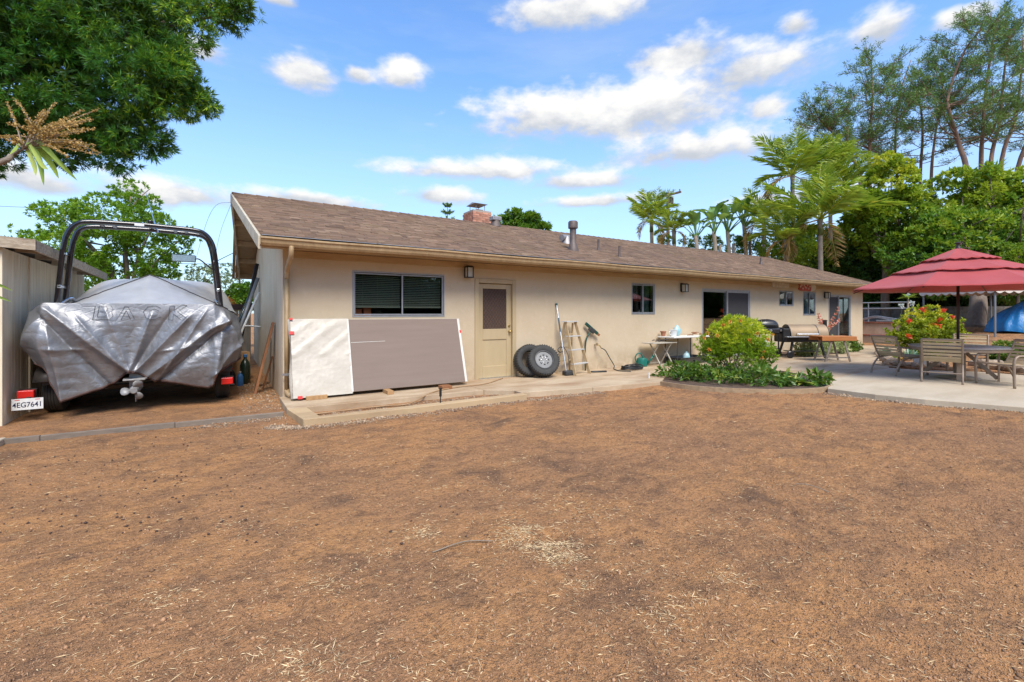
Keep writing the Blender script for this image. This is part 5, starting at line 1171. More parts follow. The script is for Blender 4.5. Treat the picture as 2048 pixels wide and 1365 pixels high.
for px in (1533, 1553):
    mb = MB(); mb.m = Matrix.Translation((X1(px), -.255, Z1(661))) @ Matrix.Rotation(R(90), 4, 'X'); mb.lathe([(.035, 0), (.035, .02), (0, .025)], 14); mb.build('knob', 'steel_edge', t, **b)
for x in (-.30, .30):
    for y in (-.2, .2): MB().bar((x, y, 0), (x, y, Z1(668.2)), .035, .035).build('leg', 'grill_black', t, bevel=.004, **b)
MB().box(-.33, .33, -.23, .23, .28, .30).build('cart_shelf', 'grill_black', t, **b)
mat('tank_pale', (.50, .56, .55), .5, col2=(.42, .48, .47)); tk = thing('gas_tank', 'pale gas cylinder on the cart shelf under the portable grill', 'gas cylinder', (g1.x, g1.y, .302), RZ); mb = MB(); mb.lathe([(.10, 0), (.12, .03), (.12, .22), (.08, .28), (.03, .30), (.03, .33), (0, .33)], 18); smooth_angle(mb.build('cylinder', 'tank_pale', tk, **b)); mb = MB(); mb.lathe([(.07, .28), (.075, .29), (.075, .37), (.065, .37), (.065, .29)], 16); mb.build('collar', 'tank_pale', tk, **b)
g2 = DP(1664, 0, 13.35); k2 = 13.35 / 910; X2 = lambda px: (px - 1664) * k2; tz2 = .735
mat('table_orange', (.50, .20, .065), .45, col2=(.40, .14, .04), scale=3, stretch=(1, 8, 8), bump=.08); mat('leg_grey', (.22, .18, .14), .7, col2=(.30, .25, .2), scale=6)
t = thing('wooden_side_table', 'orange-brown slatted wooden folding table with grey crossed legs', 'table', (g2.x, g2.y, .001), RZ)
for k in range(6): y = -.27 + k * .092; MB().box(X2(1631), X2(1699), y, y + .086, tz2 - .022, tz2).build('top_slat', 'table_orange', t, bevel=.004, **b)
MB().box(X2(1631), X2(1699), -.293, -.272, tz2 - .13, tz2 - .004).build('apron', 'table_orange', t, bevel=.004, **b); MB().box(X2(1631), X2(1699), .284, .305, tz2 - .13, tz2 - .004).build('apron', 'table_orange', t, bevel=.004, **b)
for y in (-.24, .24):
    for s in (-1, 1): MB().bar((s * .36, y, 0), (s * .18, y, tz2 - .13), .05, .03, (0, 1, 0)).build('leg', 'leg_grey', t, bevel=.003, **b); MB().bar((s * .22, y * .97, tz2 - .14), (s * .30, y * .97, tz2 - .024), .03, .03, (0, 1, 0)).build('leg_top', 'table_orange', t, **b)
    MB().bar((-.33, y, .12), (.33, y, .12), .03, .035).build('stretcher', 'leg_grey', t, **b)
MB().bar((-.15, 0, .60), (.15, 0, .60), .46, .02).build('cross_slat', 'table_orange', t, **b)
# wall decorations
mat('driftwood', (.70, .66, .58), .8, col2=(.45, .36, .27), scale=8, bump=.3); mat('board_red', (.48, .055, .03), .5, col2=(.38, .04, .025)); mat('board_cream', (.74, .70, .62), .5)
xa, xb = W(1544, 570, -.03).x, W(1578, 570, -.03).x; zc = W(1560, 569.5, -.03).z
o = MB().prism([(xa, zc - .07), (xa + .05, zc - .10), (xb - .05, zc - .10), (xb, zc - .06), (xb, zc + .06), (xb - .04, zc + .10), (xa + .06, zc + .10), (xa, zc + .08)], 0, .035).build('driftwood_plaque', 'driftwood', bevel=.008); o.matrix_basis = Matrix(((1, 0, 0, 0), (0, 0, 1, -.037), (0, 1, 0, 0), (0, 0, 0, 1))); tag(o, 'weathered white wooden plaque on the wall under the eave', 'plaque')
xa, xb = W(1598, 575, -.03).x, W(1632, 575, -.03).x; zc = W(1615, 574.5, -.03).z; L_ = xb - xa
t = thing('wall_surfboard', 'red floral surfboard with white nose hung on the wall above the narrow window', 'surfboard', (xa, -.002, zc)); MM = Matrix(((1, 0, 0, 0), (0, 0, -1, 0), (0, 1, 0, 0), (0, 0, 0, 1)))
def bh(f): return .15 * (1 - max(0, (f - .72) / .28) ** 2) ** .5 * (1 - .35 * max(0, (.15 - f) / .15) ** 2)
def bpoly(f0, f1, s=1): fs_ = np.linspace(f0, f1, 12); return [(f * L_, -bh(f) * s) for f in fs_] + [(f * L_, bh(f) * s) for f in fs_[::-1]]
mb = MB(); mb.m = MM; mb.prism(bpoly(0, .70), 0, .035); mb.build('red_body', 'board_red', t, **b); mb = MB(); mb.m = MM; mb.prism(bpoly(.705, .995), 0, .035); mb.build('white_nose', 'board_cream', t, **b)
for k in range(9):
    mb = MB(); mb.m = MM @ Matrix.Translation((L_ * (.08 + .068 * k), .07 * math.sin(k * 2.4), .0365)) ; pl_ = []
    for i in range(10): a_ = i * .628; r_ = .055 * (1 if i % 2 == 0 else .5); pl_.append((r_ * math.cos(a_), r_ * math.sin(a_)))
    mb.prism(pl_, 0, .002); mb.build('flower_print', 'board_cream', t, **b)
# things on the inside sill of the wide window
mat('orange_box', (.55, .13, .04), .6)
MB().box(1.99, 3.78, .152, .40, 1.28, 1.3285).build('window_shelf', 'dark_room', house)
for (x, s, h, m, lb) in ((2.12, .15, .15, 'orange_box', 'lower orange box on the sill inside the wide window'), (2.30, .14, .185, 'orange_box', 'taller orange box on the sill inside the wide window')):
    t = thing('storage_box', lb, 'box', (x, .25, 1.3295), group='boxes on the window sill'); MB().box(-s / 2, s / 2, -.06, .06, 0, h - .02).build('box_body', m, t, world=False, bevel=.004); MB().box(-s / 2 - .004, s / 2 + .004, -.064, .064, h - .019, h).build('lid', m, t, world=False)
# ---------------------------------------------------------------- patio set
mat('frame_tan', (.33, .245, .175), .45, .1, col2=(.27, .20, .145), scale=9); mat('strap_tan', (.54, .43, .275), .6, col2=(.45, .35, .21), scale=6, rnd=.08, bump=.05); mat('table_top', (.30, .285, .27), .35, col2=(.36, .34, .32), scale=5)
b = dict(world=False)
def make_chair():
    t = thing('patio_chair', 'tan strap patio chair', 'chair', group='strap chairs around the patio table')
    for s in (-1, 1):
        x = s * .30
        MB().tube(spline([(x, -.44, 0), (x, -.41, .14), (x, -.31, .29), (x, -.20, .37), (x, .10, .405), (x, .34, .425)], 6), .019, 8).build('rear_leg', 'frame_tan', t, smooth=True, **b)
        MB().tube(spline([(x, -.21, .37), (x, -.27, .46), (x, -.37, .68), (x, -.45, .875)], 5), .018, 8).build('back_post', 'frame_tan', t, smooth=True, **b)
        xo = s * .335
        MB().tube(spline([(xo, .33, 0), (xo, .34, .30), (xo, .335, .50), (xo, .28, .585), (xo, .16, .60), (xo, -.10, .615), (xo - s * .03, -.33, .63)], 6), .019, 8, flat=1.25).build('arm', 'frame_tan', t, smooth=True, **b)
        MB().bar((s * .30, .30, .42), (s * .335, .33, .42), .03, .03).build('arm_bracket', 'frame_tan', t, **b)
    MB().tube([(-.30, -.45, .873), (.30, -.45, .873)], .017, 8).build('top_rail', 'frame_tan', t, **b); MB().tube([(-.30, -.39, .20), (.30, -.39, .20)], .014, 8).build('stretcher', 'frame_tan', t, **b); MB().tube([(-.30, .345, .425), (.30, .345, .425)], .017, 8).build('seat_rail', 'frame_tan', t, **b)
    bp = [Vector((0, -.215, .40)), Vector((0, -.29, .50)), Vector((0, -.375, .69)), Vector((0, -.445, .855))]; bs = spline(bp, 12)
    for k in range(8):
        i = int(1 + k * (len(bs) - 3) / 7.2); p, q = bs[i], bs[min(i + 3, len(bs) - 1)]; d_ = (q - p).normalized()
        a = p; c = p + d_ * .048; o_ = Vector((0, .004, .002))
        mb = MB(); mb.add([(-.31, a.y, a.z), (.31, a.y, a.z), (.31, c.y, c.z), (-.31, c.y, c.z), (-.31, a.y + .005, a.z + .003), (.31, a.y + .005, a.z + .003), (.31, c.y + .005, c.z + .003), (-.31, c.y + .005, c.z + .003)], [(3, 2, 1, 0), (4, 5, 6, 7), (0, 1, 5, 4), (1, 2, 6, 5), (2, 3, 7, 6), (3, 0, 4, 7)]); mb.build('back_strap', 'strap_tan', t, **b)
    for k in range(8):
        y = -.185 + k * .064; z = .395 + .035 * (y + .18)
        MB().box(-.315, .315, y, y + .05, z + .012, z + .018).build('seat_strap', 'strap_tan', t, **b)
    return t
proto = make_chair()
def put_chair(o, px, py, toward, label):
    p = G(px, py); d_ = Vector(toward) - Vector((p.x, p.y, 0)) if not isinstance(toward, float) else None
    rz_ = math.atan2(-d_.x, d_.y) if d_ is not None else toward
    o.matrix_basis = Matrix.Translation((p.x, p.y, .001)) @ Matrix.Rotation(rz_, 4, 'Z'); o['label'] = label
TC = G(1916, 757); tcen = (TC.x, TC.y, 0)
chairs = [proto] + [copy_tree(proto) for _ in range(3)]
put_chair(chairs[0], 1884, 762, (TC.x + .0, TC.y + .25, 0), 'tan strap patio chair turned with its back to the dirt yard')
put_chair(chairs[1], 1937, 743, tcen, 'tan strap patio chair across the table, facing the dirt yard')
put_chair(chairs[2], 1800, 748, R(-115.0), 'tan strap patio chair nearest the house and the potted succulents')
put_chair(chairs[3], 2022, 772, R(60.0), 'tan strap patio chair on the side of the table away from the house')
t = thing('patio_table', 'round patio table with grey top and wide brown legs under the umbrella', 'table', (TC.x, TC.y, .001), AZ - R(90))
mb = MB(); mb.lathe([(0.03, .665), (.80, .665), (.815, .672), (.815, .69), (.80, .70), (.03, .70)], 48, True); smooth_angle(mb.build('table_top', 'table_top', t, **b))
mb = MB(); mb.lathe([(.77, .61), (.80, .61), (.80, .664), (.77, .664)], 48, True); mb.build('rim', 'frame_tan', t, **b)
for a_ in (48, 132, 228, 312):
    c, s = math.cos(R(a_)), math.sin(R(a_)); MB().bar((.60 * c, .60 * s, 0), (.60 * c, .60 * s, .61), .10, .035, (c, s, 0)).build('leg', 'frame_tan', t, bevel=.006, **b); MB().bar((.585 * c, .585 * s, .05), (.13 * c, .13 * s, .55), .07, .03, (-s, c, 0)).build('strut', 'frame_tan', t, bevel=.004, **b)
mb = MB(); mb.lathe([(.10, .54), (.14, .54), (.14, .57), (.10, .57)], 20, True); mb.build('strut_ring', 'frame_tan', t, **b)
# umbrella
def f_canvas(t, p, v):
    n = t.noise(v, 3, 5, .6); c = t.mix(t.mr(n, .3, .7), (.56, .095, .090), (.50, .075, .072)); t.l(c, p.inputs['Base Color']); p.inputs['Roughness'].default_value = .85; p.inputs['Sheen Weight'].default_value = .25
    tr = t.n('ShaderNodeBsdfTranslucent'); tr.inputs[0].default_value = (.55, .05, .04, 1); mx = t.n('ShaderNodeMixShader'); mx.inputs[0].default_value = .30; out = [x for x in t.t.nodes if x.bl_idname == 'ShaderNodeOutputMaterial'][0]
    t.l(p.outputs[0], mx.inputs[1]); t.l(tr.outputs[0], mx.inputs[2]); t.l(mx.outputs[0], out.inputs[0]); bump(t, p, t.noise(v, 240, 2, .5), .15, .004)
custom('canvas_red', f_canvas); mat('pole_brown', (.055, .035, .028), .4, .3, col2=(.04, .026, .02))
um = thing('patio_umbrella', 'large dusty red three-tier market umbrella over the patio table', 'umbrella', (TC.x, TC.y, .001)); UZ = 0.0
MB().tube([(0, 0, .04), (0, 0, 2.80)], .026, 12).build('pole', 'pole_brown', um, smooth=True, **b)
mb = MB(); mb.lathe([(0, 0), (.36, 0), (.37, .012), (.34, .03), (.20, .05), (.05, .07), (.05, .22), (0.0, .22)], 32); smooth_angle(mb.build('base', 'frame_tan', um, **b))
UR = 1.97; ph0 = AZ + R(166)
def tier(name, r0, z0, r1, z1, sag, scal):
    mb = MB(); nr, na_ = 7, 12; V = []; 
    for j in range(nr + 1):
        f = j / nr; r_ = r0 + (r1 - r0) * f; z = z0 + (z1 - z0) * f
        for k in range(8 * na_):
            q = (k % na_) / na_; rad = math.cos(math.pi / 8) / math.cos((q - .5) * math.pi / 4); sg = math.sin(q * math.pi)
            wv = scal * math.sin(q * math.pi * 6) * (1 if j == nr else 0)
            V.append((r_ * rad * math.cos(ph0 + 2 * math.pi * k / (8 * na_)), r_ * rad * math.sin(ph0 + 2 * math.pi * k / (8 * na_)), z - sag * sg * math.sin(math.pi * min(1, f * .8 + .1)) + wv))
    n = 8 * na_; mb.add(V, [(j * n + k, j * n + (k + 1) % n, (j + 1) * n + (k + 1) % n, (j + 1) * n + k) for j in range(nr) for k in range(n)])
    o = mb.build(name, 'canvas_red', um, solid=.004, **b); return smooth_angle(o, 12)
tier('top_tier', .03, 2.80, .66, 2.53, .015, .012); tier('middle_tier', .52, 2.535, 1.22, 2.27, .02, .010); tier('canopy', 1.08, 2.285, UR, 1.925, .045, .004)
for k in range(8):
    a_ = ph0 + k * math.pi / 4; c, s = math.cos(a_), math.sin(a_); MB().tube([(.05 * c, .05 * s, 2.70), (.6 * c, .6 * s, 2.46), (1.15 * c, 1.15 * s, 2.215), (UR * .985 * c, UR * .985 * s, 1.895)], .010, 6).build('rib', 'pole_brown', um, **b); MB().bar((.05 * c, .05 * s, 2.02), (.95 * c, .95 * s, 2.31), .014, .018).build('strut', 'pole_brown', um, **b)
mb = MB(); mb.m = Matrix.Translation((0, 0, 1.98)); mb.lathe([(.03, 0), (.05, .01), (.05, .07), (.03, .08)], 14); mb.build('hub', 'pole_brown', um, **b)
mb = MB(); mb.m = Matrix.Translation((0, 0, 2.795)); mb.lathe([(.05, 0), (.045, .02), (.03, .05), (.032, .09), (.055, .105), (.055, .125), (.03, .135), (0, .135)], 16); smooth_angle(mb.build('finial', 'pole_brown', um, **b))

# ---------------------------------------------------------------- terrace, planters, wall, canopy
mat('block_peach', (.56, .42, .30), .9, col2=(.44, .31, .21), scale=6, bump=.35, bscale=40, rnd=.10); mat('plaster_peach', (.60, .44, .31), .9, col2=(.42, .28, .18), scale=3, bump=.3, bscale=30, world_co=True); mat('cap_red', (.34, .12, .07), .85, col2=(.25, .085, .05), scale=7, bump=.3, rnd=.2); mat('block_grey', (.255, .235, .215), .95, col2=(.17, .155, .14), scale=5, bump=.4, bscale=40, rnd=.15)
def block_wall(t, p, q, z0, rows, bl, bh_, th, m, mort='mortar'):
    """courses of single blocks from p to q (xy)"""
    p, q = Vector(p), Vector(q); d_ = q - p; L_ = d_.length; ang = math.atan2(d_.y, d_.x); n = int(L_ / bl); bl = L_ / n
    mb = MB(); mb.m = Matrix.Translation((p.x, p.y, 0)) @ Matrix.Rotation(ang, 4, 'Z'); mb.box(0, L_, -th / 2 + .012, th / 2 - .012, z0 - .25, z0 + rows * bh_ - .006); co = mb.build('wall_core', mort, t)
    me = None
    for r_ in range(rows):
        for i in range(n + (r_ % 2)):
            c = (i + .5 - .5 * (r_ % 2)) * bl; half = (r_ % 2) and i in (0, n)
            if half: c = bl * .25 if i == 0 else L_ - bl * .25
            if me is None:
                mk = MB().box(-bl / 2 + .005, bl / 2 - .005, -th / 2, th / 2, .005, bh_ - .005); me = bpy.data.meshes.new('block'); me.from_pydata(mk.v, [], mk.f); me.materials.append(MATS[m])
            o = bpy.data.objects.new('block', me); w = p + d_.normalized() * c; o.location = (w.x, w.y, z0 + r_ * bh_); o.rotation_euler = (0, 0, ang); o.scale = (.48 if half else 1, 1, 1); link(o, t)
t1 = thing('block_planter', 'peach block planter with red brick cap beside the end of the house', 'planter', (24.45, -.2, 0)); block_wall(t1, (24.45, -2.2), (24.45, 3.2), 0.0, 2, .40, .20, .15, 'block_peach')
def cap_row(t, x, y0, y1, z, w_):
    y = y0
    while y < y1: o = MB().box(x - w_ / 2, x + w_ / 2, y + .004, min(y1, y + .215), z, z + .06).build('cap_brick', 'cap_red', t, bevel=.006); y += .225
cap_row(t1, 24.45, -2.2, 3.2, .401, .22)
t2 = thing('retaining_wall', 'stained peach plastered upper retaining wall with red brick cap', 'wall', (25.5, 0, .4)); MB().box(25.43, 25.57, -2.3, 3.2, .2, .94).build('wall', 'plaster_peach', t2, bevel=.01); cap_row(t2, 25.5, -2.3, 3.2, .941, .24)
MB().box(24.53, 25.42, -2.2, 3.2, .2, .36).build('planter_soil', 'dirt')['kind'] = 'structure'
wp, wq = DP(1660, 0, 27.5), DP(2180, 0, 23.0)
bw = thing('block_wall', 'long grey block garden wall in front of the hedge and trees', 'wall', ((wp.x + wq.x) / 2, (wp.y + wq.y) / 2, .8)); block_wall(bw, wp.xy, wq.xy, .80, 5, .40, .195, .15, 'block_grey')
mat('rail_grey', (.42, .43, .43), .45, .5, col2=(.34, .35, .35))
t = thing('hand_rail', 'grey metal tube rail above the peach retaining wall', 'rail', (26.3, 0, .9)); 
for z, e in ((1.90, -.9), (1.62, -1.0)): MB().tube(spline([(26.3, 3.4, z), (26.3, 1.5, z), (26.3, e + .25, z), (26.3, e + .05, z - .10), (26.3, e, z - .35), (26.3, e, .80)], 6), .028, 8).build('rail_tube', 'rail_grey', t, smooth=True)
for y in (.8, 2.4): MB().tube([(26.3, y, .80), (26.3, y, 1.89)], .024, 8).build('rail_post', 'rail_grey', t)
t = thing('lounge_frames', 'stack of silver tube lounge frames lying on the retaining wall', 'frames', (25.5, .2, 1.0))
for k in range(3): MB().tube(spline([(25.5, 1.6 - k * .08, 1.012 + k * .04), (25.5, .9 - k * .05, 1.03 + k * .05), (25.5, .25, 1.20 + k * .035), (25.5, -.4, 1.07 + k * .05), (25.5, -.9, 1.02 + k * .04)], 6), .02, 7).build('frame_tube', 'aluminium', t, smooth=True)
MB().box(25.40, 25.6, -1.35, .2, 1.003, 1.09).build('folded_mat', 'pipe_grey', t, bevel=.02)
cc = Vector((24.95, -1.0, .40)); pts = [(cc.x + (.28 + .03 * math.sin(k)) * math.cos(k * .33), cc.y + (.3 + .03 * math.cos(k * 1.3)) * math.sin(k * .33), cc.z - .02 + k * .0011) for k in range(100)]
o = MB().tube(pts, .016, 6).build('hose_coil', 'plastic_green', smooth=True); tag(o, 'green hose coiled on the soil of the block planter', 'hose')
o = MB().tube([(24.9, -1.35, .36), (25.40, -1.65, 1.15)], .014, 6).build('shovel_handle', 'hem_brown', smooth=True); tag(o, 'thin dark handle leaning on the peach retaining wall', 'handle')
# canopy and blue tarp heap
mat('canopy_white', (.66, .60, .52), .8, col2=(.58, .52, .44)); mat('post_grey', (.25, .27, .28), .5, .3)
c0 = DP(1990, 0, 17.3); ux, uy = RT.xy, FW.xy; t = thing('shade_canopy', 'white shade canopy with scalloped valance on grey posts beyond the umbrella', 'canopy', (c0.x, c0.y, .5)); zc = 2.42; S = 3.0
cor = [Vector((c0.x + a * ux[0] * S + d_ * uy[0] * S, c0.y + a * ux[1] * S + d_ * uy[1] * S)) for a, d_ in ((0, 0), (1, 0), (1, 1), (0, 1))]
for c in cor: MB().tube([(c.x, c.y, float(ground_base(c.x, c.y)) - .02), (c.x, c.y, zc)], .035, 8).build('post', 'post_grey', t)
o_ = (cor[0] - cor[2]).normalized() * .12
for i in range(4):
    p, q = cor[i], cor[(i + 1) % 4]; ctr = (cor[0] + cor[2]) / 2; p = p + (p - ctr).normalized() * .15; q = q + (q - ctr).normalized() * .15; n = 60; V = []
    for k in range(n + 1): w = p.lerp(q, k / n); V += [(w.x, w.y, zc + .02), (w.x, w.y, zc - .17 - .09 * abs(math.sin(k / n * math.pi * 9)))]
    mb = MB(); mb.add(V, [(2 * k, 2 * k + 2, 2 * k + 3, 2 * k + 1) for k in range(n)]); mb.build('valance', 'canopy_white', t, solid=.004)
    mb = MB(); mb.add([(p.x, p.y, zc + .021), (q.x, q.y, zc + .021), (ctr.x, ctr.y, zc + .55)], [(0, 1, 2)]); mb.build('roof_panel', 'canopy_white', t, solid=.004)
def f_blue(t, p, v):
    n = t.noise(v, 5, 6, .65, 1.2); c = t.mix(t.mr(n, .3, .7), (.012, .155, .40), (.02, .22, .52)); t.l(c, p.inputs['Base Color']); p.inputs['Roughness'].default_value = .35; bump(t, p, n, .6, .05)
custom('tarp_blue', f_blue)
c1 = DP(2052, 0, 18.2); n, rows = 72, 30; V = []; zb = float(ground_base(c1.x, c1.y)) - .02
for j in range(rows + 1):
    f = j / rows
    for i in range(n):
        a_ = 2 * math.pi * i / n; r_ = (1 - f ** 1.9) * (1 + .10 * math.sin(a_ * 3 + 1) + .06 * math.sin(a_ * 7)) + .02; fold = .05 * math.sin(a_ * 14 + f * 3) * (1 - f) + .03 * math.sin(a_ * 23)
        V.append((c1.x + (1.12 * r_ + fold) * math.cos(a_) * 1.0, c1.y + (1.0 * r_ + fold) * math.sin(a_), zb + 1.22 * f ** .85 + .03 * math.sin(a_ * 5 + f * 9)))
mb = MB(); mb.add(V, [(j * n + i, j * n + (i + 1) % n, (j + 1) * n + (i + 1) % n, (j + 1) * n + i) for j in range(rows) for i in range(n)] + [tuple(rows * n + i for i in range(n))]); o = mb.build('tarp_heap', 'tarp_blue', smooth=True); tag(o, 'domed heap under a bright blue tarp beside the shade canopy', 'tarp heap')
# ---- bed edging boards around the planted bed
mat('edge_wood', (.42, .29, .17), .85, col2=(.28, .19, .11), scale=5, stretch=(2, 2, 5), bump=.3, world_co=True)
ef = [G(a, c) for a, c in bedF]; pts = spline(ef, 2); lab = ['at the corner by the white pipe stub', 'before the low leafy plants', 'below the orange flowering bush', 'before the broad-leaved clump', 'where the bed meets the pale patio']
g_ = [pts[round(i * (len(pts) - 1) / 5):round((i + 1) * (len(pts) - 1) / 5) + 1] for i in range(5)]
for sgm, lb in zip(g_, lab):
    mb = MB()
    for p, q in zip(sgm, sgm[1:]): mb.bar((p.x, p.y, -.045), (q.x, q.y, -.045), .04, .11)
    o = mb.build('bed_edging', 'edge_wood'); tag(o, 'curved tan edging board ' + lb, 'edging board', 'edging of the planted bed')
bed = [(p.x, p.y) for p in ef] + [tuple(G(a, c).xy) for a, c in bedB[::-1]]
mat('soil_dark', (.075, .045, .03), .95, col2=(.12, .075, .05), scale=12, bump=.7, bscale=40, world_co=True)
MB().prism([(x, y) for x, y in bed], -.10, -.03).build('planting_bed', 'soil_dark')['kind'] = 'structure'
bed2 = [(15.9, -.03), (15.6, -.55), (16.2, -.95), (17.6, -1.25), (19.0, -1.1), (20.2, -.75), (20.4, -.03)]; MB().prism(bed2, .002, .035).build('planting_bed', 'soil_dark', bevel=.015)['kind'] = 'structure'
# rocks round the succulent bed
mat('rock_tan', (.46, .36, .26), .9, col2=(.30, .21, .14), scale=5, bump=.6, bscale=20, rnd=.25)
def rock_mesh(seed):
    r_ = random.Random(seed); bm = bmesh.new(); bmesh.ops.create_icosphere(bm, subdivisions=2, radius=1)
    cuts = [Vector((r_.gauss(0, 1), r_.gauss(0, 1), r_.gauss(0, 1))).normalized() for _ in range(7)]
    for v in bm.verts:
        for c in cuts:
            d_ = v.co.dot(c)
            if d_ > .62: v.co -= c * (d_ - .62) * .85
        v.co *= 1 + r_.uniform(-.05, .05)
    me = bpy.data.meshes.new('rock'); bm.to_mesh(me); bm.free(); me.materials.append(MATS['rock_tan']); return me
rms = [rock_mesh(k) for k in range(6)]
rl = [(1757, 711), (1760, 715), (1764, 719), (1769, 724), (1775, 728), (1783, 731), (1791, 733), (1800, 735), (1845, 736), (1870, 737), (1888, 738), (1972, 740), (1986, 742), (2000, 741), (2014, 744), (2030, 747), (2044, 749), (1774, 717), (1786, 722), (1962, 736), (1995, 734), (2024, 738), (1815, 735), (1830, 736)]
for k, (px, py) in enumerate(rl):
    p = G(px, py - 1); o = bpy.data.objects.new('rock', rms[k % 6]); s = random.uniform(.10, .19) * (1.25 if px > 1955 else 1); o.location = (p.x, p.y, .03 + s * .25); o.scale = (s * random.uniform(.9, 1.4), s, s * random.uniform(.55, .85)); o.rotation_euler = (random.uniform(-.3, .3), random.uniform(-.3, .3), random.uniform(0, 6)); link(o)
    tag(o, 'rough tan rock edging the succulent bed by the pale patio', 'rock', 'rocks edging the succulent bed')
sb = gp((2060, 751), (1960, 743), (1850, 740), (1778, 732), (1768, 721), (1757, 712)) + [(18.6, -2.1), (22, -2.6), (24, -4.5), (21, -7), (17.5, -8)]
MB().prism(sb, -.12, .025).build('planting_bed', 'dirt', bevel=.02)['kind'] = 'structure'
p = G(1834, 736); t = thing('white_bucket', 'white plastic bucket behind the strap chair at the rocks', 'bucket', (p.x + .3, p.y, .02)); mb = MB(); mb.lathe([(.15, 0), (.18, .24), (.19, .245), (.19, .27), (.175, .27), (.145, .02), (0, .02)], 22); smooth_angle(mb.build('body', 'pvc_white', t, **b)); MB().tube(arc((0, 0, .25), .185, R(200), R(340), 10, (1, 0, 0), (0, .5, .85)), .004, 5).build('handle', 'aluminium', t, **b)
# utility pole
mat('pole_wood', (.11, .075, .055), .9, col2=(.17, .12, .09), scale=3, bump=.4)
up0 = DP(1336, 0, 40); up0.z = 0; u = thing('utility_pole', 'wooden utility pole with crossarm behind the palms', 'utility pole', (up0.x, up0.y, 0)); MB().tube([(0, 0, 0), (0, 0, 12.0)], [.18, .13], 12).build('pole', 'pole_wood', u, **b)
a = DP(1313, 397, 40.8) - up0; c = DP(1362, 384, 39.2) - up0; a.z += 0; MB().bar((a.x, a.y, a.z), (c.x, c.y, c.z), .14, .16).build('crossarm', 'pole_wood', u, **b)
for f in (.05, .3, .7, .95):
    w = Vector(a).lerp(Vector(c), f); mb = MB(); mb.m = Matrix.Translation((w.x, w.y, w.z + .08)); mb.lathe([(.03, 0), (.06, .05), (.05, .12), (.07, .16), (.0, .2)], 8); mb.build('insulator', 'galvanised', u, **b)
mb = MB(); mb.m = Matrix.Translation((.32, -.1, 11.0)); mb.lathe([(.17, 0), (.19, .05), (.19, .55), (.12, .62), (0, .62)], 14); mb.build('transformer', 'vent_paint', u, **b)
MB().box(.10, .22, -.1, 0.0, 11.2, 11.3).build('bracket', 'galvanised', u, **b)
# ---------------------------------------------------------------- vegetation
mat('bark', (.14, .105, .08), .95, col2=(.22, .17, .13), scale=6, stretch=(2, 2, .5), bump=.8, bscale=14); mat('bark_pale', (.30, .24, .18), .9, col2=(.20, .155, .115), scale=5, bump=.4); mat('bark_pine', (.27, .155, .105), .95, col2=(.17, .11, .085), scale=4, bump=.6, bscale=12); mat('stem_green', (.10, .13, .03), .7, col2=(.07, .09, .02))
leaf_mat('leaf_podo', (.006, .032, .006), (.034, .135, .014), (.27, .36, .022), .30); leaf_mat('leaf_feather', (.045, .125, .010), (.15, .27, .018), (.30, .36, .03), .45)
leaf_mat('leaf_broad', (.018, .058, .008), (.080, .165, .016), (.26, .30, .024), .38, .38, .4); leaf_mat('leaf_yellow', (.05, .11, .010), (.19, .26, .018), (.40, .38, .03), .42)
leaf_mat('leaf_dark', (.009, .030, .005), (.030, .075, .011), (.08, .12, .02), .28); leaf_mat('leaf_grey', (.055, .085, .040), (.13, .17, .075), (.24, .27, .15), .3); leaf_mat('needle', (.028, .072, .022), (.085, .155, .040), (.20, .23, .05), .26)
leaf_mat('leaf_palm', (.07, .14, .012), (.29, .34, .035), (.46, .40, .06), .48); leaf_mat('leaf_strel', (.05, .12, .03), (.14, .23, .07), (.28, .32, .12), .36, .3, .5); leaf_mat('leaf_bush', (.05, .115, .006), (.22, .31, .014), (.46, .44, .03), .45)
leaf_mat('leaf_low', (.016, .050, .008), (.075, .14, .018), (.28, .27, .05), .32, .35, .45); leaf_mat('leaf_varieg', (.10, .15, .06), (.30, .32, .15), (.55, .52, .32), .3); leaf_mat('leaf_hib', (.05, .10, .008), (.26, .29, .016), (.55, .40, .03), .45); leaf_mat('leaf_blue', (.07, .14, .10), (.15, .24, .18), (.24, .32, .22), .25)
leaf_mat('leaf_strap', (.10, .17, .02), (.22, .29, .05), (.36, .38, .12), .38); leaf_mat('leaf_dry', (.20, .11, .035), (.34, .21, .075), (.46, .31, .12), .25, .8); leaf_mat('petal_orange', (.75, .14, .02), (.85, .26, .05), (.9, .4, .12), .35); leaf_mat('petal_red', (.60, .015, .012), (.78, .04, .025), (.85, .10, .05), .35); leaf_mat('petal_pink', (.60, .10, .08), (.70, .2, .16), (.75, .32, .28), .35); leaf_mat('petal_white', (.6, .6, .62), (.75, .74, .78), (.8, .8, .8), .35)
def lob3(L, dflt):
    out = []
    for q in L:
        px, py, dp, rp = q[0], q[1], q[2] if q[2] else dflt, q[3]; fl = q[4] if len(q) > 4 else .85; r_ = rp / 910 * dp; out.append((tuple(DP(px, py, dp)), (r_, r_, r_ * fl)))
    return out
def foliage(name, parent, lobes, n, k, L, Wd, spread, m, clump=.32, sub=26, bias=None, droop=0.0, inner=.12, world=True, fold=.25):
    P_, D_, C_ = crown_points(lobes, n, clump, sub, inner); D2 = cone_dirs(D_, k, spread); P2 = np.repeat(P_, k, 0); C2 = np.repeat(C_, k)
    Ls = L * rng.uniform(.65, 1.25, len(P2)); V, F, li = leaves(P2 + D2 * 0, D2, Ls, Wd * rng.uniform(.7, 1.3, len(P2)), fold, droop)
    r_ = np.clip(.55 * C2 + .45 * rng.random(len(P2)) * .9 + (bias(P2) if bias else 0), 0, 1)
    return np_mesh(name, V, F, m, parent, r_[li], world=world)
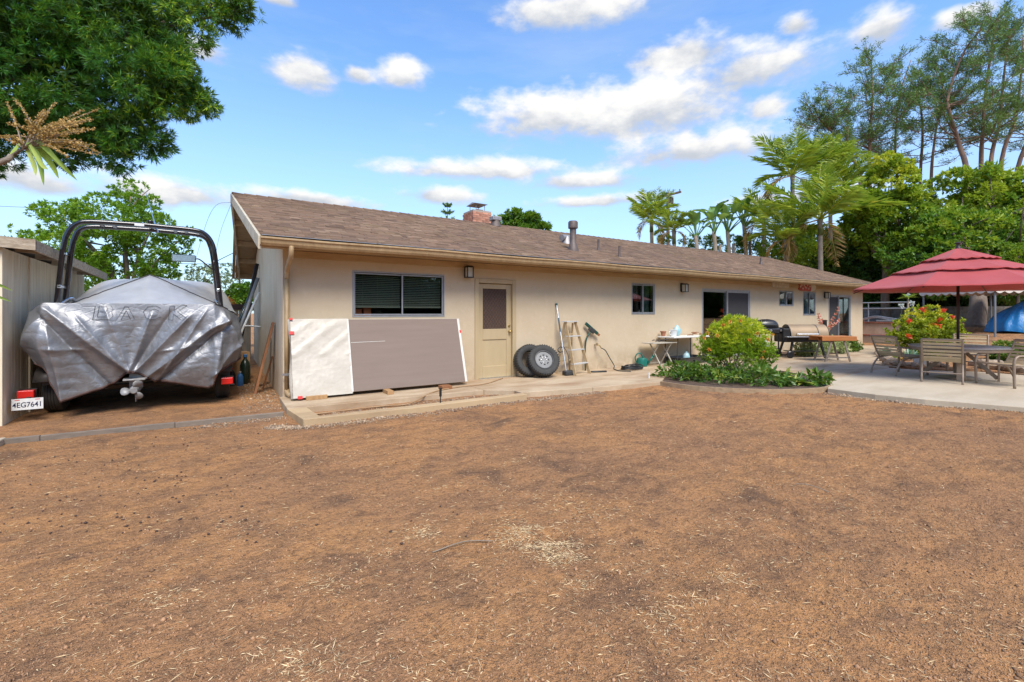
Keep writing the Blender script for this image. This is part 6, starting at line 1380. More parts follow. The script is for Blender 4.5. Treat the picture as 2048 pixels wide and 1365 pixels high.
def limbs(parent, base, fork, ends, r0, m, name='trunk', wob=.25):
    base, fork = Vector(base), Vector(fork); mb = MB(); mid = base.lerp(fork, .5) + Vector((random.uniform(-wob, wob), random.uniform(-wob, wob), 0)) * .5
    mb.tube(spline([base - Vector((0, 0, .15)), base + Vector((0, 0, .02)), mid, fork], 5), [r0 * (1.35 if i < 5 else 1.25 - .55 * i / 16) for i in range(16)], 12)
    o = smooth_angle(mb.build(name, m, parent)); 
    for e in ends:
        e = Vector(e); c = fork.lerp(e, .5) + Vector((random.uniform(-wob, wob), random.uniform(-wob, wob), random.uniform(0, wob))); rr = r0 * random.uniform(.34, .5); pts = spline([fork - Vector((0, 0, .1)), c, e], 6); mb = MB(); mb.tube(pts, [rr * (1 - .75 * i / (len(pts) - 1)) for i in range(len(pts))], 7)
        for q in range(3):
            f = pts[random.randint(5, len(pts) - 3)]; d_ = (e - fork).length * .28; g = f + Vector((random.gauss(0, 1), random.gauss(0, 1), random.gauss(.4, .8))).normalized() * d_; mb.tube([f, f.lerp(g, .5) + Vector((0, 0, .08)), g], [rr * .4, rr * .28, rr * .1], 5)
        mb.build('limb', m, parent, smooth=True)
    return o
def tree(name, label, base, L, dflt, n, k, leafL, leafW, spread, m, r0, bark, fork_f=.5, cat='tree', group=None, nlimb=6, **kw):
    lobes = lob3(L, dflt); base = Vector(base); t = thing(name, label, cat, base, group=group); cs_ = [Vector(c) for c, r_ in lobes]; ctr = sum(cs_, Vector()) / len(cs_);
    fork = Vector((base.x + (ctr.x - base.x) * .25, base.y + (ctr.y - base.y) * .25, max(base.z + .8, base.z + (ctr.z - base.z) * fork_f))); ends = sorted(cs_, key=lambda c: -c.z)[:nlimb] if len(cs_) > nlimb else cs_
    limbs(t, base, fork, ends, r0, bark); foliage('crown', t, lobes, n, k, leafL, leafW, spread, m, **kw); return t, lobes
# -- big dark conifer-leaved tree over the shed
L = [(-120, 90, 8.2, 240), (60, 60, 8.5, 150), (215, 55, 8.8, 130), (330, 45, 9.2, 92), (435, 8, 9.7, 62, .7), (480, 20, 9.8, 36, .7), (110, 190, 8.6, 130), (285, 165, 8.8, 96), (362, 195, 9.2, 60), (408, 205, 9.3, 30), (255, 262, 8.9, 74), (160, 262, 8.8, 84), (236, 318, 9.0, 36), (305, 285, 9.1, 38), (-80, 260, 8.4, 120), (190, -160, 9.2, 210), (400, -120, 9.8, 110), (20, -200, 8.8, 220), (135, 315, 9.2, 36), (330, 130, 9, 70)]
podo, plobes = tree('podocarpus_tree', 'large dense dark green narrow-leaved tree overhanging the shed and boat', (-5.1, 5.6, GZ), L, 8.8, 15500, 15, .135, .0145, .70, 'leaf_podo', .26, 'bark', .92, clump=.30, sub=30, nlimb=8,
    bias=lambda P_: -.08 + .62 * np.clip((P_[:, 0] + 2.6) / 2.2, 0, 1) * rng.random(len(P_)) ** 2)  # leaf colour yellowed towards the right: sunlit highlights painted into the crown
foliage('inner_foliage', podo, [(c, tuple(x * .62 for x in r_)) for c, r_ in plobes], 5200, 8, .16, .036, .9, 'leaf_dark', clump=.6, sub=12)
# -- feathery bright tree beyond the boat
L = [(235, 430, 16, 72), (140, 448, 16, 52), (300, 462, 16, 60), (195, 492, 15.6, 66), (112, 500, 16, 46), (345, 492, 16, 36), (262, 392, 16.3, 34), (320, 530, 16, 50), (240, 538, 16, 56), (95, 425, 16.3, 26), (370, 470, 16.2, 22), (160, 545, 15.8, 60), (60, 480, 16, 30)]
tree('feathery_tree', 'bright yellow-green feathery tree behind the boat tower', (*DP(275, 0, 16.2).xy, GZ), L, 16, 3600, 11, .13, .040, .75, 'leaf_feather', .20, 'bark_pale', .42, clump=.36, sub=20)
tree('side_yard_bush', 'glossy green bush growing behind the side yard fence', (*DP(485, 0, 19.5).xy, GZ), [(485, 588, 19.5, 26), (470, 600, 19.5, 20), (500, 605, 19.5, 22)], 19.5, 420, 8, .17, .07, .8, 'leaf_broad', .06, 'bark', .5, 'shrub', clump=.4, sub=10)
tree('olive_tree', 'dull grey-green tree far behind the side yard fence', (*DP(418, 0, 30).xy, GZ), [(410, 555, 30, 30), (445, 548, 30, 26), (385, 565, 30, 26), (470, 560, 30, 20), (430, 590, 30, 40)], 30, 900, 8, .16, .05, .9, 'leaf_grey', .14, 'bark', .5, clump=.42, sub=14)
mat('blossom_yellow', (.7, .42, .03), .7)
tree('yellow_shrub', 'small orange-yellow blossoming shrub beside the boat cover', (*DP(452, 0, 15).xy, GZ), [(450, 605, 15, 13), (446, 615, 15, 14), (454, 640, 15, 18)], 15, 130, 8, .10, .05, .9, 'petal_orange', .03, 'bark', .4, 'shrub', clump=.45, sub=6)
# -- trees behind the roof
tree('backyard_tree', 'round-topped leafy tree rising behind the roof beside the chimney', (*DP(1050, 0, 30).xy, GZ), [(998, 446, 30, 20), (1030, 440, 30, 26), (1062, 446, 30, 24), (1088, 458, 30, 16), (1045, 470, 30, 40), (1025, 428, 30, 12)], 30, 1500, 8, .24, .085, .8, 'leaf_broad', .2, 'bark', .6, clump=.34, sub=16, bias=lambda P_: .08)
nt0 = DP(895, 0, 60); t = thing('norfolk_pine', 'small tiered pine tip rising above the roof ridge', 'tree', (nt0.x, nt0.y, GZ)); zt = DP(895, 409, 60).z; MB().tube([(nt0.x, nt0.y, GZ), (nt0.x, nt0.y, zt)], [.2, .03], 8).build('trunk', 'bark', t)
VV = []; DD_ = []
for k in range(8):
    z = zt - .3 - k * .95
    for j in range(6):
        a_ = j * 1.047 + k * .5; L_ = .5 + k * .22; f_ = np.linspace(.1, 1, 14)[:, None]; d_ = np.array([math.cos(a_), math.sin(a_), 0]); pts = np.array([nt0.x, nt0.y, z]) + d_ * L_ * f_ * 1.0 + np.array([0, 0, .32]) * f_ ** 2; VV.append(np.repeat(pts, 4, 0)); DD_.append(np.repeat(np.tile(d_ + [0, 0, .5], (14, 1)), 4, 0))
V, F, li = leaves(np.concatenate(VV), unit(np.concatenate(DD_)) + rng.normal(size=(len(np.concatenate(VV)), 3)) * .6, .30, .10); np_mesh('crown', V, F, 'needle', t, rng.random(len(V)))
# -- palms: four frond shapes shared by all of them
def frond_mesh(Lf, arch, leaflets, ll, seed, dry=False):
    r_ = np.random.default_rng(seed); s = np.linspace(0, 1, 14); pts = np.stack([Lf * (s - .18 * s ** 2 * arch), 0 * s, Lf * (.55 * s - arch * .85 * s ** 2.0)], 1)
    mb = MB(); mb.tube([Vector(p) for p in pts], [.012 * (1 - .85 * i / 13) for i in range(14)], 5); n = leaflets; f = np.linspace(.14, .99, n); P_ = np.stack([np.interp(f, s, pts[:, i]) for i in range(3)], 1); T = unit(np.gradient(P_, axis=0)); VV = []; DD_ = []; LL = []
    for sd_ in (-1, 1):
        side = np.array([0, sd_, 0.0]); d_ = unit(T * .75 + side * .85 + np.array([0, 0, .12]) + r_.normal(size=(n, 3)) * .16); VV.append(P_); DD_.append(d_); LL.append(ll * (np.sin(np.clip(f * 1.15, 0, 1) * math.pi) ** .5 + .25))
    V, F, li = leaves(np.concatenate(VV), np.concatenate(DD_), np.concatenate(LL), .017, .10, .16); nv = len(mb.v); me = bpy.data.meshes.new('frond'); tri = [tuple(int(i) + nv for i in f_) for f_ in F]
    me.from_pydata(mb.v + [tuple(map(float, v)) for v in V], [], mb.f + tri); a = me.attributes.new('rnd', 'FLOAT', 'POINT'); a.data.foreach_set('value', np.r_[np.full(nv, .8), np.clip(r_.normal(.42, .22, len(V) // 4).repeat(4), 0, 1)].astype(np.float32)); me.materials.append(MATS['leaf_dry' if dry else 'leaf_palm']); return me
FR = [frond_mesh(1.0, .22, 46, .27, 1), frond_mesh(1.0, .42, 46, .27, 2), frond_mesh(1.0, .62, 46, .26, 3)]; FRD = frond_mesh(1.0, 1.2, 44, .22, 4, True)
def palm(px, py, dp, Lf, label, n=13, dry=2):
    c = DP(px, py, dp); t = thing('palm_tree', label, 'palm', (c.x, c.y, GZ), group='palms behind the house'); mb = MB(); mb.tube([(c.x, c.y, GZ - .1), (c.x + .1, c.y, c.z * .5), (c.x, c.y, c.z - .3), (c.x, c.y, c.z)], [.17, .13, .12, .16], 10); mb.build('trunk', 'bark_pale', t, smooth=True); MB().tube([(c.x, c.y, c.z - .9), (c.x, c.y, c.z + .1)], [.14, .09], 8).build('crown_shaft', 'stem_green', t, smooth=True)
    for k in range(n + dry):
        d_ = k >= n; o = bpy.data.objects.new('frond', FRD if d_ else FR[k % 3]); tilt = -1.05 * (k / n) + .85 + random.uniform(-.15, .15) if not d_ else -.6; s = Lf * random.uniform(.8, 1.15)
        o.matrix_basis = Matrix.Translation((c.x, c.y, c.z)) @ Matrix.Rotation(k * 2.4 + random.uniform(-.3, .3), 4, 'Z') @ Matrix.Rotation(-tilt, 4, 'Y') @ Matrix.Rotation(random.uniform(-.4, .4), 4, 'X') @ Matrix.Scale(s, 4); link(o, t)
for a in [(1303, 440, 33, 2.5, 'feathery palm before the utility pole'), (1348, 462, 31, 2.0, 'low yellowing palm between utility pole and paddle-leaved plants'), (1528, 445, 30, 2.6, 'slim palm beside the paddle-leaved plants'), (1585, 352, 30, 3.4, 'tall dark palm reaching up into the pine branches'),
          (1640, 440, 26, 3.6, 'broad bright yellow-green palm before the tall dark palm'), (1690, 372, 31, 3.2, 'palm standing between the bright palm and the pines'), (1572, 480, 27, 2.4, 'low palm crown just above the roof ridge'), (1660, 330, 33, 2.8, 'high palm crown below the leftmost pine')]: palm(*a)
tree('understory_shrub', 'yellow-green leafy thicket filling the gaps below the bright palm', (*DP(1620, 0, 29).xy, .2), [(1540, 500, 29, 26), (1585, 505, 29, 34), (1640, 515, 29, 36), (1690, 500, 29.5, 38), (1615, 470, 30, 26), (1560, 470, 30, 20), (1700, 450, 30, 30)], 29, 1300, 8, .26, .07, .8, 'leaf_yellow', .12, 'bark', .4, 'shrub', clump=.42, sub=14)
tree('understory_shrub', 'dull green thicket at the foot of the paddle-leaved plants', (*DP(1440, 0, 32).xy, .0), [(1380, 482, 32, 16), (1420, 490, 32, 20), (1465, 492, 32, 24), (1510, 490, 32, 24), (1330, 478, 33, 14)], 32, 560, 8, .24, .06, .85, 'leaf_broad', .10, 'bark', .4, 'shrub', clump=.45, sub=10)
# -- giant bird of paradise
def paddle_mesh(seed):
    r_ = random.Random(seed); mb = MB(); n = 10; V = []; F = []
    mb.tube([(0, 0, 0), (.02, 0, .5), (.08, 0, 1.0)], [.05, .035, .025], 6)
    for i in range(n + 1):
        f = i / n; w = .27 * math.sin(min(1, f * 1.05 + .08) * math.pi) ** .7 * (1 + r_.uniform(-.08, .08)); x = .08 + .55 * f * f + .10 * f; z = 1.0 + 1.05 * f - .40 * f * f; V += [(x, -w, z + .09), (x + .02, 0, z), (x, w, z + .09)]
    F = [(3 * i + j, 3 * i + j + 1, 3 * i + j + 4, 3 * i + j + 3) for i in range(n) for j in (0, 1)]; mb.add(V, F); me = bpy.data.meshes.new('leaf'); me.from_pydata(mb.v, [], mb.f); a = me.attributes.new('rnd', 'FLOAT', 'POINT'); a.data.foreach_set('value', [r_.uniform(.3, .75)] * len(mb.v)); me.materials.append(MATS['leaf_strel']); return me
PD = [paddle_mesh(k) for k in range(4)]
for (px, py, dp, s, lb) in [(1392, 478, 30, 1.0, 'paddle-leaved plant next to the yellowing palm'), (1428, 470, 30, 1.15, 'middle paddle-leaved plant behind the roof ridge'), (1455, 468, 30.5, 1.2, 'paddle-leaved plant with bare brown stems behind the roof'), (1488, 455, 31, 1.3, 'tallest paddle-leaved plant beside the slim palm')]:
    c = DP(px, py, dp); t = thing('bird_of_paradise_plant', lb, 'plant', (c.x, c.y, GZ), group='paddle-leaved plants behind the house'); MB().tube([(c.x, c.y, GZ - .1), (c.x + .2, c.y - .1, c.z * .6), (c.x, c.y, c.z + .2)], [.16, .13, .12], 9).build('stem', 'bark_pale', t, smooth=True); MB().tube([(c.x + .4, c.y - .3, GZ - .1), (c.x + .35, c.y - .2, c.z * .9)], [.12, .09], 8).build('stem', 'bark', t, smooth=True)
    for k in range(11):
        o = bpy.data.objects.new('leaf', PD[k % 4]); o.matrix_basis = Matrix.Translation((c.x, c.y, c.z)) @ Matrix.Rotation(k * 2.4, 4, 'Z') @ Matrix.Rotation(random.uniform(-.1, .75), 4, 'Y') @ Matrix.Scale(s * random.uniform(.75, 1.1), 4); link(o, t)
# -- broad-leaved trees on the right
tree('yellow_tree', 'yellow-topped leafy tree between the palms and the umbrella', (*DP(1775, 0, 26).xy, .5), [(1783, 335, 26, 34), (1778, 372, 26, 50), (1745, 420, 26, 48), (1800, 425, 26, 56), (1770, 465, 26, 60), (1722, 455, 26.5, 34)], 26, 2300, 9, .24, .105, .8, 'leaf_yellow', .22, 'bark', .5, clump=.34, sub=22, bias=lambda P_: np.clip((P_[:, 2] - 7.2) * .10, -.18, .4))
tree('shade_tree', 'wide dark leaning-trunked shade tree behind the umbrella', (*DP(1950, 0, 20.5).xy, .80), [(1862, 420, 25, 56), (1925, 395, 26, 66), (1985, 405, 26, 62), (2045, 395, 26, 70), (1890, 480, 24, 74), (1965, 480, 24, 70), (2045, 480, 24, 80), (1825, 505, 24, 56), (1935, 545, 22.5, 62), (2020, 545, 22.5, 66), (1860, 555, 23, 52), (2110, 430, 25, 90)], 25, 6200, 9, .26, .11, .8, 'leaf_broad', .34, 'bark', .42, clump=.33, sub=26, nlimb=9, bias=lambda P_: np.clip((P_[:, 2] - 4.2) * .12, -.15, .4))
tree('hedge_tree', 'dark green hedge shrub above the block wall beside the house end', (*DP(1745, 0, 28).xy, .8), [(1740, 545, 28, 44), (1700, 520, 28, 40), (1780, 560, 28, 48), (1735, 590, 28, 40), (1790, 600, 28, 36), (1690, 560, 28.5, 40), (1665, 520, 29, 34)], 28, 2600, 8, .24, .10, .85, 'leaf_dark', .16, 'bark', .3, 'shrub', clump=.4, sub=16, bias=lambda P_: .1)
tree('hedge_tree', 'dark tangled hedge shrub above the block wall behind the flowering bush', (*DP(1870, 0, 26.5).xy, .9), [(1840, 590, 26.5, 42), (1890, 585, 26.5, 46), (1860, 560, 26.5, 40)], 26.5, 1700, 8, .22, .08, .9, 'leaf_dark', .16, 'bark', .3, 'shrub', clump=.42, sub=14)
tree('hedge_tree', 'dark hedge shrub above the block wall behind the blue tarp heap', (*DP(2010, 0, 25.5).xy, 1.0), [(1960, 590, 25.5, 44), (2010, 585, 25.5, 48), (2070, 580, 25.5, 60)], 25.5, 1900, 8, .22, .08, .9, 'leaf_dark', .16, 'bark', .3, 'shrub', clump=.42, sub=14)
tree('gold_shrub', 'yellow-green shrub behind the canopy valance', (*DP(2035, 0, 21.8).xy, .9), [(2030, 510, 21.8, 30), (2052, 520, 21.8, 34)], 21.8, 350, 8, .16, .06, .8, 'leaf_yellow', .08, 'bark', .5, 'shrub', clump=.4, sub=10)
def rosette(name, parent, c, n, L_, w_, m, up_=.35, droop=.25, parts=False, world=True, smin=.7):
    """strap leaves round a point, each bent; one mesh or one object per leaf"""
    allv = []; 
    for k in range(n):
        a_ = k * 2.4 + random.uniform(-.2, .2); el_ = up_ + random.uniform(-.35, .45); l_ = L_ * random.uniform(smin, 1.1); d_ = Vector((math.cos(a_) * math.cos(el_), math.sin(a_) * math.cos(el_), math.sin(el_))); sd_ = Vector((-math.sin(a_), math.cos(a_), 0)); V = []; ns_ = 6
        for i in range(ns_ + 1):
            f = i / ns_; w = w_ * .5 * (math.sin(min(1, f * .9 + .22) * math.pi) ** .6); p = Vector(c) + d_ * (l_ * f) - Vector((0, 0, 1)) * (droop * l_ * f * f); V += [p - sd_ * w + Vector((0, 0, w * .35)), p, p + sd_ * w + Vector((0, 0, w * .35))]
        allv.append((V, [(3 * i + j, 3 * i + j + 1, 3 * i + j + 4, 3 * i + j + 3) for i in range(ns_) for j in (0, 1)]))
    if parts:
        for V, F in allv: mb = MB(); mb.add(V, F, random.uniform(.05, 1)); mb.build(name, m, parent, world=world, smooth=True)
    else:
        mb = MB()
        for V, F in allv: mb.add(V, F, random.uniform(.05, 1))
        mb.build(name, m, parent, world=world, smooth=True)
yc = DP(1988, 345, 25.5); t = thing('yucca', 'spiky strap-leaved yucca head above the shade tree', 'yucca', (yc.x, yc.y, .9)); MB().tube([(yc.x, yc.y, .8), (yc.x, yc.y, yc.z)], [.16, .10], 8).build('trunk', 'bark', t, smooth=True); rosette('leaf', t, yc, 40, 1.1, .10, 'leaf_palm', .7, .15, True)
# -- pines
def pine(label, trunks, dp, r0, nl, seed, lmax=4.2):
    rr_ = random.Random(seed); b0 = DP(trunks[0][0][0], 0, dp); t = thing('pine_tree', label, 'pine', (b0.x, b0.y, 0), group='tall pines beyond the garden'); tipP = []; tipD = []
    for path in trunks:
        P3 = [DP(px, py, dp + rr_.uniform(-1, 1)) for px, py in path]; g = P3[0].copy(); g.z = -.1; pts = spline([g] + P3, 6); n = len(pts); mb = MB(); rad = [r0 * (1 - .82 * i / (n - 1)) for i in range(n)]; mb.tube(pts, rad, 9); mb.build('trunk', 'bark_pine', t, smooth=True); mb = MB()
        for q in range(nl):
            f = rr_.uniform(.36, 1.0); i = min(n - 2, int(f * (n - 1))); s = pts[i]; a_ = rr_.uniform(0, 6.28); le = lmax * (1.35 - .95 * f) * rr_.uniform(.6, 1.15); d_ = Vector((math.cos(a_), math.sin(a_), rr_.uniform(.15, .8))).normalized(); e = s + d_ * le; m_ = s.lerp(e, .5) + Vector((0, 0, -.12 * le)); br = spline([s, m_, e], 5); mb.tube(br, [max(.014, rad[i] * .36 * (1 - .8 * k / 10)) for k in range(11)], 5)
            for w in range(9):
                p = br[rr_.randint(4, 10)]; tw = (d_ * .6 + Vector((rr_.gauss(0, .7), rr_.gauss(0, .7), rr_.uniform(0, .9)))).normalized(); tl = rr_.uniform(.3, 1.0); mb.tube([p, p + tw * tl], [.02, .01], 4, False); tipP.append(p + tw * tl); tipD.append(tw)
        mb.build('branches', 'bark_pine', t)
    P_ = np.array([tuple(p) for p in tipP]); D_ = np.array([tuple(p) for p in tipD]); k = 32; off = rng.normal(size=(len(P_) * k, 3)) * .12; P2 = np.repeat(P_, k, 0) + off - np.repeat(D_, k, 0) * rng.uniform(0, .35, (len(P_) * k, 1)); D2 = cone_dirs(D_, k, .75); V, F, li = leaves(P2, D2, .30 * rng.uniform(.7, 1.2, len(P2)), .040, .1); c_ = np.repeat(rng.random(len(P_)), k) * .6 + rng.random(len(P2)) * .35; np_mesh('crown', V, F, 'needle', t, c_[li])
pine('leftmost spreading pine with the lowest crown', [[(1722, 380), (1700, 310), (1660, 260), (1635, 235)], [(1738, 380), (1740, 270), (1745, 190), (1742, 120)]], 37, .18, 42, 1, 5.2)
pine('pine with several slim upright trunks beside the leftmost pine', [[(1795, 380), (1790, 290), (1800, 190), (1822, 120)], [(1840, 380), (1845, 270), (1838, 200), (1815, 150)], [(1862, 380), (1868, 290), (1880, 210), (1888, 150)]], 39, .15, 26, 2, 4.8)
pine('pine with bent orange-brown trunk', [[(1935, 370), (1918, 290), (1900, 230), (1897, 190), (1925, 110), (1960, 60)]], 35, .21, 42, 3, 4.8)
pine('tallest pine forking into several pale trunks', [[(1962, 350), (1965, 270), (1972, 180), (1985, 90), (1998, 30)], [(1980, 350), (1998, 250), (2008, 150), (2018, 60)], [(2000, 350), (2030, 240), (2042, 150), (2046, 70)]], 36, .18, 28, 4, 4.8)
pine('pine leaning out past the tallest pine', [[(2030, 370), (2075, 240), (2110, 120), (2130, 40)]], 37, .20, 34, 5)

# ---------------------------------------------------------------- garden plants
def shrub(name, label, base, lobes, n, k, L_, w_, spread, m, cat='shrub', stem='bark', group=None, r0=.025, **kw):
    base = Vector(base); t = thing(name, label, cat, base, group=group); mb = MB()
    for c, r_ in lobes: e = Vector(c); q = base.lerp(e, .5) + Vector((random.uniform(-.06, .06), random.uniform(-.06, .06), 0)); pts = spline([base - Vector((0, 0, .03)), q, e], 4); mb.tube(pts, [r0 * (1 - .7 * i / (len(pts) - 1)) for i in range(len(pts))], 6)
    mb.build('stem', stem, t, smooth=True); foliage('foliage', t, lobes, n, k, L_, w_, spread, m, **kw); return t
def flower(t, c, r_, m, n=14, name='flower'):
    P_ = np.repeat(np.array([tuple(c)]), n, 0); D_ = unit(rng.normal(size=(n, 3)) + np.array([0, 0, .4]) - np.array([FW.x, FW.y, 0]) * .5); V, F, li = leaves(P_, D_, r_ * rng.uniform(.7, 1.2, n), r_ * .55, .2); np_mesh(name, V, F, m, t, rng.random(n)[li])
bb = G(1466, 752); bb.z = -.04; L = lob3([(1440, 680, 10.6, 38), (1478, 668, 10.5, 44), (1512, 690, 10.5, 36), (1470, 705, 10.4, 48), (1430, 705, 10.6, 30), (1525, 712, 10.4, 24), (1500, 655, 10.7, 24), (1450, 655, 10.7, 22)], 10.5)
bush = shrub('flowering_bush', 'rounded yellow-green bush with orange flowers in the planted bed', bb, L, 2600, 9, .085, .015, .6, 'leaf_bush', clump=.40, sub=22, bias=lambda P_: np.clip((P_[:, 2] - .62) * .75, -.5, .3))  # leaf colour lighter upward, darker below: light from above painted in
for (px, py) in [(1415, 667), (1446, 651), (1515, 667), (1536, 680), (1499, 680), (1503, 686), (1418, 700), (1408, 677), (1481, 642), (1527, 704), (1524, 716), (1460, 645), (1545, 670), (1435, 672)]: flower(bush, DP(px, py, 9.95 + random.uniform(0, .25)), .055, 'petal_orange', 22)
low = [(1342, 757, .20, 'at the bed corner by the path light'), (1362, 752, .19, 'behind the corner plant of the bed'), (1378, 762, .20, 'between bed corner and flowering bush'), (1398, 752, .20, 'at the back of the bed by the path light'), (1412, 764, .24, 'before the flowering bush, darkest of the row'), (1436, 754, .22, 'under the near side of the flowering bush'), (1452, 768, .22, 'along the edging below the flowering bush'), (1490, 762, .24, 'beside the stem of the flowering bush'), (1512, 771, .22, 'along the edging past the flowering bush'), (1536, 756, .23, 'behind the broad-leaved clump'), (1548, 770, .22, 'next to the broad-leaved clump'), (1622, 770, .18, 'at the tip of the bed by the pale patio')]
for (px, py, r_, lb) in low:
    p = G(px, py, -.03); shrub('low_plant', 'low dark green leafy plant ' + lb, p, [((p.x, p.y, .10), (r_ * 1.25, r_ * 1.25, r_ * .75)), ((p.x + .12, p.y - .08, .06), (r_, r_, r_ * .6))], 46, 5, .13 * random.uniform(.75, 1.2), .055 * random.uniform(.75, 1.2), .85, 'leaf_low', 'plant', 'stem_green', 'low plants in the bed', .01, clump=.6, sub=8)
for (px, py, L_, lb) in [(1578, 768, .34, 'clump of long broad green leaves in the planted bed'), (1604, 772, .27, 'smaller clump of long leaves spilling over the bed edging')]:
    p = G(px, py, -.03); t = thing('broad_leaf_clump', lb, 'plant', p); rosette('leaf', t, (p.x, p.y, .0), 22, L_, .085, 'leaf_low', .75, .45, True)
for (px, py, r_, m, lb) in [(1612, 711, .36, 'leaf_varieg', 'cream-variegated shrub behind the smoker wheels'), (1638, 708, .40, 'leaf_varieg', 'cream-variegated shrub behind the wooden side table legs'), (1668, 706, .40, 'leaf_varieg', 'cream-variegated shrub under the wooden side table'), (1697, 702, .34, 'leaf_low', 'small plain green shrub before the far sliding door')]:
    p = G(px, py, .03); p.y = min(p.y, -.42); p.z = .03; shrub('bed_shrub', lb, p, [((p.x, p.y, .03 + r_ * .6), (r_ * 1.2, r_, r_ * .75)), ((p.x + .25, p.y + .05, r_ * .5), (r_, r_ * .8, r_ * .6))], 260, 6, .095, .035, .85, m, group='shrubs along the wall bed', clump=.45, sub=12, r0=.012)
p = Vector((18.1, -.75, .03)); t = thing('red_yucca', 'strappy plant with tall coral red flower stalks behind the smoker', 'plant', p); rosette('leaf', t, (p.x, p.y, .06), 26, .7, .03, 'leaf_blue', .9, .35)
for (px, py) in [(1637, 629), (1677, 617), (1678, 641), (1645, 640)]:
    e = W(px, py, -.75); pts = spline([p + Vector((0, 0, .05)), (p.x + (e.x - p.x) * .25, p.y, .75), e], 8); MB().tube(pts, [.010 * (1 - .6 * i / (len(pts) - 1)) for i in range(len(pts))], 5).build('flower_stalk', 'stem_green', t); q = np.array([tuple(v) for v in pts[9:]]); P_ = np.repeat(q, 9, 0); V, F, li = leaves(P_, rng.normal(size=P_.shape), .085, .04); np_mesh('blossom', V, F, 'petal_pink', t, rng.random(len(P_))[li])
# hibiscus and succulent bed
hb = DP(1852, 0, 15.2); hb.z = float(ground_base(hb.x, hb.y)) + .02; L = lob3([(1815, 655, 15, 34), (1848, 640, 15.2, 36), (1880, 650, 15, 34), (1850, 672, 14.8, 44), (1895, 672, 15, 28), (1815, 678, 14.9, 30), (1880, 690, 14.8, 30), (1840, 692, 14.8, 34)], 15)
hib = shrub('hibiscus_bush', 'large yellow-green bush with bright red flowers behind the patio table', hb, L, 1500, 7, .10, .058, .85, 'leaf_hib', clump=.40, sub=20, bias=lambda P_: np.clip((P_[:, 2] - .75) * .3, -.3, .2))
for (px, py) in [(1818, 642), (1866, 651), (1876, 653), (1817, 673), (1885, 623), (1847, 619), (1879, 641), (1904, 634)]: flower(hib, DP(px, py, 14.35 + random.uniform(0, .15)), .12, 'petal_red', 12)
p = DP(1816, 0, 16.5); p.z = float(ground_base(p.x, p.y)); tz_ = DP(1816, 597, 16.5).z; t = thing('plumeria', 'slender plant with strap leaf crown and white blossoms behind the red-flowered bush', 'plant', p); MB().tube([p - Vector((0, 0, .1)), (p.x, p.y, tz_)], [.05, .03], 8).build('stem', 'bark_pale', t, smooth=True); rosette('leaf', t, (p.x, p.y, tz_), 26, .42, .07, 'leaf_strap', .5, .25, True); flower(t, Vector((p.x, p.y, tz_ + .12)), .10, 'petal_white', 14)
for (px, py) in [(1803, 612), (1823, 607)]:
    e = DP(px, py, 16.2); q = Vector((e.x, e.y, float(ground_base(e.x, e.y)))); t = thing('agapanthus', ('lower pale lilac ball flower' if py > 610 else 'higher pale lilac ball flower') + ' on a bare stem beside the strap leaf crown', 'flower', q, group='lilac ball flowers'); MB().tube([q, e], .008, 5).build('stem', 'stem_green', t); flower(t, e, .11, 'petal_white', 34)
for (px, py, n, L_, w_, m, lb) in [(1773, 711, 60, .30, .05, 'leaf_blue', 'blue-grey succulent clump at the rock edge by the walk'), (1790, 722, 40, .22, .05, 'leaf_strap', 'small green succulent beside the blue-grey clump'), (1822, 722, 34, .42, .07, 'leaf_blue', 'upright pale aloe before the red-flowered bush'), (1808, 726, 30, .26, .05, 'leaf_dry', 'low orange-tipped succulent between aloe and rocks')]:
    p = G(px, py, .02); t = thing('succulent', lb, 'succulent', p, group='succulents in the rock bed'); rosette('leaf', t, (p.x, p.y, .05), n, L_, w_, m, 1.0, .12)
for (px, py, dp, lb) in [(2015, 712, 13.2, 'fresh green leafy shrub in the rock bed beside the side chair'), (2045, 715, 12.6, 'green shrub at the rock bed past the fresh green one')]:
    p = DP(px, 0, dp); p.z = .02; shrub('garden_shrub', lb, p, lob3([(px, py - 8, dp, 24), (px + 18, py - 2, dp, 20), (px - 16, py, dp, 18)], dp), 420, 7, .09, .045, .85, 'leaf_low', group='green shrubs in the rock bed', clump=.42, sub=12, bias=lambda P_: .12 + 0 * P_[:, 0])

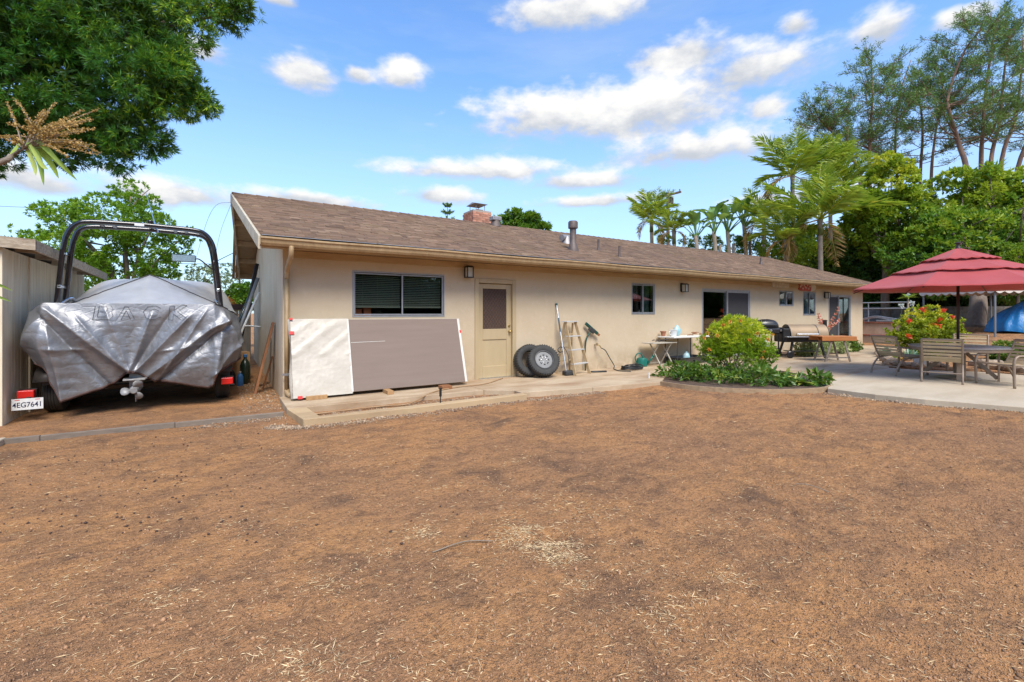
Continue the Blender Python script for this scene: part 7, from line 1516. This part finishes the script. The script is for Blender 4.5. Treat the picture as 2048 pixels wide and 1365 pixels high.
# ---------------------------------------------------------------- cabbage tree reaching in beside the camera
base = DP(-190, 0, 3.9); base.z = GZ; hd = DP(42, 300, 3.85); t = thing('cabbage_tree', 'cabbage tree branch with strap leaves and tan flower panicle beside the shed', 'tree', base)
MB().tube(spline([base - Vector((0, 0, .1)), base + Vector((-.05, 0, 1.1)), DP(-190, 420, 3.9), DP(-90, 352, 3.87), DP(5, 322, 3.85), hd], 6), [.05 - .0013 * i for i in range(31)], 9).build('trunk', 'bark', t, smooth=True)
MB().tube(spline([DP(-190, 420, 3.9), DP(-90, 355, 3.8), DP(5, 325, 3.75), DP(22, 312, 3.78)], 5), .02, 7).build('branch', 'bark_pale', t, smooth=True)
for (a, b2, c, w_) in [((55, 285), (78, 320), (88, 372), .045), ((62, 285), (100, 325), (118, 358), .04), ((66, 283), (110, 318), (155, 362), .04), ((40, 285), (26, 305), (14, 326), .05), ((70, 280), (95, 300), (135, 345), .035), ((50, 290), (68, 330), (72, 352), .035), ((30, 310), (10, 322), (-30, 330), .04), ((60, 290), (84, 330), (96, 340), .03)]:
    d0 = 3.85 + random.uniform(-.1, .1); sp = spline([DP(*a, d0), DP(*b2, d0 - .05), DP(*c, d0 - .1)], 6); V = []; n = len(sp)
    for i, p in enumerate(sp):
        f = i / (n - 1); w = w_ * .42 * math.sin(min(1, f * .85 + .15) * math.pi) ** .7; sd_ = (RT * 1.0 + Vector((0, 0, .45))).normalized(); w *= 1.5; V += [p - sd_ * w, p + FW * w * .5, p + sd_ * w]
    mb = MB(); mb.add(V, [(3 * i + j, 3 * i + j + 1, 3 * i + j + 4, 3 * i + j + 3) for i in range(n - 1) for j in (0, 1)], random.uniform(.1, .9)); mb.build('leaf', 'leaf_strap', t, smooth=True)
PV = []; c0_ = hd
for k in range(46):
    tx, ty = random.choice([(random.uniform(90, 205), random.uniform(235, 325)), (random.uniform(-60, 140), random.uniform(195, 300)), (random.uniform(60, 200), random.uniform(215, 300))]); e = DP(tx, ty, 3.85 + random.uniform(-.35, .35)); c1_ = c0_ + (DP(130, 272, 3.85) - c0_) * random.random() * .6; m_ = c1_.lerp(e, .5) + Vector((0, 0, .04)); sp = spline([c1_, m_, e], 7); mb = MB(); mb.tube(sp, [.0055 * (1 - .7 * i / 14) for i in range(15)], 4, False); o = mb.build('panicle_stem', 'bark_pale', t)
    q = np.array([tuple(p) for p in sp[4:]]); f_ = np.repeat(q[:-1], 9, 0) + (np.repeat(q[1:] - q[:-1], 9, 0)) * rng.random((9 * (len(q) - 1), 1)); PV.append(f_)
PV = np.concatenate(PV); PV = PV + rng.normal(size=PV.shape) * .004; V, F, li = leaves(PV, rng.normal(size=PV.shape), .017, .013); np_mesh('flower_panicle', V, F, 'leaf_dry', t, rng.random(len(PV))[li])
for (a, b2, c) in [((-60, 560), (-10, 568), (26, 582)), ((-60, 575), (-15, 590), (24, 604)), ((-50, 545), (-20, 565), (12, 575))]:
    sp = spline([DP(*a, 3.9), DP(*b2, 3.9), DP(*c, 3.85)], 6); V = []; n = len(sp)
    for i, p in enumerate(sp): f = i / (n - 1); w = .016 * math.sin(min(1, f * .7 + .3) * math.pi) ** .7; V += [p - Vector((0, 0, w)), p + FW * w * .5, p + Vector((0, 0, w))]
    mb = MB(); mb.add(V, [(3 * i + j, 3 * i + j + 1, 3 * i + j + 4, 3 * i + j + 3) for i in range(n - 1) for j in (0, 1)], .3); mb.build('leaf', 'leaf_strap', t, smooth=True)
lowh = DP(-62, 556, 3.9); MB().tube(spline([base + Vector((0, 0, .9)), base.lerp(lowh, .5) + Vector((0, 0, .8)), lowh], 5), .02, 7).build('branch', 'bark', t, smooth=True)
# ---------------------------------------------------------------- loose stuff on the ground
mat('straw', (.70, .55, .34), .9, col2=(.56, .40, .22), scale=30, rnd=.3, spec=.1); mat('pod_dark', (.06, .036, .028), .9, col2=(.10, .06, .045)); mat('gravel_mix', (.42, .30, .19), .95, col2=(.22, .155, .11), scale=3, rnd=.5)
def zs_at(P_):
    i = np.clip(np.searchsorted(gx, P_[:, 0]) - 1, 0, nxg - 2); j = np.clip(np.searchsorted(gy, P_[:, 1]) - 1, 0, nyg - 2); fx = (P_[:, 0] - gx[i]) / (gx[i + 1] - gx[i]); fy = (P_[:, 1] - gy[j]) / (gy[j + 1] - gy[j])
    return (ZZ[i, j] * (1 - fx) + ZZ[i + 1, j] * fx) * (1 - fy) + (ZZ[i, j + 1] * (1 - fx) + ZZ[i + 1, j + 1] * fx) * fy
def in_yard(P_):
    """open dirt: before the walk, the bed and the patio"""
    x, y = P_[:, 0], P_[:, 1]; lim = np.interp(x, [-6, .78, .8, 4.5, 7.6, 8.3, 9.4, 9.5, 10.2, 11, 13.5], [-1.3, -1.3, -2.03, -2.05, -2.5, -3.85, -4.5, -5.4, -7.0, -9, -12]); return y < lim
def px_pts(n, x0, x1, y0, y1):
    a = np.stack([rng.uniform(x0, x1, n), rng.uniform(y0, y1, n)], 1); return np.array([tuple(G(q[0], q[1], GZ).xy) for q in a])
S = [px_pts(2600, -80, 2130, 835, 1420), np.stack([rng.uniform(-5, 12, 4200), rng.uniform(-8, -1.4, 4200)], 1)]
for (px, py, sx, sy, n) in [(1075, 1085, 46, 12, 620), (1110, 1110, 30, 10, 520), (1040, 1062, 26, 12, 320), (1120, 1000, 70, 18, 160), (1180, 1035, 40, 15, 140), (845, 1065, 16, 8, 120), (1160, 1170, 20, 12, 90), (1450, 1155, 14, 8, 80), (1100, 1320, 0, 0, 0), (600, 1330, 70, 26, 260), (330, 1195, 40, 14, 110), (480, 1050, 40, 14, 70), (1500, 1045, 50, 12, 70), (1550, 960, 60, 14, 90), (700, 920, 80, 12, 90), (60, 960, 90, 30, 160), (1330, 1240, 30, 12, 70), (1380, 1200, 40, 16, 90), (1700, 1010, 80, 16, 70)]:
    for k in range(1):
        if n: a = np.stack([px + rng.normal(size=n) * sx, py + rng.normal(size=n) * sy], 1); S.append(np.array([tuple(G(q[0], max(q[1], 800), GZ).xy) for q in a]))
for k in range(46):
    c = px_pts(1, 0, 2048, 860, 1360)[0]; n = int(rng.integers(14, 60)); sg = rng.uniform(.04, .16); a0 = rng.uniform(0, 3.1); q = rng.normal(size=(n, 2)) * [sg * 2.2, sg * .6]; S.append(c + np.stack([q[:, 0] * math.cos(a0) - q[:, 1] * math.sin(a0), q[:, 0] * math.sin(a0) + q[:, 1] * math.cos(a0)], 1))
P_ = np.concatenate(S); P_ = P_[in_yard(P_)]; dist = np.hypot(P_[:, 0], P_[:, 1] - CAM_Y); P3 = np.column_stack([P_, zs_at(P_) + .003]); a_ = rng.uniform(0, 6.28, len(P3)); D_ = np.column_stack([np.cos(a_), np.sin(a_), rng.normal(size=len(P3)) * .12]); V, F, li = leaves(P3, D_, rng.gamma(3, .0072, len(P3)) + .008, rng.uniform(.0022, .0050, len(P3)), .5)
o = np_mesh('straw_litter', V, F, 'straw', None, rng.random(len(P3))[li]); tag(o, 'pale straw bits scattered over the brown dirt yard', 'straw', kind='stuff')
# clods and pebbles
def pebbles(name, P_, r_, m, label, cat, lift=.25, zf=None):
    n = len(P_); z = zs_at(P_) if zf is None else zf; octa = np.array([[1, 0, 0], [-1, 0, 0], [0, 1, 0], [0, -1, 0], [0, 0, .8], [0, 0, -.8]], float); of = np.array([[0, 2, 4], [2, 1, 4], [1, 3, 4], [3, 0, 4], [2, 0, 5], [1, 2, 5], [3, 1, 5], [0, 3, 5]])
    ang = rng.uniform(0, 6.28, n); c, s = np.cos(ang), np.sin(ang); V = octa[None] * (r_[:, None, None] * rng.uniform(.6, 1.35, (n, 6, 1))); X_ = V[..., 0] * c[:, None] - V[..., 1] * s[:, None]; Y_ = V[..., 0] * s[:, None] + V[..., 1] * c[:, None]
    V = np.stack([X_ + P_[:, 0:1], Y_ + P_[:, 1:2], V[..., 2] + (z + r_ * lift)[:, None]], -1).reshape(-1, 3); F = (of[None] + (np.arange(n) * 6)[:, None, None]).reshape(-1, 3); o = np_mesh(name, V, F, m, None, np.repeat(rng.random(n), 6)); tag(o, label, cat, kind='stuff'); return o
mat('clod', (.38, .21, .11), .97, col2=(.26, .145, .08), scale=30, rnd=.45)
P_ = np.concatenate([px_pts(26000, -60, 2110, 840, 1420), np.stack([rng.uniform(-4, 11, 14000), rng.uniform(-8, -1.4, 14000)], 1)]); P_ = P_[in_yard(P_)]; pebbles('dirt_clods', P_, rng.gamma(2.2, .0013, len(P_)) + .0012, 'clod', 'small crumbs of soil covering the dirt yard', 'soil')
P_ = np.concatenate([px_pts(130, -20, 520, 860, 1080), px_pts(30, 300, 1000, 880, 1100)]); P_ = P_[in_yard(P_)]; P_ = P_ + 0; pebbles('seed_pods', P_, rng.uniform(.006, .0125, len(P_)), 'pod_dark', 'small dark fallen seed pods on the dirt near the shed', 'seed pods', .6)
# gravel along the mow strip, inside it, and along the patio edge
def along(pts, n, w): pts = np.array(pts); i = rng.integers(0, len(pts) - 1, n); f = rng.random((n, 1)); return pts[i] * (1 - f) + pts[i + 1] * f + rng.normal(size=(n, 2)) * w
gs = [along([(.5, -1.75), (.9, -2.02), (2.4, -2.12), (4.5, -2.07), (6.0, -2.25)], 2600, .06), np.stack([rng.uniform(1.15, 4.4, 1500), rng.uniform(-1.78, -1.28, 1500)], 1), along([(-.3, -1.28), (.78, -1.25)], 400, .08)]
gs.append(along([tuple(G(a, c + 6, GZ).xy) for a, c in bedF], 2200, .07)); gs.append(along([tuple(G(a, c, GZ).xy) for a, c in ((1655, 788), (1750, 799), (1850, 809), (1950, 817), (2060, 826))], 2600, .07)); gs.append(np.stack([rng.uniform(.25, .84, 900), rng.uniform(-.6, 2.6, 900)], 1))
P_ = np.concatenate(gs); pebbles('gravel', P_, rng.gamma(3, .0022, len(P_)) + .003, 'gravel_mix', 'loose pale gravel strewn along the walk and patio edges', 'gravel', .3)
# a few fallen twigs
for (a, c, lb) in [((865, 1105), (985, 1082), 'dry twig lying on the dirt beside the straw drift'), ((1590, 968), (1660, 985), 'thin dry twig on the dirt before the patio')]:
    p, q = G(*a, GZ + .01), G(*c, GZ + .01); m_ = p.lerp(q, .5) + Vector((.02, .03, .012)); o = MB().tube(spline([p, m_, q], 5), .004, 5).build('twig', 'bark_pale'); tag(o, lb, 'twig')
# unseen trees added behind the viewpoint for the windows to mirror
for k, (x, y, s, rz_) in enumerate([(-14 + 4.6 * q, -20.5 - 1.5 * (q % 3) + (.0 if q < 8 else (q - 8) * .8), .72 + .09 * (q % 4), q * 1.3) for q in range(15)]):
    src = bpy.data.objects['yellow_tree' if k % 2 else 'backyard_tree']; c = copy_tree(src); c.matrix_basis = Matrix.Translation((x, y, GZ)) @ Matrix.Rotation(rz_, 4, 'Z') @ Matrix.Scale(s * (1 if k % 2 else 1.1), 4); c['label'] = 'unseen leafy tree added behind the camera for the windows to reflect'; c['group'] = 'unseen trees added for window reflections'

hs = bpy.data.objects['hedge_tree']
for q in range(19):  # unseen hedge row added so the panes reflect leaves, not bare horizon
    c = copy_tree(hs); c.matrix_basis = Matrix.Translation((-15 + 3.9 * q, -25 + (0 if q < 9 else (q - 9) * .7), GZ)) @ Matrix.Rotation(q * 2.1, 4, 'Z') @ Matrix.Diagonal((1.1, 1.1, .95 + .12 * (q % 3), 1)); c['label'] = 'unseen dark hedge shrub added behind the camera for the windows to reflect'; c['group'] = 'unseen hedge added for window reflections'
for q, (px, dp, s) in enumerate([(1690, 36, 1.5), (1760, 35, 1.4), (1830, 34, 1.6), (1900, 33, 1.4), (1970, 33, 1.6), (2040, 32, 1.5), (2110, 32, 1.6)]):
    p = DP(px, 0, dp); c = copy_tree(hs); c.matrix_basis = Matrix.Translation((p.x, p.y, .6)) @ Matrix.Rotation(q * 1.7, 4, 'Z') @ Matrix.Scale(s, 4); c['label'] = 'dark backdrop shrub standing deep behind the hedge and block wall'; c['group'] = 'backdrop shrubs behind the hedge'
